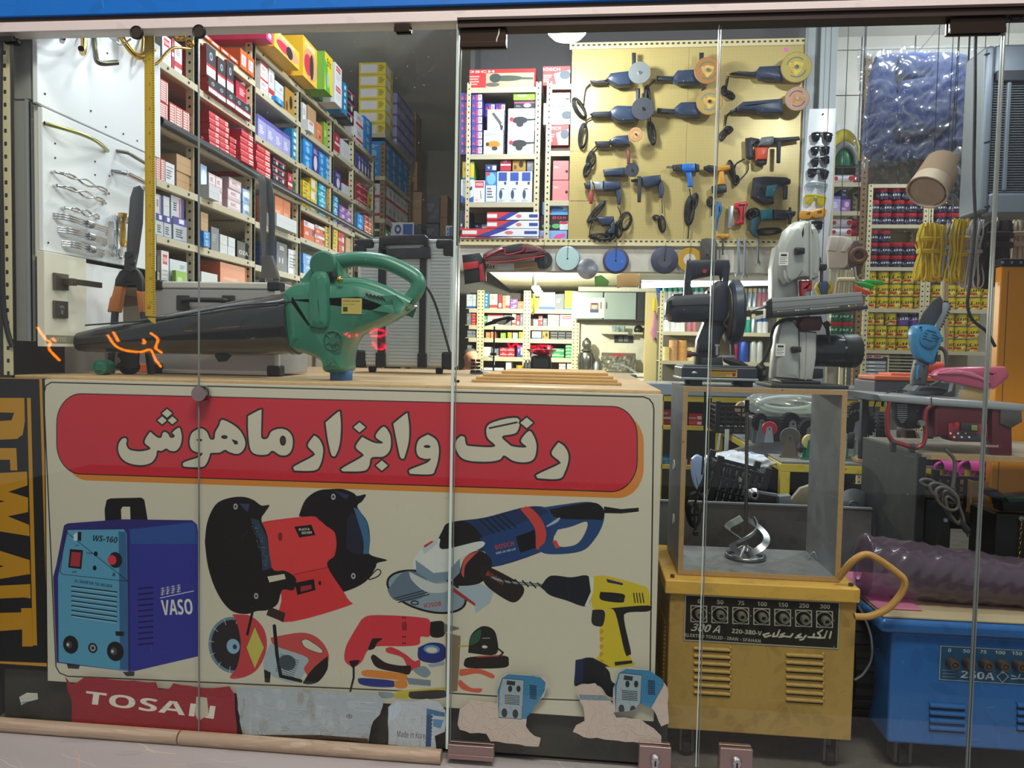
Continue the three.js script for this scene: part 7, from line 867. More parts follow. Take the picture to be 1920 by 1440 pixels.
// flexible duct, foil wrapped ring
{const z=-1.0,a=at(1782,305,z),b=at(1742,352,z),t=thing('flexible_duct','beige corrugated duct with a wide cut end hanging under the packed overall','duct',at(1745,370,z)),dir=b.clone().sub(a).normalize(),L=a.distanceTo(b)+.03,pr=[],n=9;for (let i=0;i<=n*4;i++) pr.push([.078+.005*Math.sin(i/4*6.283),i/(n*4)*L*.72]);pr.push([.078,L*.73],[.082,L*.75],[.086,L*1.12],[.08,L*1.12],[.074,L*.8]);const d3=P(dir.x,dir.y,.45).normalize();const g=lathe(pr,P(0,0,0),'y',36).applyQuaternion(new THREE.Quaternion().setFromUnitVectors(P(0,1,0),d3)).translate(a.x,a.y,a.z-.05);part(t,'duct',g,mat('#c8b091',.6));part(t,'cap',disc(P(0,0,0),.07,.006,'y',36).applyQuaternion(new THREE.Quaternion().setFromUnitVectors(P(0,1,0),d3)).translate(a.x+d3.x*L*1.08,a.y+d3.y*L*1.08,a.z-.05+d3.z*L*1.08),mat('#a98f76',.7));part(t,'hang_wire',rod(a,P(a.x+.05,CEIL,a.z-.02),.002),M.dark);
const c=at(1805,330,z),f=new THREE.SphereGeometry(.085,30,22),p=f.attributes.position;for (let i=0;i<p.count;i++){const x=p.getX(i),y=p.getY(i),zz=p.getZ(i),k=1+.09*Math.sin(x*120+y*40)*Math.sin(y*95+zz*60);p.setXYZ(i,x*k,y*k*1.45,zz*k*.8);} f.computeVertexNormals();f.translate(c.x,c.y,c.z-.02);const r=thing('wrapped_roll','black roll wrapped in shiny film below the duct','roll',P(c.x,c.y-.12,c.z));part(r,'film',f,mat('#8e9499',.18,.7));const d=at(1814,296,z);part(r,'core',[disc(P(d.x,d.y,c.z+.04),.042,.02),new THREE.TorusGeometry(.042,.008,8,30).translate(d.x,d.y,c.z+.05)],mat('#7a6350',.6));part(r,'hang_wire',rod(P(c.x,c.y+.1,c.z),P(c.x,CEIL,c.z),.002),M.dark);}
// wall heater
{const z=-.6,q=(px,py)=>at(px,py,z),t=thing('heater','dark grey slatted heater hanging at the right edge','heater',P(q(1880,400).x,q(1880,405).y,z-.1)),hg=mat('#7c848a',.4,.3),hd=mat('#2b2e33',.5);const x0=q(1837,300).x,x1=x0+.42,y1=q(1880,88).y,y0=q(1850,404).y;
part(t,'shell',[box(x0+.012,x1,y0+.02,y1,z-.16,z-.025,.02)],hd);part(t,'side_post',box(x0,x0+.035,y0+.01,y1+.005,z-.15,z+.012,.014),hg);part(t,'top_cover',box(x0+.034,x1,q(1880,140).y,y1+.008,z-.05,z+.01,.012),hg);part(t,'bottom_cover',box(x0+.034,x1,y0,q(1880,362).y,z-.05,z+.014,.014),hg);part(t,'control_strip',box(x0+.04,x1,q(1880,144).y-.02,q(1880,128).y-.012,z,z+.014,.004),hd);const sy0=q(1880,358).y,sy1=q(1880,150).y;for (let i=0;i<44;i++){const y=sy0+(sy1-sy0)*i/44;part(t,'slat',box(0,x1-x0-.05,-.0012,.0012,-.012,.008).rotateX(.5).translate(x0+.04,y,z-.008),mat('#9aa2a8',.35,.4));} part(t,'centre_post',box(x0+.085,x0+.1,sy0,sy1,z-.01,z+.006,.004),hg);for (const py of [104,268,388]){const c=q(1846,py);part(t,'oval_slot',new THREE.SphereGeometry(.011,14,10).scale(1.1,.35,.3).rotateZ(.25).translate(c.x+.003,c.y,z+.012),M.black);} part(t,'hanger',[rod(P(x0+.1,y1,z-.08),P(x0+.1,CEIL,z-.08),.006),rod(P(x1-.1,y1,z-.08),P(x1-.1,CEIL,z-.08),.006)],M.dark);}
solo('cable','long black cable hanging in front of the ropes on the right','cable',tube([P(at(1832,30,-.13).x,2.7,-.12),...[[1830,60],[1828,200],[1826,330],[1828,420],[1820,520],[1814,570],[1824,600],[1850,622],[1866,650]].map((q)=>at(q[0],q[1],-.25))],.0055,90,8),M.cable);
// hanks of rope
{const z=-1.35,hank=(label,px,w,y0,y1,m,r,n,waist,tilt=0,g='hanks of rope')=>{const t=thing('rope_hank',label,'rope',at(px,y1,z),g);const L=[],Wr=[],k=pxm2;for (let i=0;i<n;i++){const u=(i/(n-1)-.5)*w,j=rnd(-3,3),zz=z+rnd(-.03,.03),f=.72;const bx=rnd(6,12);L.push(tube([at(px+u*f+tilt*0,y0+j,zz),at(px+u+tilt*.4,y0+(waist-y0)*.5,zz+.01),at(px+u*f+tilt*.6,waist,zz),at(px+u*1.05+tilt,y1-22,zz+.012),at(px+u*1.1+tilt+rnd(-2,2),y1-4+rnd(-5,3),zz+.015),at(px+u*1.1+tilt+bx*.6,y1+rnd(-6,2),zz),at(px+u+tilt+bx,y1-20,zz-.01),at(px+u*f+3+tilt*.6,waist,zz-.012),at(px+u*f+3,y0+4+j,zz-.01)],r,42,6));} part(t,'strands',L,m).userData.kind='stuff';for (const yy of [waist,y0+(waist-y0)*.55]) for (let q=0;q<3;q++){const c=at(px+tilt*.4,yy+q*2.2,z),R=w*.46/FPX*(2.4-z);Wr.push(new THREE.TorusGeometry(R,r*.9,6,26).rotateX(Math.PI/2).scale(1,1,.55).translate(c.x,c.y,z));} part(t,'binding',Wr,m);const top=at(px,y0,z);part(t,'hook_wire',rod(P(top.x,top.y,z),P(top.x,CEIL,z),.0016),M.dark);return t;},pxm2=1;
const yl=mat('#e6c80e',.45),wh=mat('#ffffff',.6,0,{map:rep(tex(64,64,(g)=>{g.fillStyle='#d2d2d0';g.fillRect(0,0,64,64);g.fillStyle='#44454a';for (let i=0;i<8;i++) g.fillRect(i*8,(i*24) % 64,4,10);}),14,3)}),br=mat('#33211f',.7),cr=mat('#cdbb9c',.8);
hank('left hank of bright yellow rope hanging before the paint tins',1745,44,420,526,yl,.0045,15,470,-8);hank('small yellow hank in the middle of the hanging ropes',1771,18,424,520,yl,.0045,7,474,-6);hank('right hank of bright yellow rope beside the black cable',1803,34,410,530,yl,.0045,12,476,-12);hank('white flecked rope hank between the yellow ones',1783,16,420,520,wh,.004,7,462,-10);hank('white flecked rope hank right of the black cable',1832,34,414,540,wh,.004,12,470,-16);hank('thick dark brown rope hank right of the white one',1874,54,416,540,br,.0095,9,458,-14);hank('cream rope hank at the right edge',1912,26,414,520,cr,.0075,6,456,-2);
solo('rope_end','frayed yellow rope end curling left of the ropes','rope',ptube([[1716,458],[1722,470],[1730,474]],z,.004,12,6),yl);}
// hung things between the saw and the paint shelves
{const z=-1.7,o=Q(1400,400,7.2),part2=(n,l,c,g,m)=>solo(n,l,c,g,m);const lb=thing('tool_holster','cream leather tool holster hanging right of the band saw','holster',at(1575,505,z));part(lb,'back',solid(o([[1095,320],[1120,310],[1300,318],[1390,345],[1400,400],[1350,480],[1345,690],[1300,745],[1080,750],[1070,520],[1062,500]]),z,z,z+.03,.01),mat('#cfc4b4',.7));part(lb,'flap',solid(o([[1100,330],[1230,330],[1180,525],[1065,512]]),z,z+.03,z+.042,.005),mat('#d8cec0',.7));part(lb,'flap',solid(o([[1330,345],[1405,395],[1300,535],[1240,530]]),z,z+.03,z+.045,.005),mat('#d8cec0',.7));part(lb,'hook',rod(at(1575,448,z+.01),P(at(1575,448,z).x,CEIL,z+.01),.002),M.dark);
const sb=thing('brown_disc','rusty brown grinding disc hanging beside the leather holster','disc',at(1608,530,z-.1));part(sb,'disc',solid(o([[1440,380],[1490,372],[1530,420],[1600,560],[1560,720],[1500,850],[1440,800],[1360,700],[1350,560],[1400,440]]),z-.1,z-.11,z-.09,.006,[],true),mat('#5c4640',.6));part(sb,'hub',new THREE.TorusGeometry(.035,.014,10,24).translate(at(1608,480,z-.1).x,at(1608,480,z-.1).y,z-.085),M.rust);part(sb,'hook',rod(at(1606,455,z-.1),P(at(1606,455,z-.1).x,CEIL,z-.1),.002),M.dark);
const br2=thing('brush_bundle','bundle of pale wooden sticks below the leather holster','sticks',at(1580,556,z));for (let i=0;i<7;i++) part(br2,'stick',rod(at(1573+i*4.5,506,z+.01),at(1566+i*5,552,z+.02),.008,.007,8),mat(i % 2?'#c9c4a8':'#b6ac88',.7));part(br2,'tie',rod(at(1570,524,z+.02),at(1602,524,z+.02),.012),M.cream);
const sc=(l,q,m,z1)=>solo('scraper_handle',l,'scraper',[solid(q,z,z1,z1+.022,.008)],m);sc('upper bright green scraper handle',[[1610,532],[1622,524],[1654,527],[1655,535],[1630,535]],mat('#2fae3a',.4),z+.0);sc('lower bright green scraper handle',[[1597,530],[1615,530],[1636,537],[1628,544],[1605,537]],mat('#2fae3a',.4),z+.03);
const ts=thing('trowel','trowel with an orange handle and grey blade hanging beside the saw fence','trowel',at(1605,575,z));part(ts,'handle',solid(o([[1390,990],[1420,1000],[1595,1070],[1590,1115],[1480,1110],[1385,1080]]),z,z+.06,z+.085,.009),mat('#d85024',.4));part(ts,'blade',solid(o([[1440,1100],[1555,1120],[1540,1240],[1480,1290],[1425,1260]]),z,z+.05,z+.058,.003),mat('#8d8078',.5));solo('wire_hook','bent chrome wire hooks over the green handles','hook',[ptube([[1603,500],[1606,520],[1612,526],[1622,526]],z+.02,.004,20,6),ptube([[1598,502],[1600,522],[1604,528]],z+.02,.004,20,6)],M.chrome);
const cp=thing('spring_clamp','blue and yellow spring clamp behind the band saw fence','clamp',at(1543,560,z-.2)),zc=z-.2;part(cp,'body',solid(o([[960,920],[1060,915],[1090,960],[1080,1010],[1070,1100],[1000,1110],[975,1050],[945,980]]),zc,zc,zc+.04,.012),mat('#3c5878',.4));for (const l of [[[940,930],[960,940],[930,1000],[990,1090],[960,1130],[900,1020]],[[1095,910],[1130,930],[1165,1010],[1120,1120],[1070,1110],[1110,1040],[1130,990]]]) part(cp,'jaw',solid(o(l),zc,zc-.005,zc+.03,.008),mat('#d8b824',.4));part(cp,'hook',rod(at(1540,527,zc+.02),P(at(1540,527,zc).x,CEIL,zc+.02),.002),M.dark);
solo('broom_pole','pale worn broom pole standing before the right paint bay','pole',rod(at(1771,520,-1.75),P(at(1790,760,-1.75).x,0,-1.75),.018),mat('#ffffff',.7,0,{map:worn('#d6cda8',{patch:90,dark:'#6a5a34',depth:.3})}));}
// orange cabinet
{const z=-1.05,a=at(1872,500,z),b=at(1866,742,z),t=thing('orange_cabinet','tall bright orange steel cabinet at the right edge','cabinet',P(b.x+.2,0,z-.2));part(t,'door',box(b.x,b.x+.5,0,a.y+.02,z-.05,z,.006),mat('#ef9a0a',.4));part(t,'top_trim',box(b.x-.004,b.x+.5,a.y-.0,a.y+.035,z-.1,z+.006,.004),M.black);for (const px of [1878,1895,1912]){const c=at(px,492,z);part(t,'bolt',disc(P(c.x,a.y+.018,z+.008),.006,.004),M.steel);} part(t,'seam',box(b.x+.028,b.x+.031,.1,a.y-.02,z,z+.001),M.rust);}
// ---------------------------------------------------------------- right foreground: welders, open wooden box, saws
const ply=worn('#b08f62',{patch:30,dark:'#6a4a24',depth:.1,gw:12,gh:1,grain:4000}),sheetGrey=worn('#85888b',{patch:70,dark:'#3a3c40',depth:.12,scratch:60,long:60});
const plyMat=mat('#ffffff',.6,0,{map:ply}),greyMat=mat('#ffffff',.45,.25,{map:sheetGrey});
// plate of writing on plane z between two picture points
function plate(w,h,bg,x0,x1,y0,y1,z,draw){return mat('#ffffff',.4,.2,{map:tex(w,h,(g)=>{g.fillStyle=bg;g.fillRect(0,0,w,h);const p=printer(g,z,x0,y1,w/(x1-x0),h/(y1-y0));p.k=w/(x1-x0)*(2.4-z)/FPX;draw(p.from(0,0,1),g,w,h);})});}
const BXZ=-.14,BXB=-.47;
let boxTop,boxFloor;
{const a=at(1281,730,BXZ),b=at(1590,727,BXZ),c=at(1430,1086,BXZ),T=.017,t=thing('open_wooden_box','open plywood box with grey inside standing on the yellow welder','box',P((a.x+b.x)/2,c.y,(BXZ+BXB)/2));const y0=c.y+.002,y1=at(1430,728,BXZ).y;boxTop=y1;boxFloor=y0+T;
const bd=(n,x0,x1,ya,yb)=>{part(t,n,metric(box(x0,x1,ya,yb,BXB,BXZ-.003),.6),greyMat);part(t,'plywood_edge',metric(box(x0,x1,ya,yb,BXZ-.003,BXZ,.0008),.4),plyMat);};
bd('floor_board',a.x,b.x,y0,y0+T);bd('top_board',a.x,b.x,y1-T,y1);bd('side_board',a.x,a.x+T,y0+T,y1-T);bd('side_board',b.x-T,b.x,y0+T,y1-T);
for (const [px,py] of [[1263,872],[1262,973]]){const v=atx(px,py,a.x-.003);part(t,'cap_ring',new THREE.TorusGeometry(.017,.0028,8,24).rotateY(Math.PI/2).translate(a.x-.002,v.y,v.z),M.white);}
for (const [px,py] of [[1467,731],[1281,828],[1586,880],[1578,1075]]){const v=at(px,py,BXZ);part(t,'nail',disc(P(v.x,v.y,BXZ),.002,.003),M.dark);} const k=at(1532,1053,-.3);part(t,'catch',tube([P(k.x-.02,boxFloor+.004,-.34),P(k.x,boxFloor+.03,-.34),P(k.x+.012,boxFloor+.004,-.33)],.003,16,6),M.steel);}
// yellow welding transformer
{const z=-.1,zb=-.52,yl=worn('#b5934e',{patch:90,dark:'#5a4418',depth:.12,scratch:70,scratchColor:'#3a3020',long:26}),ym=mat('#ffffff',.5,.1,{map:yl}),lidM=mat('#ffffff',.45,0,{map:worn('#dcae4e',{patch:60,dark:'#8a7a5a',depth:.2,scratch:40,scratchColor:'#5a5040'})});
const a=at(1252,1240,z),b=at(1602,1240,z),yt=at(1430,1116,z).y,yb=at(1430,1378,z).y,t=thing('welding_transformer','old ochre yellow welding transformer with a black socket panel under the wooden box','welder',P((a.x+b.x)/2,yb,(z+zb)/2));
part(t,'body',metric(box(a.x,b.x,yb,yt,zb,z,.004),.5),ym);const lip=at(1247,1100,z+.02),lr=at(1614,1110,z+.02),ly=Math.max(yt+.006,0);part(t,'lid',metric(box(lip.x,lr.x,ly-.012,boxFloor-.0185,zb-.02,z+.02,.006),.5),lidM);for (const px of [1260,1594]) part(t,'lid_bolt',[disc(P(at(px,1080,z-.02).x,boxFloor-.015,z-.01),.008,.012,'y',6)],M.iron);
const A=at(1284,1112,z),B=at(1572,1208,z),pm=plate(1024,340,'#26241f',A.x,B.x,at(1428,1209,z).y,at(1428,1121,z).y,z+.002,(f,g,w,h)=>{
g.strokeStyle='#b9b2a4';g.lineWidth=8;g.strokeRect(5,5,w-10,h-10);['0','50','75','100','150','250','300'].forEach((n,i)=>{const x=1310+i*39.3,y=1125.5+i*1.7;f.text(n,x+1,y+2,11,'#cfc8b8');g.globalAlpha=1;f.poly([[x-14.5,y+10],[x+15,y+11],[x+15,y+41],[x-14.5,y+40]],null,'#b9b2a4',2);f.oval(x,y+25.5,14,14,'#17150f','#b9b2a4',1.4);});
f.text('300 A',1323,1178,21,'#cfc8b8',.03,'italic bold',1,-.1);f.text('220-380-V',1400,1185,12,'#cfc8b8',.03,'bold');f.text('ELEKTRO TOULID - IRAN - SFAHAN',1355,1196,9,'#b9b2a4',.03,'bold',.96);
const I='#cfc8b8',L=(p)=>f.line(p,I,3.4);const qz=(l)=>l.map(([x,y])=>[1200+x/3.6,1040+y/3.6]);L(qz([[1290,520],[1280,562]]));L(qz([[1262,515],[1245,560],[1200,562]]));L(qz([[1232,508],[1200,530],[1218,545],[1210,560],[1165,558]]));L(qz([[1175,535],[1168,558],[1135,556]]));L(qz([[1120,545],[1098,572],[1080,575]]));L(qz([[1085,535],[1062,548],[1090,556],[1050,560]]));L(qz([[1030,535],[1015,555],[985,552]]));L(qz([[975,530],[950,540],[975,550],[940,556]]));L(qz([[942,510],[925,550],[895,552],[905,530]]));L(qz([[880,545],[845,556],[832,540],[870,530]]));});
part(t,'panel',[box(A.x,B.x,at(1428,1209,z).y,at(1428,1121,z).y,z,z+.0015)],M.dark);part(t,'panel_print',print(A.x,B.x,at(1428,1209,z).y,at(1428,1121,z).y,z+.0022),pm);
for (let i=0;i<7;i++){const c=at(1310.5+i*39.3,1148.5+i*2.1,z);const s=part(t,'socket',lathe([[.0105,0],[.0145,.003],[.015,.02],[.012,.026],[.007,.026],[.006,.01],[0,.01]],P(c.x,c.y,z+.002),'z',22),mat('#8f8a80',.35,.6));part(s,'bore',disc(P(c.x,c.y,z+.02),.006,.006,'z',14),M.black);}
for (const [x,y] of [[1330,1149],[1407,1154],[1485,1158],[1562,1163],[1288,1193],[1563,1212]]){const c=at(x,y,z);part(t,'panel_screw',disc(P(c.x,c.y,z+.003),.003,.003,'z',10),M.steel);}
for (const [x0,x1,y0,dy] of [[1302,1369,1213,13.7],[1475,1543,1225,13.9]]) for (let i=0;i<7;i++){const p=at(x0,y0+i*dy,z),q=at(x1,y0+i*dy+1.2,z);const g=new THREE.CylinderGeometry(.0095,.0095,q.x-p.x,14,1,false,0,Math.PI).rotateZ(Math.PI/2).rotateX(.5).scale(1,.75,.9);part(t,'louvre',[g.translate((p.x+q.x)/2,p.y-.004,z),new THREE.SphereGeometry(.0088,10,8).scale(.6,.75,.9).translate(p.x,p.y-.004,z),new THREE.SphereGeometry(.0088,10,8).scale(.6,.75,.9).translate(q.x,q.y,z)],ym);part(t,'louvre_slot',box(p.x,q.x,p.y-.0145,p.y-.009,z-.001,z+.0012),M.black);}
for (let i=0;i<16;i++){const v=atx(1238,1136+i*8,a.x-.002);part(t,'side_louvre',rod(P(a.x-.001,v.y,zb+.1),P(a.x-.001,v.y,z-.08),.006,.006,8),ym);}
for (const px of [1290,1565]) for (const zz of [z-.06,zb+.06]){const x=at(px,1400,z).x;part(t,'caster_wheel',disc(P(x,.031,zz),.03,.024,'x',22),M.rubber);part(t,'caster_fork',[box(x-.025,x-.015,.02,yb,zz-.025,zz+.025,.003),box(x+.015,x+.025,.02,yb,zz-.025,zz+.025,.003),box(x-.035,x+.035,yb-.01,yb,zz-.035,zz+.035,.003)],M.iron);}
const h=Q(1560,940,2.88),hp=h([[50,430],[110,325],[178,288],[240,308],[350,385],[392,432],[372,500],[300,578],[205,620],[120,622]]).map(([x,y],i)=>at(x,y,z+.03+Math.min(i,5)*.006));hp[0].z=-.1;part(t,'carry_handle',tube(hp,.0115,70,10),mat('#ffffff',.5,0,{map:worn('#c0904a',{patch:50,dark:'#6a4a2a',depth:.3})}));part(t,'earth_cable',tube(h([[140,560],[180,640],[212,740],[212,850],[170,930],[122,965]]).map(([x,y])=>at(x,y,z-.05)),.004,40,6),M.grey);}
// blue welding transformer
{const z=-.12,zb=-.6,bm=mat('#ffffff',.3,0,{map:worn('#2a66ac',{patch:50,dark:'#0a2a5a',depth:.12,scratch:40}),clearcoat:.4}),a=at(1668,1290,z),yt=at(1800,1190,z).y,yb=at(1790,1402,z).y,x1=a.x+.62,t=thing('welding_transformer','blue welding transformer with a wheel under it at the lower right','welder',P(a.x+.3,yb,(z+zb)/2));
part(t,'body',metric(box(a.x,x1,yb,yt,zb,z,.012),.5),bm);const lx=at(1655,1175,z+.02).x;part(t,'lid',metric(box(lx-.012,x1+.02,yt,at(1800,1166,z+.02).y,zb-.02,z+.03,.02),.5),bm);part(t,'lid_board',box(lx+.0,x1,at(1800,1166,z+.02).y,at(1800,1166,z+.02).y+.008,zb,z+.018,.003),mat('#b9a888',.8));
const A=at(1761,1240,z),pm=plate(1024,420,'#2b5578',A.x,A.x+.36,at(1840,1279,z).y,at(1840,1214,z).y,z,(f,g,w,h)=>{g.strokeStyle='#a8b4b8';g.lineWidth=8;g.strokeRect(5,5,w-10,h-10);['0','50','75','100','150','200'].forEach((n,i)=>f.text(n,1780+i*31.5,1219+i*1.4,11,'#b9c2c4',.03));f.text('250A',1832,1266,23,'#c9cfd0',.02,'bold',1.1);f.rows(3,1767,1256,1790,1257,0,6,'#a8b4b8',1);f.poly([[1880,1258],[1890,1268],[1879,1279],[1869,1268]],null,'#b9c2c4',1.6);f.oval(1879,1260,3,3,'#b9c2c4');f.line([[1912,1264],[1908,1272],[1896,1272]],'#c9cfd0',2.4);f.line([[1928,1258],[1922,1272],[1912,1272]],'#c9cfd0',2.4);f.line([[1904,1268],[1896,1266]],'#c9cfd0',2);});
part(t,'panel',box(A.x,A.x+.36,at(1840,1279,z).y,at(1840,1214,z).y,z,z+.0015),M.dark);part(t,'panel_print',print(A.x,A.x+.36,at(1840,1279,z).y,at(1840,1214,z).y,z+.0022),pm);
for (let i=0;i<6;i++){const c=at(1782+i*31.2,1240+i*1.2,z);const s=part(t,'socket',lathe([[.017,0],[.019,.006],[.015,.03],[.009,.031],[.008,.012],[0,.012]],P(c.x,c.y,z+.002),'z',22),mat('#5a504a',.4,.3));part(s,'brass_pin',disc(P(c.x,c.y,z+.026),.0065,.012,'z',14),mat('#9a6a3c',.35,.8));}
for (const [x0,x1b] of [[1742,1809],[1906,1975]]) for (let i=0;i<4;i++){const p=at(x0,1318+i*14,z),q=at(x1b,1318+i*14,z);part(t,'louvre',new THREE.CylinderGeometry(.012,.012,q.x-p.x,14,1,false,0,Math.PI).rotateZ(Math.PI/2).rotateX(.5).scale(1,.75,.9).translate((p.x+q.x)/2,p.y-.006,z),bm);part(t,'louvre_slot',box(p.x,q.x,p.y-.02,p.y-.012,z-.001,z+.0012),M.black);}
for (const x of [a.x+.07,x1-.07]) for (const zz of [z-.07,zb+.08]){part(t,'caster_wheel',disc(P(x,.034,zz),.033,.026,'x',22),M.rubber);part(t,'caster_fork',[box(x-.03,x-.018,.02,yb,zz-.03,zz+.03,.003),box(x+.018,x+.03,.02,yb,zz-.03,zz+.03,.003),box(x-.04,x+.04,yb-.01,yb,zz-.04,zz+.04,.003)],M.iron);}
const ly=at(1800,1166,z+.02).y+.009;const pk=thing('pink_card','torn pink card lying on the lid of the blue welder','card',P(lx+.1,ly,-.35));part(pk,'sheet',box(lx+.002,lx+.15,ly+.001,ly+.005,zb+.02,z-.04,.001),mat('#c97a98',.8));
// film wrapped roll lying on the lid
const ra=P(at(1612,1075,-.27).x,ly+.115,-.29),rb=P(ra.x+.8,ly+.07,-.24),n=60,pr=[];for (let i=0;i<=n;i++) pr.push([(.108-.04*i/n)*(i===0||i===n?.5:1)*(1+.015*Math.sin(i*.7+Math.sin(i*.31)*2)),i/n]);const L=ra.distanceTo(rb),fg=new THREE.LatheGeometry(pr.map((q)=>new THREE.Vector2(q[0],q[1]*L)),48),fp=fg.attributes.position;for (let i=0;i<fp.count;i++){const x=fp.getX(i),y=fp.getY(i),zz=fp.getZ(i),k=1+.035*Math.sin(y*47+x*35+2*Math.sin(y*19))*Math.sin(zz*40-y*31)+.02*Math.sin(y*130+zz*90+x*60)+rnd(-.01,.01);fp.setX(i,x*k);fp.setZ(i,zz*k);} fg.computeVertexNormals();fg.applyQuaternion(new THREE.Quaternion().setFromUnitVectors(P(0,1,0),rb.clone().sub(ra).normalize())).translate(ra.x,ra.y,ra.z);
const wr=thing('wrapped_roll','long dark roll wrapped in crumpled violet film lying on the blue welder','roll',P(ra.x+.35,ly,-.26));part(wr,'film',fg,new THREE.MeshPhysicalMaterial({color:'#b7a0b9',roughness:.16,transmission:.85,thickness:0,ior:1.6}));part(wr,'core',rod(P(ra.x+.2,ly+.1,-.28),P(rb.x-.01,ly+.068,rb.z),.07,.05,24),mat('#5a5058',.5));}
{const z=-.32,g=at(1629,1280,z+.1),pr=[[.0,-.03],[.14,-.03],[.16,-.035],[.235,-.036],[.25,-.03],[.25,.03],[.235,.036],[.16,.035],[.14,.03],[0,.03]];const t=thing('tyre','dark rubber tyre standing between the two welders','tyre',P(g.x,0,z-.16));part(t,'rubber',lathe(pr,P(g.x,.251,z-.18),'x',40),M.rubber);const l=[];for (let i=0;i<36;i++){const a=i/36*6.283;l.push(box(-.034,.034,.249,.259,-.012,.008).rotateX(a).translate(g.x,.251,z-.18));} part(t,'tread',l,M.rubber).userData.kind='stuff';t.position.y=-.0;t.children.forEach((c)=>c.translateY(.009));}
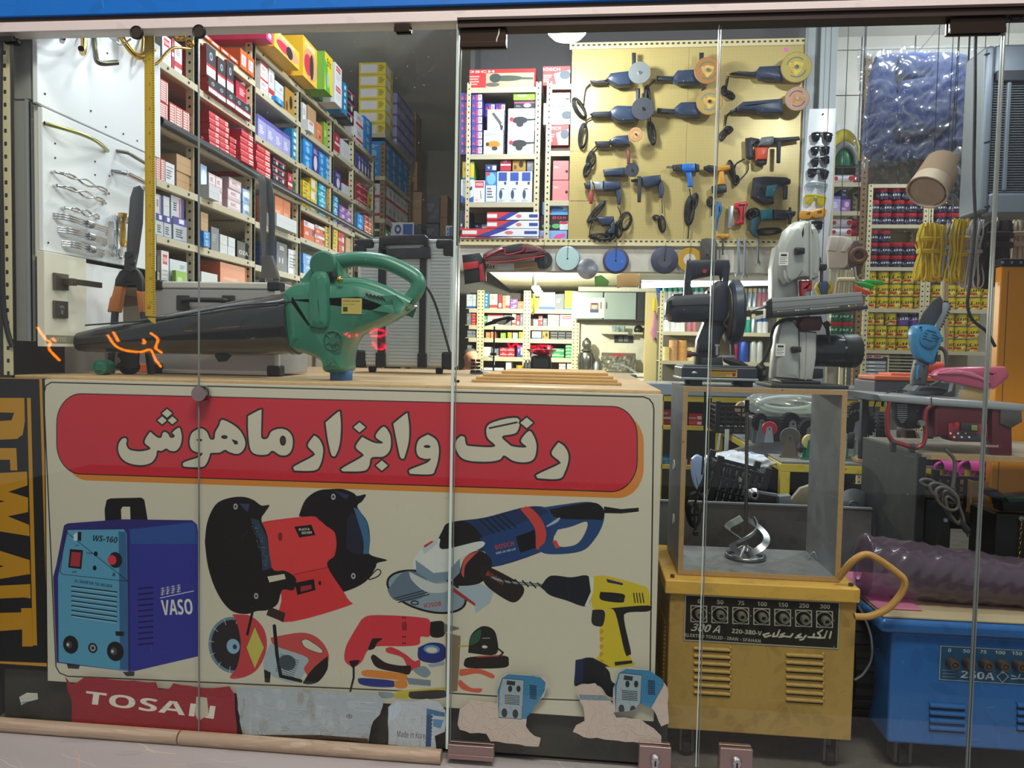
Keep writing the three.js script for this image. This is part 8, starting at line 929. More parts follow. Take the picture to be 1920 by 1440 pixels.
// chop saw
{const z=-.3,q=Q(1200,400,4.364),S=(n,o,m,z0,z1,b=.008,h=[],soft=false)=>part(t,n,solid(q(o),z,z+z0,z+z1,b,h,soft),m),nv=mat('#262d3a',.4),gm=mat('#4a4f58',.45),cb=at(1338,722,z),t=thing('chop_saw','dark blue bench chop saw on the left half of the wooden box','chop saw',P(cb.x,boxTop,z));
const by=boxTop+.026;const A=q([[305,1245],[900,1360]]),xa=at(A[0][0],700,z).x,xb=at(A[1][0],700,z).x;part(t,'base',box(xa,xb,by,by+.042,z-.1,z+.12,.008),nv);part(t,'base_deck',box(xa+.006,xb-.006,by+.041,by+.047,z-.095,z+.11,.003),gm);part(t,'base_rim',box(xa-.003,xb+.003,by-.004,by+.004,z-.1,z+.123,.002),M.zinc);
for (const [x,zz] of [[xa+.055,z+.09],[xb-.03,z+.09],[xa+.055,z-.07],[xb-.03,z-.07]]) part(t,'foot',box(x-.018,x+.018,boxTop+.001,by,zz-.02,zz+.02,.004),M.rubber);
{const p0=at(1327,697,z+.12).x,p1=at(1382,709,z+.12).x;const lm=mat('#ffffff',.4,0,{map:tex(256,64,(g)=>{g.fillStyle='#c09a3a';g.fillRect(0,0,256,64);g.fillStyle='#2a2418';g.fillRect(6,6,244,14);for (let i=0;i<3;i++) g.fillRect(10,28+i*11,230-i*40,4);g.fillStyle='#7a1f1a';g.fillRect(214,26,28,30);})});part(t,'type_label',print(p0,p1,by+.008,by+.034,z+.1206),lm);const e=at(1302,703,z+.12);part(t,'badge',new THREE.SphereGeometry(.011,14,8).scale(1,.4,.2).translate(e.x,by+.02,z+.121),M.steel);}
S('column',[[450,1245],[465,1040],[520,900],[525,800],[680,790],[690,960],[645,1040],[640,1100],[640,1245]],nv,-.05,.03,.01);S('motor',[[205,830],[210,730],[255,680],[555,660],[600,690],[600,885],[300,892],[240,884]],nv,-.055,.06,.03);S('motor_top',[[220,735],[262,688],[555,664],[580,690],[580,760],[225,770]],gm,.0,.066,.01);S('gear_head',[[540,640],[620,560],[700,560],[720,640],[745,860],[700,900],[540,890]],nv,-.045,.05,.02);
S('brush_cap',[[262,668],[336,664],[338,696],[262,700]],M.black,.005,.055,.008);for (const i of [0,1,2]) S('vent_slot',[[215+i*2,735+i*14],[238+i*2,715+i*14],[242+i*2,722+i*14],[218+i*2,744+i*14]],M.black,.06,.068,.001);
S('handle',[[382,388],[720,386],[730,440],[712,600],[720,640],[662,640],[672,520],[640,508],[560,512],[430,542],[398,572],[428,640],[428,732],[352,732],[360,560],[374,440]],nv,-.02,.035,.014);{const c=at(1200+526/4.364,400+475/4.364,z+.035);part(t,'lock_button',disc(P(c.x,c.y,z+.037),.0075,.01),M.red);} S('trigger',[[420,528],[560,502],[560,518],[425,545]],M.red,-.008,.022,.003);{const c=at(1200+385/4.364,400+664/4.364,z+.035);part(t,'handle_screw',disc(P(c.x,c.y,z+.036),.006,.004),M.black);}
{const c=at(1200+770/4.364,400+815/4.364,z+.01),R=.112;part(t,'blade_guard',lathe([[0,-.022],[R*.9,-.022],[R,-.012],[R,.012],[R*.9,.022],[0,.022]],c,'x',48),mat('#2c3644',.35));part(t,'cutting_disc',disc(P(c.x-.026,c.y-.004,c.z),.1,.004,'x',40),M.iron);part(t,'flange',disc(P(c.x-.03,c.y,c.z),.032,.012,'x',20),mat('#7a5a4c',.5));S('guard_cap',[[722,600],[755,545],[800,548],[828,590],[815,620],[770,600],[735,640]],gm,-.03,.04,.01);part(t,'guard_link',tube([at(1200+735/4.364,400+760/4.364,z+.05),at(1200+720/4.364,400+850/4.364,z+.06),at(1200+690/4.364,400+900/4.364,z+.05),at(1200+715/4.364,400+935/4.364,z+.05)],.004,24,6),M.iron);}
for (let i=0;i<5;i++){const c=at(1200+(490+i*26)/4.364,400+1105/4.364,z+.035);part(t,'spring_coil',new THREE.TorusGeometry(.012,.003,6,18).rotateY(1.2).translate(c.x,c.y,c.z),M.dark);} {const c=at(1200+400/4.364,400+1152/4.364,z+.02);part(t,'side_knob',[disc(P(c.x,c.y,c.z),.012,.016,'x',18)],mat('#6a2a28',.5));part(t,'knob_shaft',rod(P(c.x,c.y,c.z),P(c.x+.03,c.y,c.z),.008),M.dark);}
{const c=at(1200+628/4.364,400+1160/4.364,z+.06);part(t,'stop_screw',[rod(c,P(c.x,c.y+.035,c.z),.005),disc(P(c.x,c.y+.034,c.z),.009,.008,'y',6)],M.steel);} S('vice_block',[[480,1180],[640,1176],[650,1245],[480,1250]],M.dark,.0,.08,.006);S('lever',[[645,1188],[680,1180],[780,1200],[880,1262],[875,1278],[800,1270],[700,1240],[650,1212]],M.black,.07,.095,.008);S('fence',[[560,1170],[760,1158],[770,1185],[560,1195]],M.zinc,.0,.03,.003);S('work_stop',[[740,1070],[765,1065],[770,1160],[745,1165]],gm,-.02,.02,.004);}
// band saw
{const z=-.32,q=Q(1200,400,4.364),S=(n,o,m,z0,z1,b=.008,h=[],soft=false,l)=>part(t,n,solid(q(o),z,z+z0,z+z1,b,h,soft),m,l),sv=mat('#b7bab8',.36,.35,{clearcoat:.3}),sl=mat('#c3c6c3',.36,.3,{clearcoat:.3}),cb=at(1490,724,z),t=thing('band_saw','silver bench band saw with black motor on the right half of the wooden box','band saw',P(cb.x,boxTop,z)),w=(x,y,dz=0)=>at(1200+x/4.364,400+y/4.364,z+dz);
part(t,'base_plate',box(w(1005,1390).x,w(1605,1390).x,boxTop+.001,boxTop+.014,z-.12,z+.13,.004),M.dark);part(t,'base_foot',box(w(1120,1390).x,w(1430,1390).x,boxTop+.014,boxTop+.024,z-.08,z+.07,.004),M.black);
S('frame_neck',[[1084,720],[1082,440],[1112,270],[1160,300],[1150,560],[1285,545],[1290,720]],sv,-.07,.02,.012);S('wheel_cover',[[1118,540],[1112,400],[1126,260],[1165,150],[1230,92],[1310,80],[1345,88],[1352,120],[1352,545],[1285,546],[1232,562],[1185,600],[1150,590]],sl,-.03,.075,.026);S('wheel_cover',[[1350,92],[1395,108],[1425,160],[1442,250],[1442,440],[1430,530],[1400,552],[1352,556]],sv,-.06,.06,.022);S('seam_ridge',[[1340,92],[1356,96],[1362,300],[1360,560],[1345,566],[1340,300]],sl,.02,.07,.006);
S('door_face',[[1150,480],[1138,400],[1152,290],[1190,195],[1240,150],[1272,175],[1284,300],[1278,480],[1235,545],[1190,568],[1160,540]],sv,.073,.079,.005);const lab=(x0,y0,x1,y1,dz)=>{const a=w(x0,y0,dz),b=w(x1,y1,dz);part(t,'type_label',print(a.x,b.x,b.y,a.y,z+dz),mat('#ffffff',.5,0,{map:tex(128,128,(g)=>{g.fillStyle='#e6e8e6';g.fillRect(0,0,128,128);g.fillStyle='#2a2d30';g.fillRect(26,18,80,22);for (let i=0;i<4;i++) g.fillRect(12,54+i*17,100-(i % 2)*20,5);})}));};
lab(1138,318,1212,425,.081);S('latch',[[1205,318],[1215,308],[1278,312],[1284,325],[1282,360],[1210,366]],M.black,.075,.105,.008);
S('blade_guard',[[1286,560],[1378,560],[1376,640],[1310,640],[1310,695],[1292,695]],M.red,.01,.05,.005);S('guide_block',[[1310,628],[1368,628],[1366,690],[1312,690]],M.zinc,-.01,.04,.004);S('blade',[[1300,550],[1308,550],[1308,860],[1300,860]],M.steel,.0,.002,0);
S('fence',[[1005,716],[1708,666],[1720,758],[1010,818]],mat('#9a9d9f',.35,.5),.1,.125,.003);for (const d of [.28,.72]) S('fence_groove',[[1006,716+102*d],[1710,666+92*d],[1710,670+92*d],[1006,721+102*d]],M.grey,.124,.1262,0);S('fence_end',[[966,740],[1004,714],[1012,818],[1008,858],[968,868]],M.black,.07,.128,.005);S('table',[[1010,826],[1750,772],[1756,800],[1010,858]],M.dark,-.13,.13,.004);S('clamp_lever',[[835,800],[900,784],[968,766],[972,790],[900,805],[850,826]],M.zinc,.09,.105,.005);
S('lower_cover',[[1108,900],[1150,876],[1215,880],[1262,950],[1268,1360],[1056,1345],[1084,1010]],sv,-.03,.075,.022);S('lower_frame',[[1264,962],[1418,972],[1412,1180],[1384,1366],[1266,1362]],sl,-.06,.055,.016);S('seam_ridge',[[1322,972],[1334,972],[1322,1362],[1310,1362]],sl,.04,.062,.004);lab(1112,1066,1186,1168,.0765);S('latch',[[1180,1100],[1192,1090],[1255,1094],[1258,1135],[1192,1144]],M.black,.07,.1,.008);S('trunnion',[[1252,905],[1290,850],[1440,848],[1452,900],[1430,962],[1270,960]],mat('#5a2228',.4),-.05,.07,.01);S('lock_lever',[[1440,905],[1480,885],[1508,915],[1495,940],[1508,1060],[1485,1075],[1465,950]],M.black,.06,.08,.008);
{const a=w(1392,1120),b=w(1792,1120),R=.0585;part(t,'motor',lathe([[0,0],[R*.86,0],[R,.008],[R,b.x-a.x-.014],[R*.92,b.x-a.x-.004],[0,b.x-a.x]],P(a.x,a.y,z-.02),'x',36),mat('#1d1e20',.28,0,{clearcoat:.5}));part(t,'end_cap',lathe([[R*1.025,0],[R*1.03,.004],[R*1.03,.05],[R*.9,.062],[0,.062]],P(b.x-.055,a.y,z-.02),'x',36),M.black);const s=w(1690,1100,.04);part(t,'cap_screw',disc(P(s.x,s.y,z+.038),.004,.005),M.steel);}
S('switch_box',[[1385,1275],[1465,1272],[1465,1346],[1390,1350]],M.black,-.03,.05,.005);S('tension_knob',[[1445,425],[1455,414],[1510,418],[1520,440],[1508,470],[1452,466]],M.black,-.02,.03,.01);S('tension_rod',[[1466,470],[1494,470],[1492,560],[1468,560]],M.iron,-.01,.012,.004);S('upper_knob',[[1444,365],[1470,362],[1474,408],[1444,410]],M.black,-.015,.02,.006);
const cl=[ptube(q([[1282,862],[1180,870],[1110,915],[1078,990],[1068,1080],[1020,1190],[990,1235]]),z+.06,.0055,50,8)];for (let k=0;k<5;k++){const n=[];for (let i=0;i<12;i++){const a=i/12*6.283;n.push(at(1200+(988+Math.cos(a)*(40-k*5)+k*5)/4.364,400+(1300+Math.sin(a)*(64-k*7))/4.364,z+.06+k*.008+.008*Math.sin(a*2)));} cl.push(tube(n,.005,36,6,true));} part(t,'power_cord',cl,M.cable);}
// mixing paddle and cord in the wooden box
{const z=-.33,y0=boxFloor,c=at(1398,1030,z),ring=new THREE.TorusGeometry(.066,.0075,10,44).rotateX(Math.PI/2).translate(c.x,y0+.009,z),t=thing('mixing_paddle','steel mixing paddle standing upright in the wooden box','mixer paddle',P(c.x,y0,z));part(t,'base_ring',ring,mat('#8e9294',.25,.9));part(t,'shaft',rod(P(c.x,y0+.04,z),at(1401,752,z),.0065),mat('#7a7672',.3,.9));part(t,'drive_end',[rod(at(1400,772,z),at(1401,750,z),.008),disc(at(1400,770,z),.011,.01,'y',6)],M.dark);part(t,'spoke',[0,2.1,4.2].map((a)=>rod(P(c.x,y0+.045,z),P(c.x+Math.cos(a)*.066,y0+.01,z+Math.sin(a)*.066),.005)),M.steel);
for (let s=0;s<3;s++){const L=[];for (let i=0;i<=26;i++){const u=i/26,a=s*2.094+2.6+u*3.0,r=.012+.062*Math.sin(Math.PI*Math.min(1,u*.92+.06));L.push(P(c.x+Math.cos(a)*r,y0+.15-u*.138,z+Math.sin(a)*r));} const cv=new THREE.CatmullRomCurve3(L),g=new THREE.ExtrudeGeometry(new THREE.Shape([[-.0016,-.012],[.0016,-.012],[.0016,.012],[-.0016,.012]].map((p)=>new THREE.Vector2(...p))),{steps:44,bevelEnabled:false,extrudePath:cv});part(t,'spiral_blade',g,s?M.steel:mat('#c3cfcc',.3,.6));}}
{const z=-.38,l=[ptube([[1322,733],[1321,800],[1318,868],[1316,890]],z+.03,.004,30,6)],loop=(x,y,a,b,r,n)=>{for (let k=0;k<n;k++){const p=[];for (let i=0;i<14;i++){const u=i/14*6.283,X=Math.cos(u)*(a-k*2),Y=Math.sin(u)*(b-k*2.5);p.push(at(x+X*Math.cos(r)-Y*Math.sin(r)+k,y+X*Math.sin(r)+Y*Math.cos(r),z+k*.008+.006*Math.sin(2*u)));} l.push(tube(p,.0042,44,6,true));}};loop(1330,892,9,28,.35,4);loop(1302,945,18,22,.2,2);loop(1300,965,12,24,-.1,3);l.push(ptube([[1318,900],[1306,930],[1302,975],[1306,1000]],z+.04,.005,30,6));l.push(pbox(1300,995,1310,1006,z+.05,.02,.004));solo('power_lead','black coiled power lead hanging at the left inside the wooden box','cable',l,M.cable);}
// low bench with table saw
const BZ=-.42,BX=at(1722,1000,BZ).x,LID=at(1800,1166,-.1).y+.0085;let benchTop;
{const y=at(1820,853,BZ).y;benchTop=y;const t=thing('low_bench','low bench with a grey board top and dark side panel on the right','bench',P(1.75,LID,-.6));part(t,'top_board',metric(box(BX,2.3,y-.022,y,-.95,BZ,.002),.6),mat('#ffffff',.6,0,{map:worn('#8f8676',{patch:60,dark:'#4a4438',depth:.15,gw:12,gh:1})}));part(t,'front_edge',metric(box(BX+.03,2.3,y-.021,y-.001,BZ,BZ+.002),.5),plyMat);part(t,'side_panel',metric(box(BX-.016,BX,LID,y-.001,-.95,BZ,.002),.6),mat('#ffffff',.5,0,{map:worn('#3a3c3e',{patch:50,depth:.1,dark:'#8a8c8e',scratch:50})}));part(t,'edge_strip',box(BX-.016,BX+.012,LID,y-.012,BZ,BZ+.012,.002),M.black);part(t,'low_shelf',box(BX,2.3,LID,LID+.015,-.95,BZ-.02),M.black);part(t,'leg',box(BX-.012,BX+.03,0,LID,-.95,-.91),M.black);part(t,'leg',box(2.26,2.3,0,y-.022,-.95,-.91),M.black);}
{const z=-.48,q=Q(1640,660,6.857),S=(n,o,m,z0,z1,b=.006,h=[],soft=false)=>part(t,n,solid(q(o),z,z+z0,z+z1,b,h,soft),m),rd=mat('#8a2230',.35,0,{clearcoat:.4}),rdk=mat('#5c1a24',.4),t=thing('table_saw','dark red table saw with grey top on the low bench','table saw',P(at(1770,853,z).x,benchTop,z));
S('table_top',[[-45,538],[630,580],[1880,668],[1880,752],[640,672],[0,618]],mat('#a7abae',.35,.5),-.32,.06,.004);S('top_seam',[[622,582],[634,566],[640,672],[628,640]],M.dark,.058,.062,0);S('side_bracket',[[1862,690],[1920,690],[1920,800],[1862,780]],M.zinc,.03,.064,.004);
{const l=q([[190,640],[160,800],[165,1020],[190,1090],[240,1150],[340,1180],[480,1225],[560,1225],[625,1170],[655,1040],[640,900],[660,760],[720,690],[800,660]]).map(([x,y])=>at(x,y,z+.05));part(t,'tube_frame',tube(l,.0085,80,10),rd);for (const [x,y] of [[235,1168],[478,1222]]){const c=at(1640+x/6.857,660+y/6.857,z+.05);part(t,'rubber_foot',[rod(P(c.x-.008,c.y,c.z),P(c.x+.008,c.y,c.z),.0125),box(c.x-.009,c.x+.009,benchTop+.001,c.y,c.z-.011,c.z+.011,.002)],M.dark);} const c2=at(1640+598/6.857,660+915/6.857,z+.055);part(t,'clamp_knob',disc(P(c2.x,c2.y,c2.z),.011,.02),M.grey);}
S('motor',[[330,660],[640,660],[640,900],[560,980],[400,985],[330,900]],M.black,-.06,.03,.02);S('motor_grille',[[225,640],[370,640],[375,860],[300,960],[240,860]],M.dark,-.02,.035,.01);for (let i=0;i<9;i++) S('grille_slot',[[240+(i>6?(i-6)*18:0),668+i*27],[366-(i>6?(i-6)*18:0),668+i*27],[366-(i>6?(i-6)*18:0),677+i*27],[240+(i>6?(i-6)*18:0),677+i*27]],M.zinc,.034,.038,.001);
S('housing',[[690,720],[760,660],[1300,680],[1378,770],[1350,1062],[1300,1142],[930,1130],[850,1062],[690,1082]],rdk,-.05,.05,.012);S('front_panel',[[850,900],[1345,905],[1350,1062],[1300,1138],[932,1128],[852,1060]],rd,.048,.058,.004);S('switch_box',[[985,890],[1200,895],[1205,1000],[985,990]],M.dark,.05,.075,.004);{const c=at(1640+1058/6.857,660+932/6.857,z+.078);part(t,'start_button',disc(P(c.x,c.y,c.z),.008,.006),M.red);} S('switch_lamp',[[1105,912],[1180,915],[1180,985],[1105,980]],mat('#8a8a4c',.4),.074,.079,.002);S('symbol_strip',[[945,1022],[1250,1030],[1258,1118],[950,1106]],mat('#39424a',.4),.056,.06,.001);for (let i=0;i<6;i++){const c=at(1640+(975+i*48)/6.857,660+(i % 2?1094:1046)/6.857,z+.061);part(t,'symbol',disc(P(c.x,c.y,c.z),.0036,.002,'z',14),M.white);}
S('leg_plate',[[1415,700],[1660,700],[1672,1305],[1410,1310]],rdk,.0,.05,.004);S('rear_leg',[[700,1080],[830,1080],[860,1190],[700,1190]],rdk,-.25,-.2,.004);{const a=at(1848,832,z+.05),b=at(1880,841,z+.05);part(t,'lettering',print(a.x,b.x,b.y,a.y,z+.0506),mat('#ffffff',.4,0,{map:tex(256,64,(g)=>{g.fillStyle='#5c1a24';g.fillRect(0,0,256,64);g.fillStyle='#c9bdb8';g.font='bold 46px sans-serif';g.fillText('Einhell',40,48);g.fillRect(8,14,22,34);})}));}
S('dust_hood',[[1510,680],[1770,690],[1780,880],[1640,960],[1500,900]],mat('#6d6a6c',.2,0,{transmission:.5,thickness:0}),.052,.058,.002);
{const c=at(1822,745,z-.1);part(t,'saw_blade',disc(P(c.x,c.y,z-.1),.052,.003,'z',44),M.zinc);part(t,'blade_face',disc(P(c.x,c.y,z-.098),.046,.003,'z',44),mat('#a78f62',.5));const teeth=[];for (let i=0;i<24;i++) teeth.push(box(-.003,.003,.05,.0565,-.0015,.0015).rotateZ(i*.2618).translate(c.x,c.y,z-.1));part(t,'blade_teeth',teeth,M.steel).userData.kind='stuff';}
const g3=Q(1560,480,5.33);part(t,'push_handle',solid(g3([[1128,1200],[1170,1150],[1250,1124],[1500,1114],[1860,1108],[1904,1180],[1892,1232],[1752,1342],[1600,1336],[1400,1292],[1240,1262],[1160,1234]]),z,z-.14,z-.075,.014,[g3([[1600,1150],[1770,1148],[1790,1165],[1735,1242],[1700,1235]])]),mat('#b0506c',.35));part(t,'handle_rib',solid(g3([[1150,1180],[1300,1140],[1500,1165],[1660,1240],[1700,1290],[1560,1230],[1400,1190]]),z,z-.08,z-.066,.005),mat('#bd6a82',.35));part(t,'riving_knife',solid(g3([[1310,1280],[1350,1285],[1330,1360],[1290,1380]]),z,z-.104,z-.1,0),M.steel);
part(t,'power_cord',[ptube([[1770,842],[1780,850],[1789,862],[1790,885],[1786,915]],z+.16,.0065,30,8),...[[1740,905,14,6,.2],[1770,925,30,13,.55],[1785,950,13,32,-.4],[1790,958,10,30,-.5],[1776,935,26,16,.8]].map(([x,y,a,b,r],k)=>{const p=[];for (let i=0;i<14;i++){const u=i/14*6.283,X=Math.cos(u)*a,Y=Math.sin(u)*b;p.push(at(x+X*Math.cos(r)-Y*Math.sin(r),y+X*Math.sin(r)+Y*Math.cos(r),z+.13+k*.012));} return tube(p,.0058,44,7,true);})],mat('#55534f',.5));{const a=at(1802,980,z+.17),b=at(1814,995,z+.17);part(t,'plug',[rod(a,b,.012),rod(b,at(1819,1003,z+.17),.003),rod(at(1811,996,z+.17),at(1815,1006,z+.17),.003)],M.dark);}}
// small cordless chain saw standing on the table
{const z=-.7,q=Q(1560,480,5.33),S=(n,o,m,z0,z1,b=.008,h=[],soft=false)=>part(t,n,solid(q(o),z,z+z0,z+z1,b,h,soft),m),bl=mat('#2f7fae',.35),gr=mat('#464a50',.5),t=thing('mini_chain_saw','small blue cordless chain saw standing upright on the table saw','chain saw',at(1735,740,z));
S('guide_bar',[[1010,760],[1085,500],[1120,462],[1165,470],[1178,510],[1060,750]],M.zinc,-.006,.006,.003);{const l=[];for (const [x,y] of [[1095,462],[1120,452],[1148,458],[1172,478],[1182,505],[1172,535],[1160,562],[1146,592],[1132,622],[1118,652],[1104,682],[1090,708],[1076,732]]){const c=at(1560+x/5.33,480+y/5.33,z);l.push(box(-.004,.004,-.003,.004,-.005,.005,.001).rotateZ(x*.3).translate(c.x,c.y,z));} part(t,'chain',l,M.dark).userData.kind='stuff';} S('blade_shield',[[838,690],[900,562],[990,452],[1068,400],[1092,440],[1086,562],[1012,700]],mat('#43474e',.35,.3),.006,.014,.003);
S('body',[[778,780],[800,712],[840,690],[962,690],[1032,732],[1078,832],[1070,862],[1030,872],[1004,962],[990,1072],[940,1082],[862,1042],[820,982],[790,882]],bl,-.04,.045,.02,[],true);S('side_cover',[[826,780],[870,730],[960,735],[1000,800],[985,880],[920,925],[850,900],[820,850]],mat('#2a729e',.35),.043,.056,.006,[],true);for (const [x,y,w] of [[880,742,50],[930,755,40],[860,768,30],[850,795,30],[935,785,36],[930,812,36],[840,822,50],[890,840,50],[970,800,26],[966,822,26],[958,844,26]]) S('vent_slot',[[x,y],[x+w,y+12],[x+w,y+18],[x,y+6]],M.black,.054,.058,.001);S('sprocket_cap',[[790,740],[830,700],[848,720],[800,790],[782,790]],M.black,-.02,.03,.006);
S('grip',[[824,1040],[950,1082],[944,1180],[914,1296],[788,1288],[792,1180]],gr,-.024,.03,.014);S('grip_strip',[[808,1098],[842,1084],[840,1120],[828,1150],[826,1228],[806,1232]],bl,.028,.034,.003);for (const [x,y] of [[830,1082],[918,1096],[816,1224],[876,1224],[1042,826],[870,712]]){const c=at(1560+x/5.33,480+y/5.33,z+.03);part(t,'screw',disc(P(c.x,c.y,z+.034+(y<900?.012:0)),.0036,.006,'z',12),M.black);} S('trigger',[[990,958],[1050,952],[1036,1000],[1020,1072],[990,1072]],M.black,-.012,.016,.005);S('battery_base',[[748,1340],[800,1286],[1000,1300],[1100,1322],[1088,1346],[1032,1388],[760,1384]],gr,-.05,.06,.008);S('base_groove',[[800,1330],[840,1306],[980,1312],[1060,1328],[1050,1336],[810,1338]],M.black,.058,.062,.001);
part(t,'hand_guard',ptube(q([[1040,925],[1090,920],[1128,960],[1144,1050],[1138,1140],[1110,1210],[1050,1262],[970,1300]]),z,.0075,50,8),gr);part(t,'charge_lead',[ptube(q([[750,1352],[690,1345],[600,1352],[520,1385],[450,1440],[420,1500],[418,1560]]),z+.05,.003,40,6),pbox(1683,731,1691,735,z+.054,.008,.001)],M.cable);}
// ---------------------------------------------------------------- middle ground right: yellow frames, casters, crates
const yf=mat('#ffffff',.5,0,{map:worn('#d8c244',{patch:60,dark:'#6a5c20',depth:.18,scratch:40,scratchColor:'#5a5030'})});
const TX=.95,TY=at(1560,868,-1.2).y,T0=-1.2,T1=-2.95;
{const t=thing('steel_table','yellow steel table with a grey board top full of casters','table',P(1.6,0,-2.1)),x1=2.3;part(t,'frame_rail',[metric(box(TX,x1,TY-.05,TY-.012,T0-.04,T0,.003),.4),metric(box(TX,TX+.04,TY-.05,TY-.012,T1,T0-.04,.003),.4),metric(box(TX,x1,TY-.05,TY-.012,T1,T1+.04,.003),.4)],yf);for (const [x,z] of [[TX,T0-.045],[TX,T1],[x1-.045,T0-.045],[x1-.045,T1]]) part(t,'leg',metric(box(x,x+.045,0,TY-.05,z,z+.045,.003),.4),yf);part(t,'board',metric(box(TX+.004,x1,TY-.012,TY,T1,T0-.002,.002),.7),mat('#ffffff',.6,0,{map:worn('#85837e',{patch:80,dark:'#3a3834',depth:.14})}));part(t,'lower_rail',box(TX+.5,x1,TY-.16,TY-.12,T0-.3,T0-.26,.003),yf);}
function caster(label,px,py,Rpx,z,turn,wheelM,forkM,ridged,dy=0){// wheel centre in the picture; fork stands on the board
const c=at(px,py,z),R=Rpx/FPX*(2.4-z),y=TY+.001,t=thing('caster',label,'caster wheel',P(c.x,y,z));t.rotation.y=turn;const L=(g)=>g.applyMatrix4(new THREE.Matrix4().makeRotationY(0)),w=R*.62,cy=Math.max(c.y,y+R*.4);
const add=(n,geo,m)=>{const g=Array.isArray(geo)?merge(geo):geo;const o=shade(new THREE.Mesh(g,m));o.name=n;t.add(o);return o;},h=cy-y;void L;void dy;
add('wheel',lathe([[R*.3,-w/2],[R*.7,-w/2],[R*.72,-w*.42],[R*.95,-w*.45],[R,-w*.3],[R,w*.3],[R*.95,w*.45],[R*.72,w*.42],[R*.7,w/2],[R*.3,w/2]],P(0,h,0),'z',30),wheelM);add('hub',lathe([[0,-w*.55],[R*.62,-w*.4],[R*.62,w*.4],[0,w*.55]],P(0,h,0),'z',22),forkM);
if (ridged){const l=[];for (let i=0;i<22;i++) l.push(box(-R*.085,R*.085,R*.96,R*1.07,-w*.45,w*.45,R*.02).rotateZ(i/22*6.283).translate(0,h,0));add('tread',l,wheelM).userData.kind='stuff';}
const fk=(s)=>{const sh=new THREE.Shape([[-R*.75,.006],[R*.75,.006],[R*.34,h+R*.2],[0,h+R*.36],[-R*.34,h+R*.2]].map((q)=>new THREE.Vector2(...q)));return new THREE.ExtrudeGeometry(sh,{depth:R*.08,bevelEnabled:false}).translate(0,0,s*w*.66-R*.04);};
add('fork',[fk(-1),fk(1)],forkM);add('axle',[rod(P(0,h,-w*.85),P(0,h,w*.85),R*.12,R*.12,6)],M.iron);add('mount_plate',box(-R*.95,R*.95,0,.006,-w*.95,w*.95,.002),forkM);return t;}
caster('black ridged caster left on the table with a plain zinc fork',1424,791,15,-1.85,.5,M.rubber,M.zinc,true);caster('small red wheel caster in the middle of the table',1443,804,13.5,-1.6,-.3,mat('#c02c3c',.4),M.zinc,false);caster('large black ridged caster behind the rusty one',1481,794,19,-1.75,.4,M.rubber,M.zinc,true);caster('worn grey caster with a rusty brown fork at the table front',1482,820,18,-1.36,-.35,mat('#55544f',.6),mat('#6a6054',.6,.3),false);caster('ridged black caster with a light fork beside the box panel',1515,806,18,-1.5,.3,M.rubber,mat('#a8b2b8',.35,.7),true);caster('yellow wheel caster on a green base near the box panel',1517,828,13,-1.3,.2,mat('#d8cc84',.4),mat('#1f7a5c',.4),false);
caster('green hub black caster right of the wooden box',1596,826,15,-1.32,1.1,M.rubber,mat('#2a7a60',.4),false);caster('big spiky tyre caster with a tall zinc fork right of the box',1612,796,25,-1.5,-.2,M.rubber,mat('#b4babd',.3,.7),true);caster('big black tyre caster turned edge on behind the red frame',1652,800,26,-1.7,1.35,M.rubber,M.zinc,true);caster('grey and white caster behind the red tube frame',1690,810,15,-1.4,.9,mat('#6a6862',.5),M.offwhite,false);caster('pale caster with a square bolt behind the red tube frame',1708,822,15,-1.3,.2,mat('#c9c6ba',.5),M.offwhite,false);caster('far black tyre caster at the back of the table',1608,775,20,-2.2,.3,M.rubber,M.zinc,true);
solo('wood_block','flat wooden block under the tall zinc fork caster','wood',box(at(1608,850,T0-.02).x,at(1640,850,T0-.02).x+.05,TY+.001,TY+.02,T0-.14,T0-.015,.004),plyMat);scene.children.at(-1).position.z+=.0;
// crates of slats
function crate(name,label,x0,x1,y0,y1,z0,z1,m,nv=9,nh=4,rot){const t=thing(name,label,'crate',P((x0+x1)/2,y0,(z0+z1)/2));part(t,'floor',box(x0,x1,y0,y0+.006,z1,z0),m);for (const z of [z0,z1]){for (let j=0;j<=nh;j++){const y=y0+(y1-y0-.014)*j/nh;part(t,'slat',box(x0,x1,y,y+(j===nh?.016:.01),z-.005,z+.005,.001),m);} for (let i=0;i<=nv;i++){const x=x0+(x1-x0-.01)*i/nv;part(t,'upright',box(x,x+.01,y0,y1,z-.007,z+.007,.001),m);}} for (const x of [x0,x1]) for (let j=0;j<=nh;j++){const y=y0+(y1-y0-.014)*j/nh;part(t,'end_slat',box(x-.005,x+.005,y,y+.012,z1,z0,.001),m);} for (const [x,z] of [[x0,z0],[x1,z0],[x0,z1],[x1,z1]]) part(t,'corner_post',box(x-.014,x+.014,y0,y1+.03,z-.014,z+.014,.003),m);if (rot) t.rotation.set(...rot);return t;}
{const z=-2.4;crate('plastic_crate','black plastic crate on the yellow table',at(1345,800,z).x,at(1520,800,z).x,TY+.001,at(1400,762,z).y,z,z-.32,M.black,12,5);const c=at(1393,758,z-.2);solo('abrasive_roll','tan roll in the black crate on the yellow table','roll',disc(P(c.x,c.y-.03,z-.2),.05,.05,'z',28),mat('#c9a27a',.7));}
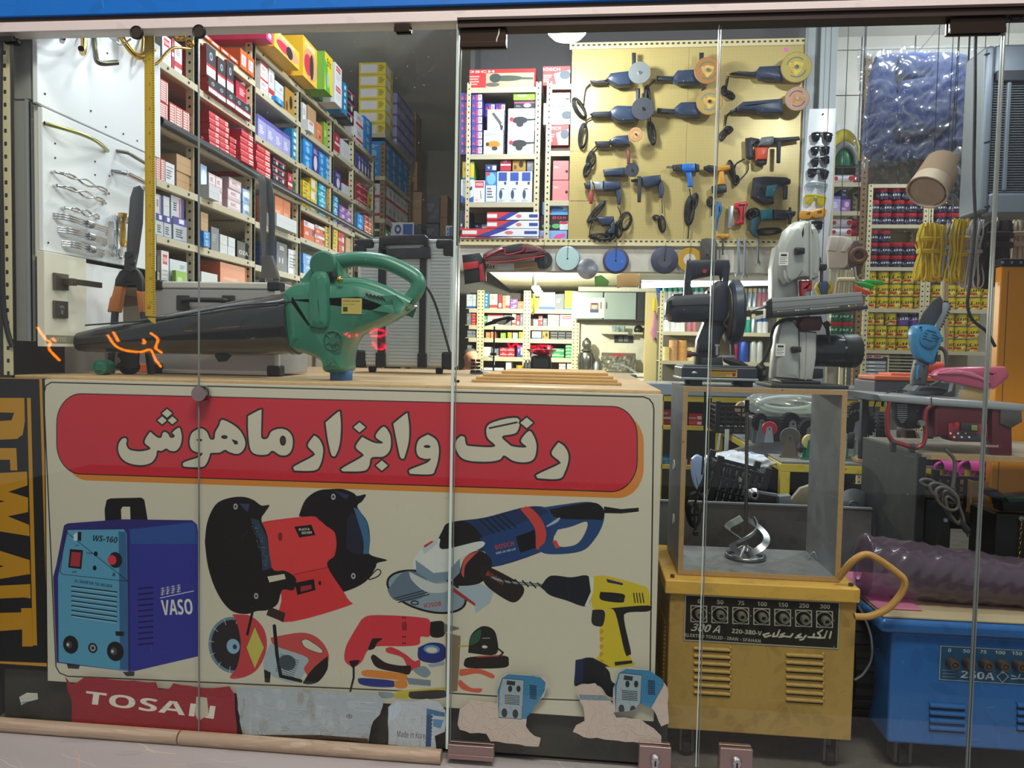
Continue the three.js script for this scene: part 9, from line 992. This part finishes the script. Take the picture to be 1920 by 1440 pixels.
{const z=-2.05,g=new THREE.SphereGeometry(1,40,24),p=g.attributes.position;for (let i=0;i<p.count;i++){const x=p.getX(i),y=p.getY(i),zz=p.getZ(i),k=1+.05*Math.sin(x*9+y*14)*Math.sin(zz*11+y*5);p.setXYZ(i,x*k*.26,y*k*.085,zz*k*.16);} g.computeVertexNormals();const c=at(1480,752,z);g.translate(c.x,c.y-.02,z);const t=thing('wrapped_hoses','bundle of white hoses in crackling clear wrap over the casters','hoses',P(c.x,TY,z)),hs=[];for (let i=0;i<4;i++){const pp=[];for (let k=0;k<14;k++){const a=k/14*6.283;pp.push(P(c.x+Math.cos(a)*(.2-i*.018),c.y-.02+Math.sin(a)*(.05-i*.006) ,z+.06-i*.035+Math.sin(a)*.03));} hs.push(tube(pp,.012,60,8,true));} part(t,'hose',hs,mat('#dfe6dc',.4));part(t,'film',g,new THREE.MeshPhysicalMaterial({color:'#f4f8f6',roughness:.15,transmission:.85,thickness:0,ior:1.7}));part(t,'stand',box(c.x-.22,c.x+.22,TY+.001,c.y-.095,z-.12,z+.08,.01),M.dark);}
// glass topped counter on a yellow frame
{const z=-3.0,yt=at(1450,724,z).y,yb=at(1450,746,z).y,x0=at(1166,730,z).x,x1=at(1660,730,z).x,t=thing('glass_counter','long counter with a pale glass edge on a yellow steel frame','counter',P((x0+x1)/2,0,z-.25));part(t,'top',box(x0,x1,yb,yt,z-.5,z,.006),mat('#aab8c4',.2,.2));part(t,'frame_rail',box(x0,x1,yb-.045,yb-.005,z-.03,z-.004,.003),yf);const ys=[803,877].map((p)=>at(1300,p,z).y);ys.forEach((y)=>{part(t,'frame_rail',box(x0,x1,y-.016,y+.016,z-.03,z-.004,.003),yf);part(t,'shelf_board',box(x0,x1,y-.006,y,z-.5,z-.03),mat('#6c6a5a',.7));});for (const px of [1236,1500,1650]) part(t,'leg',box(at(px,800,z).x,at(px,800,z).x+.03,0,yb,z-.035,z-.004,.003),yf);part(t,'back_sheet',box(x0,x1,.2,yb,z-.5,z-.49),mat('#6a654c',.7));
[['crimson',1238,1262,768,0],['dusk',1264,1290,772,0],['redparts',1292,1318,776,0],['sky',1240,1262,858,1],['plain',1264,1290,862,1],['orange',1294,1312,866,1]].forEach(([c,a,b,tp,k])=>{const A=at(a,tp,z-.06),B=at(b,tp,z-.06);carton(c,(A.x+B.x)/2,ys[k]+.001,z-.18,B.x-A.x-.004,Math.max(.03,A.y-ys[k]),.2,'+z',CELLS[c].words+' on the '+(k?'lower':'upper')+' shelf of the glass topped counter');});
const tb=thing('tool_box','grey tool box with an orange lid behind the small chain saw','tool box',at(1715,740,-1.05)),zb=-1.05,a=at(1641,713,zb),b=at(1792,744,zb);part(tb,'tub',box(a.x,b.x,b.y-.0,a.y,zb-.26,zb,.008),mat('#4e5158',.5));part(tb,'lid',box(a.x-.004,at(1762,713,zb).x,a.y,a.y+.022,zb-.2,zb+.006,.006),mat('#e06a3c',.45));part(tb,'lid_step',box(a.x+.08,at(1752,713,zb).x,a.y+.02,a.y+.034,zb-.18,zb-.03,.004),mat('#e06a3c',.45));solo('box_stand','dark steel stand carrying the orange lidded tool box','stand',[box(a.x,b.x,b.y-.03,b.y-.001,zb-.26,zb,.004),box(a.x+.01,a.x+.04,TY,b.y-.03,zb-.2,zb-.17),box(b.x-.04,b.x-.01,TY,b.y-.03,zb-.2,zb-.17)].map((g)=>g),M.dark);
const r=at(1738,697,zb-.1),r2=at(1768,697,zb-.1);solo('foam_roller','bright orange foam roller lying on the orange lid','roller',rod(P(r.x,a.y+.036+.026,zb-.11),P(r2.x,a.y+.036+.026,zb-.11),.026,.026,24),mat('#e8583c',.7));}
// grey steel trough with scrap and crates below the table
{const z=-.78,yt=at(1420,945,z).y,x0=at(1222,945,z).x,x1=BX-.03,t=thing('steel_trough','long scratched grey steel trough under the yellow table','trough',P(1.1,0,z-.2));part(t,'front_sheet',metric(box(x0,x1,.0,yt,z-.004,z,.001),.7),mat('#ffffff',.5,.2,{map:worn('#77787a',{patch:120,dark:'#2e2c2a',depth:.16,scratch:50,scratchColor:'#2a2828'})}));part(t,'rim',box(x0,x1,yt-.006,yt+.003,z-.012,z+.006,.002),M.midgrey);part(t,'left_sheet',box(x0,x0+.004,0,yt,z-.4,z-.004),M.grey);part(t,'back_sheet',box(x0,x1,0,yt-.1,z-.4,z-.396),M.grey);part(t,'floor_sheet',box(x0+.004,x1,yt-.14,yt-.136,z-.396,z-.004),M.grey);
const fl=yt-.135,zc=-.95;const c1=crate('plastic_crate','black slatted crate tipped in the steel trough behind the wooden box',at(1320,900,zc).x,at(1410,900,zc).x,fl,at(1340,885,zc).y,zc+.06,zc-.14,M.black,7,4);c1.rotation.z=-.22;c1.position.y+=.035;solo('crate_stack','red brown slats behind the tipped crate in the trough','crate',[0,1,2,3,4].map((i)=>box(at(1368,900,zc).x,at(1408,900,zc).x+.02,.0,.012,zc+.07,zc+.078).rotateZ(-.35).translate(.24,at(1380,905+i*9,zc).y+.16,.02)),mat('#7a4a3c',.6));
const pl=(l,q,m,z0,z1,n='metal_plate')=>solo(n,l,n==='metal_plate'?'plate':'scrap',solid(q,zc,zc+z0,zc+z1,.003),m);const mp=thing('bearing_plate','pale steel plate with a round bearing standing in the trough','plate',at(1412,942,zc));part(mp,'plate',solid([[1392,912],[1446,920],[1444,936],[1386,936]],zc,zc+.09,zc+.1,.003),M.iron);part(mp,'rim',solid([[1390,909],[1447,918],[1446,923],[1390,914]],zc,zc+.088,zc+.106,.002),M.midgrey);const bc=at(1412,926,zc+.1);part(mp,'bearing',lathe([[.01,0],[.025,0],[.028,.012],[.016,.03],[.01,.03]],P(bc.x,bc.y,zc+.1),'z'),M.steel);
pl('grey folded steel bracket standing in the trough',[[1448,922],[1470,920],[1473,945],[1450,946]],M.midgrey,.06,.11);pl('crumpled tan paper scrap at the right of the trough',[[1476,935],[1495,912],[1516,905],[1516,945],[1480,945]],mat('#a79c84',.8),.02,.05,'paper_scrap');pl('torn pale sheet standing behind the paddle shaft',[[1378,886],[1398,905],[1396,918],[1386,935],[1384,905]],M.offwhite,.02,.03,'paper_scrap');
const d=at(1600,948,zc+.05);const sd=thing('steel_disc','pale round steel disc standing in the trough right of the box','disc',P(d.x,fl,zc+.05));part(sd,'disc',disc(P(d.x,Math.max(d.y,fl+.075),zc+.05),.074,.004,'z',40),mat('#b9c0c6',.3,.6));part(sd,'boss',[new THREE.TorusGeometry(.02,.004,8,24).translate(d.x,Math.max(d.y,fl+.075),zc+.054),disc(P(d.x,Math.max(d.y,fl+.075),zc+.054),.012,.01)],M.zinc);
// crumpled bag of blue print over the crate
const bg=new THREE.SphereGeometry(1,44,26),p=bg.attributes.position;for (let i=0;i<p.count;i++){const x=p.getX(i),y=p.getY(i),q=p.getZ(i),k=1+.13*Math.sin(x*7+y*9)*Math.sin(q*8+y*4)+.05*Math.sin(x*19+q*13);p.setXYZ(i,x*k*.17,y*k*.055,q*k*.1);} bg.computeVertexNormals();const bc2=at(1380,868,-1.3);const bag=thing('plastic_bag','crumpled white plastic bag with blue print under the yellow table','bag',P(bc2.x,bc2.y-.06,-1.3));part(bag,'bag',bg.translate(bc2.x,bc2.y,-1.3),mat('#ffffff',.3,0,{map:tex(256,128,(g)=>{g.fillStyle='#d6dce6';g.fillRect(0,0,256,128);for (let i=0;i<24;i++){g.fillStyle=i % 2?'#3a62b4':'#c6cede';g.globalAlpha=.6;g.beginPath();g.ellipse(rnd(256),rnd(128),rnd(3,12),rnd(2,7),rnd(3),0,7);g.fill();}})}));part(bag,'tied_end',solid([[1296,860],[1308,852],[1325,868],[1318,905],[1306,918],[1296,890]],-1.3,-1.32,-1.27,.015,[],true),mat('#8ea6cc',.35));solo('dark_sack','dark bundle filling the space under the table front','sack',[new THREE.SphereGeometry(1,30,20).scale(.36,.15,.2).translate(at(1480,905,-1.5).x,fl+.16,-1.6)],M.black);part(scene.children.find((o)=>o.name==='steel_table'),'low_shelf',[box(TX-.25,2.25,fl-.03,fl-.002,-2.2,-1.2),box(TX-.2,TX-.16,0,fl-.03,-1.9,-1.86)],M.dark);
solo('hanging_strap','white strap looped over the yellow table rail','strap',[solid([[1358,804],[1366,804],[1364,850],[1356,850]],-2.4,-2.38,-2.375,0),solid([[1346,812],[1350,812],[1346,842],[1342,842]],-2.4,-2.37,-2.366,0)],M.white);}
// under and behind the low bench
{const z=-1.12;crate('plastic_crate','black crate with magenta plastic ware behind the low bench',at(1752,930,z).x,at(1815,930,z).x+.12,at(1790,952,z).y,at(1790,893,z).y,z,z-.2,M.black,8,4);const y=at(1790,893,z).y;for (const [px,s,l] of [[1775,1,'left'],[1822,1.15,'middle'],[1858,.9,'right']]){const c=at(px,880,z-.08);solo('plastic_scoop',l+' of three magenta plastic scoops in the crate behind the bench','scoop',[new THREE.CylinderGeometry(.045*s,.05*s,.12,24,1,true,0,4.2).rotateZ(1.4).rotateY(.4).translate(c.x,c.y-.005,z-.09),new THREE.TorusGeometry(.035*s,.008,8,20).translate(c.x-.03,c.y,z-.06)],mat('#c23a9c',.3));} 
solo('red_tray','red plastic tray behind the magenta scoops','tray',box(at(1860,880,z).x,2.08,y-.03,y+.0,z-.2,z-.02,.006),M.red);const cb=at(1824,902,z+.05),cc=at(1872,965,z+.05);solo('cardboard_box','open brown cardboard box behind the glass door edge','box',[box(cb.x,cc.x,cc.y,cb.y,z+.045,z+.05),box(cc.x-.004,cc.x,cc.y,cb.y-.02,z-.15,z+.045),box(cb.x,cb.x+.004,cc.y,cb.y,z-.15,z+.045)],M.card);
const gt=thing('green_power_tool','black and dark green tool lying under the low bench','power tool',at(1890,960,-.6));part(gt,'body',solid([[1846,920],[1868,918],[1884,930],[1930,925],[1930,958],[1876,958],[1872,938],[1848,928]],-.6,-.66,-.58,.012),M.black);part(gt,'green_cover',solid([[1878,930],[1925,926],[1925,938],[1884,940]],-.6,-.64,-.57,.006),mat('#3c5a48',.5));
const bk=thing('black_case','pair of black plastic cases under the low bench','case',P(at(1760,1010,-.6).x,LID+.016,-.7));part(bk,'case',box(at(1731,1000,-.6).x,at(1784,1000,-.6).x,LID+.016,at(1760,935,-.6).y,-.8,-.6,.012),M.black);part(bk,'case',box(at(1866,1000,-.6).x,2.2,LID+.016,at(1890,962,-.6).y,-.8,-.6,.012),M.black);const sc=at(1772,975,-.6);part(bk,'button',disc(P(sc.x,sc.y,-.598),.008,.006),M.zinc);const l=[];for (let i=0;i<9;i++){const c=at(1914-i*.6,976+i*9,-.595);l.push(new THREE.TorusGeometry(.0085,.0018,6,16).scale(.6,1,1).rotateY(i % 2?1.2:0).translate(c.x,c.y,-.59));} solo('chain','thin brass chain hanging under the low bench','chain',l,M.brass).userData.kind=undefined;delete scene.children.at(-1).userData.kind;const ch=at(1914,972,-.597);part(bk,'chain_screw',disc(P(ch.x,ch.y,-.597),.01,.01),M.steel);}
// neon signs of the shops across the street, seen only as reflections in the glass
{const zz=5.2,mir=(px,py)=>{const v=at(px,py,-zz);v.z=zz;return v;},neon=(name,label,lines,color,v)=>{const l=lines.map((q)=>tube(q.map((p)=>mir(p[0],p[1])),.011,30,6));const o=solo(name,label,'neon sign',l,new THREE.MeshStandardMaterial({color,emissive:color,emissiveIntensity:v,roughness:.5}));o.castShadow=false;return o;};
neon('neon_sign','orange neon lettering across the street, mirrored in the left window pane',[[[70,614],[84,634],[94,642],[92,654],[104,668],[112,676]],[[98,634],[104,640]],[[202,628],[214,646],[232,656],[262,660],[282,656],[290,672],[302,688]],[[212,622],[222,640],[218,632]],[[268,636],[272,642],[268,644]],[[282,624],[296,636],[292,652],[304,662]]],'#ff7a08',38);
neon('neon_sign','red neon lettering across the street, mirrored in the middle of the glass',[[[644,628],[652,626],[656,632]],[[668,626],[669,632]],[[694,624],[706,618],[722,622],[716,630],[696,630]],[[698,640],[708,654],[722,652],[718,644]],[[952,642],[958,652],[968,644],[976,654],[984,646],[1000,650],[1020,648],[1036,652]],[[1000,658],[1012,652],[1022,660]]],'#ff1038',38);}
renderer.render(scene,camera);
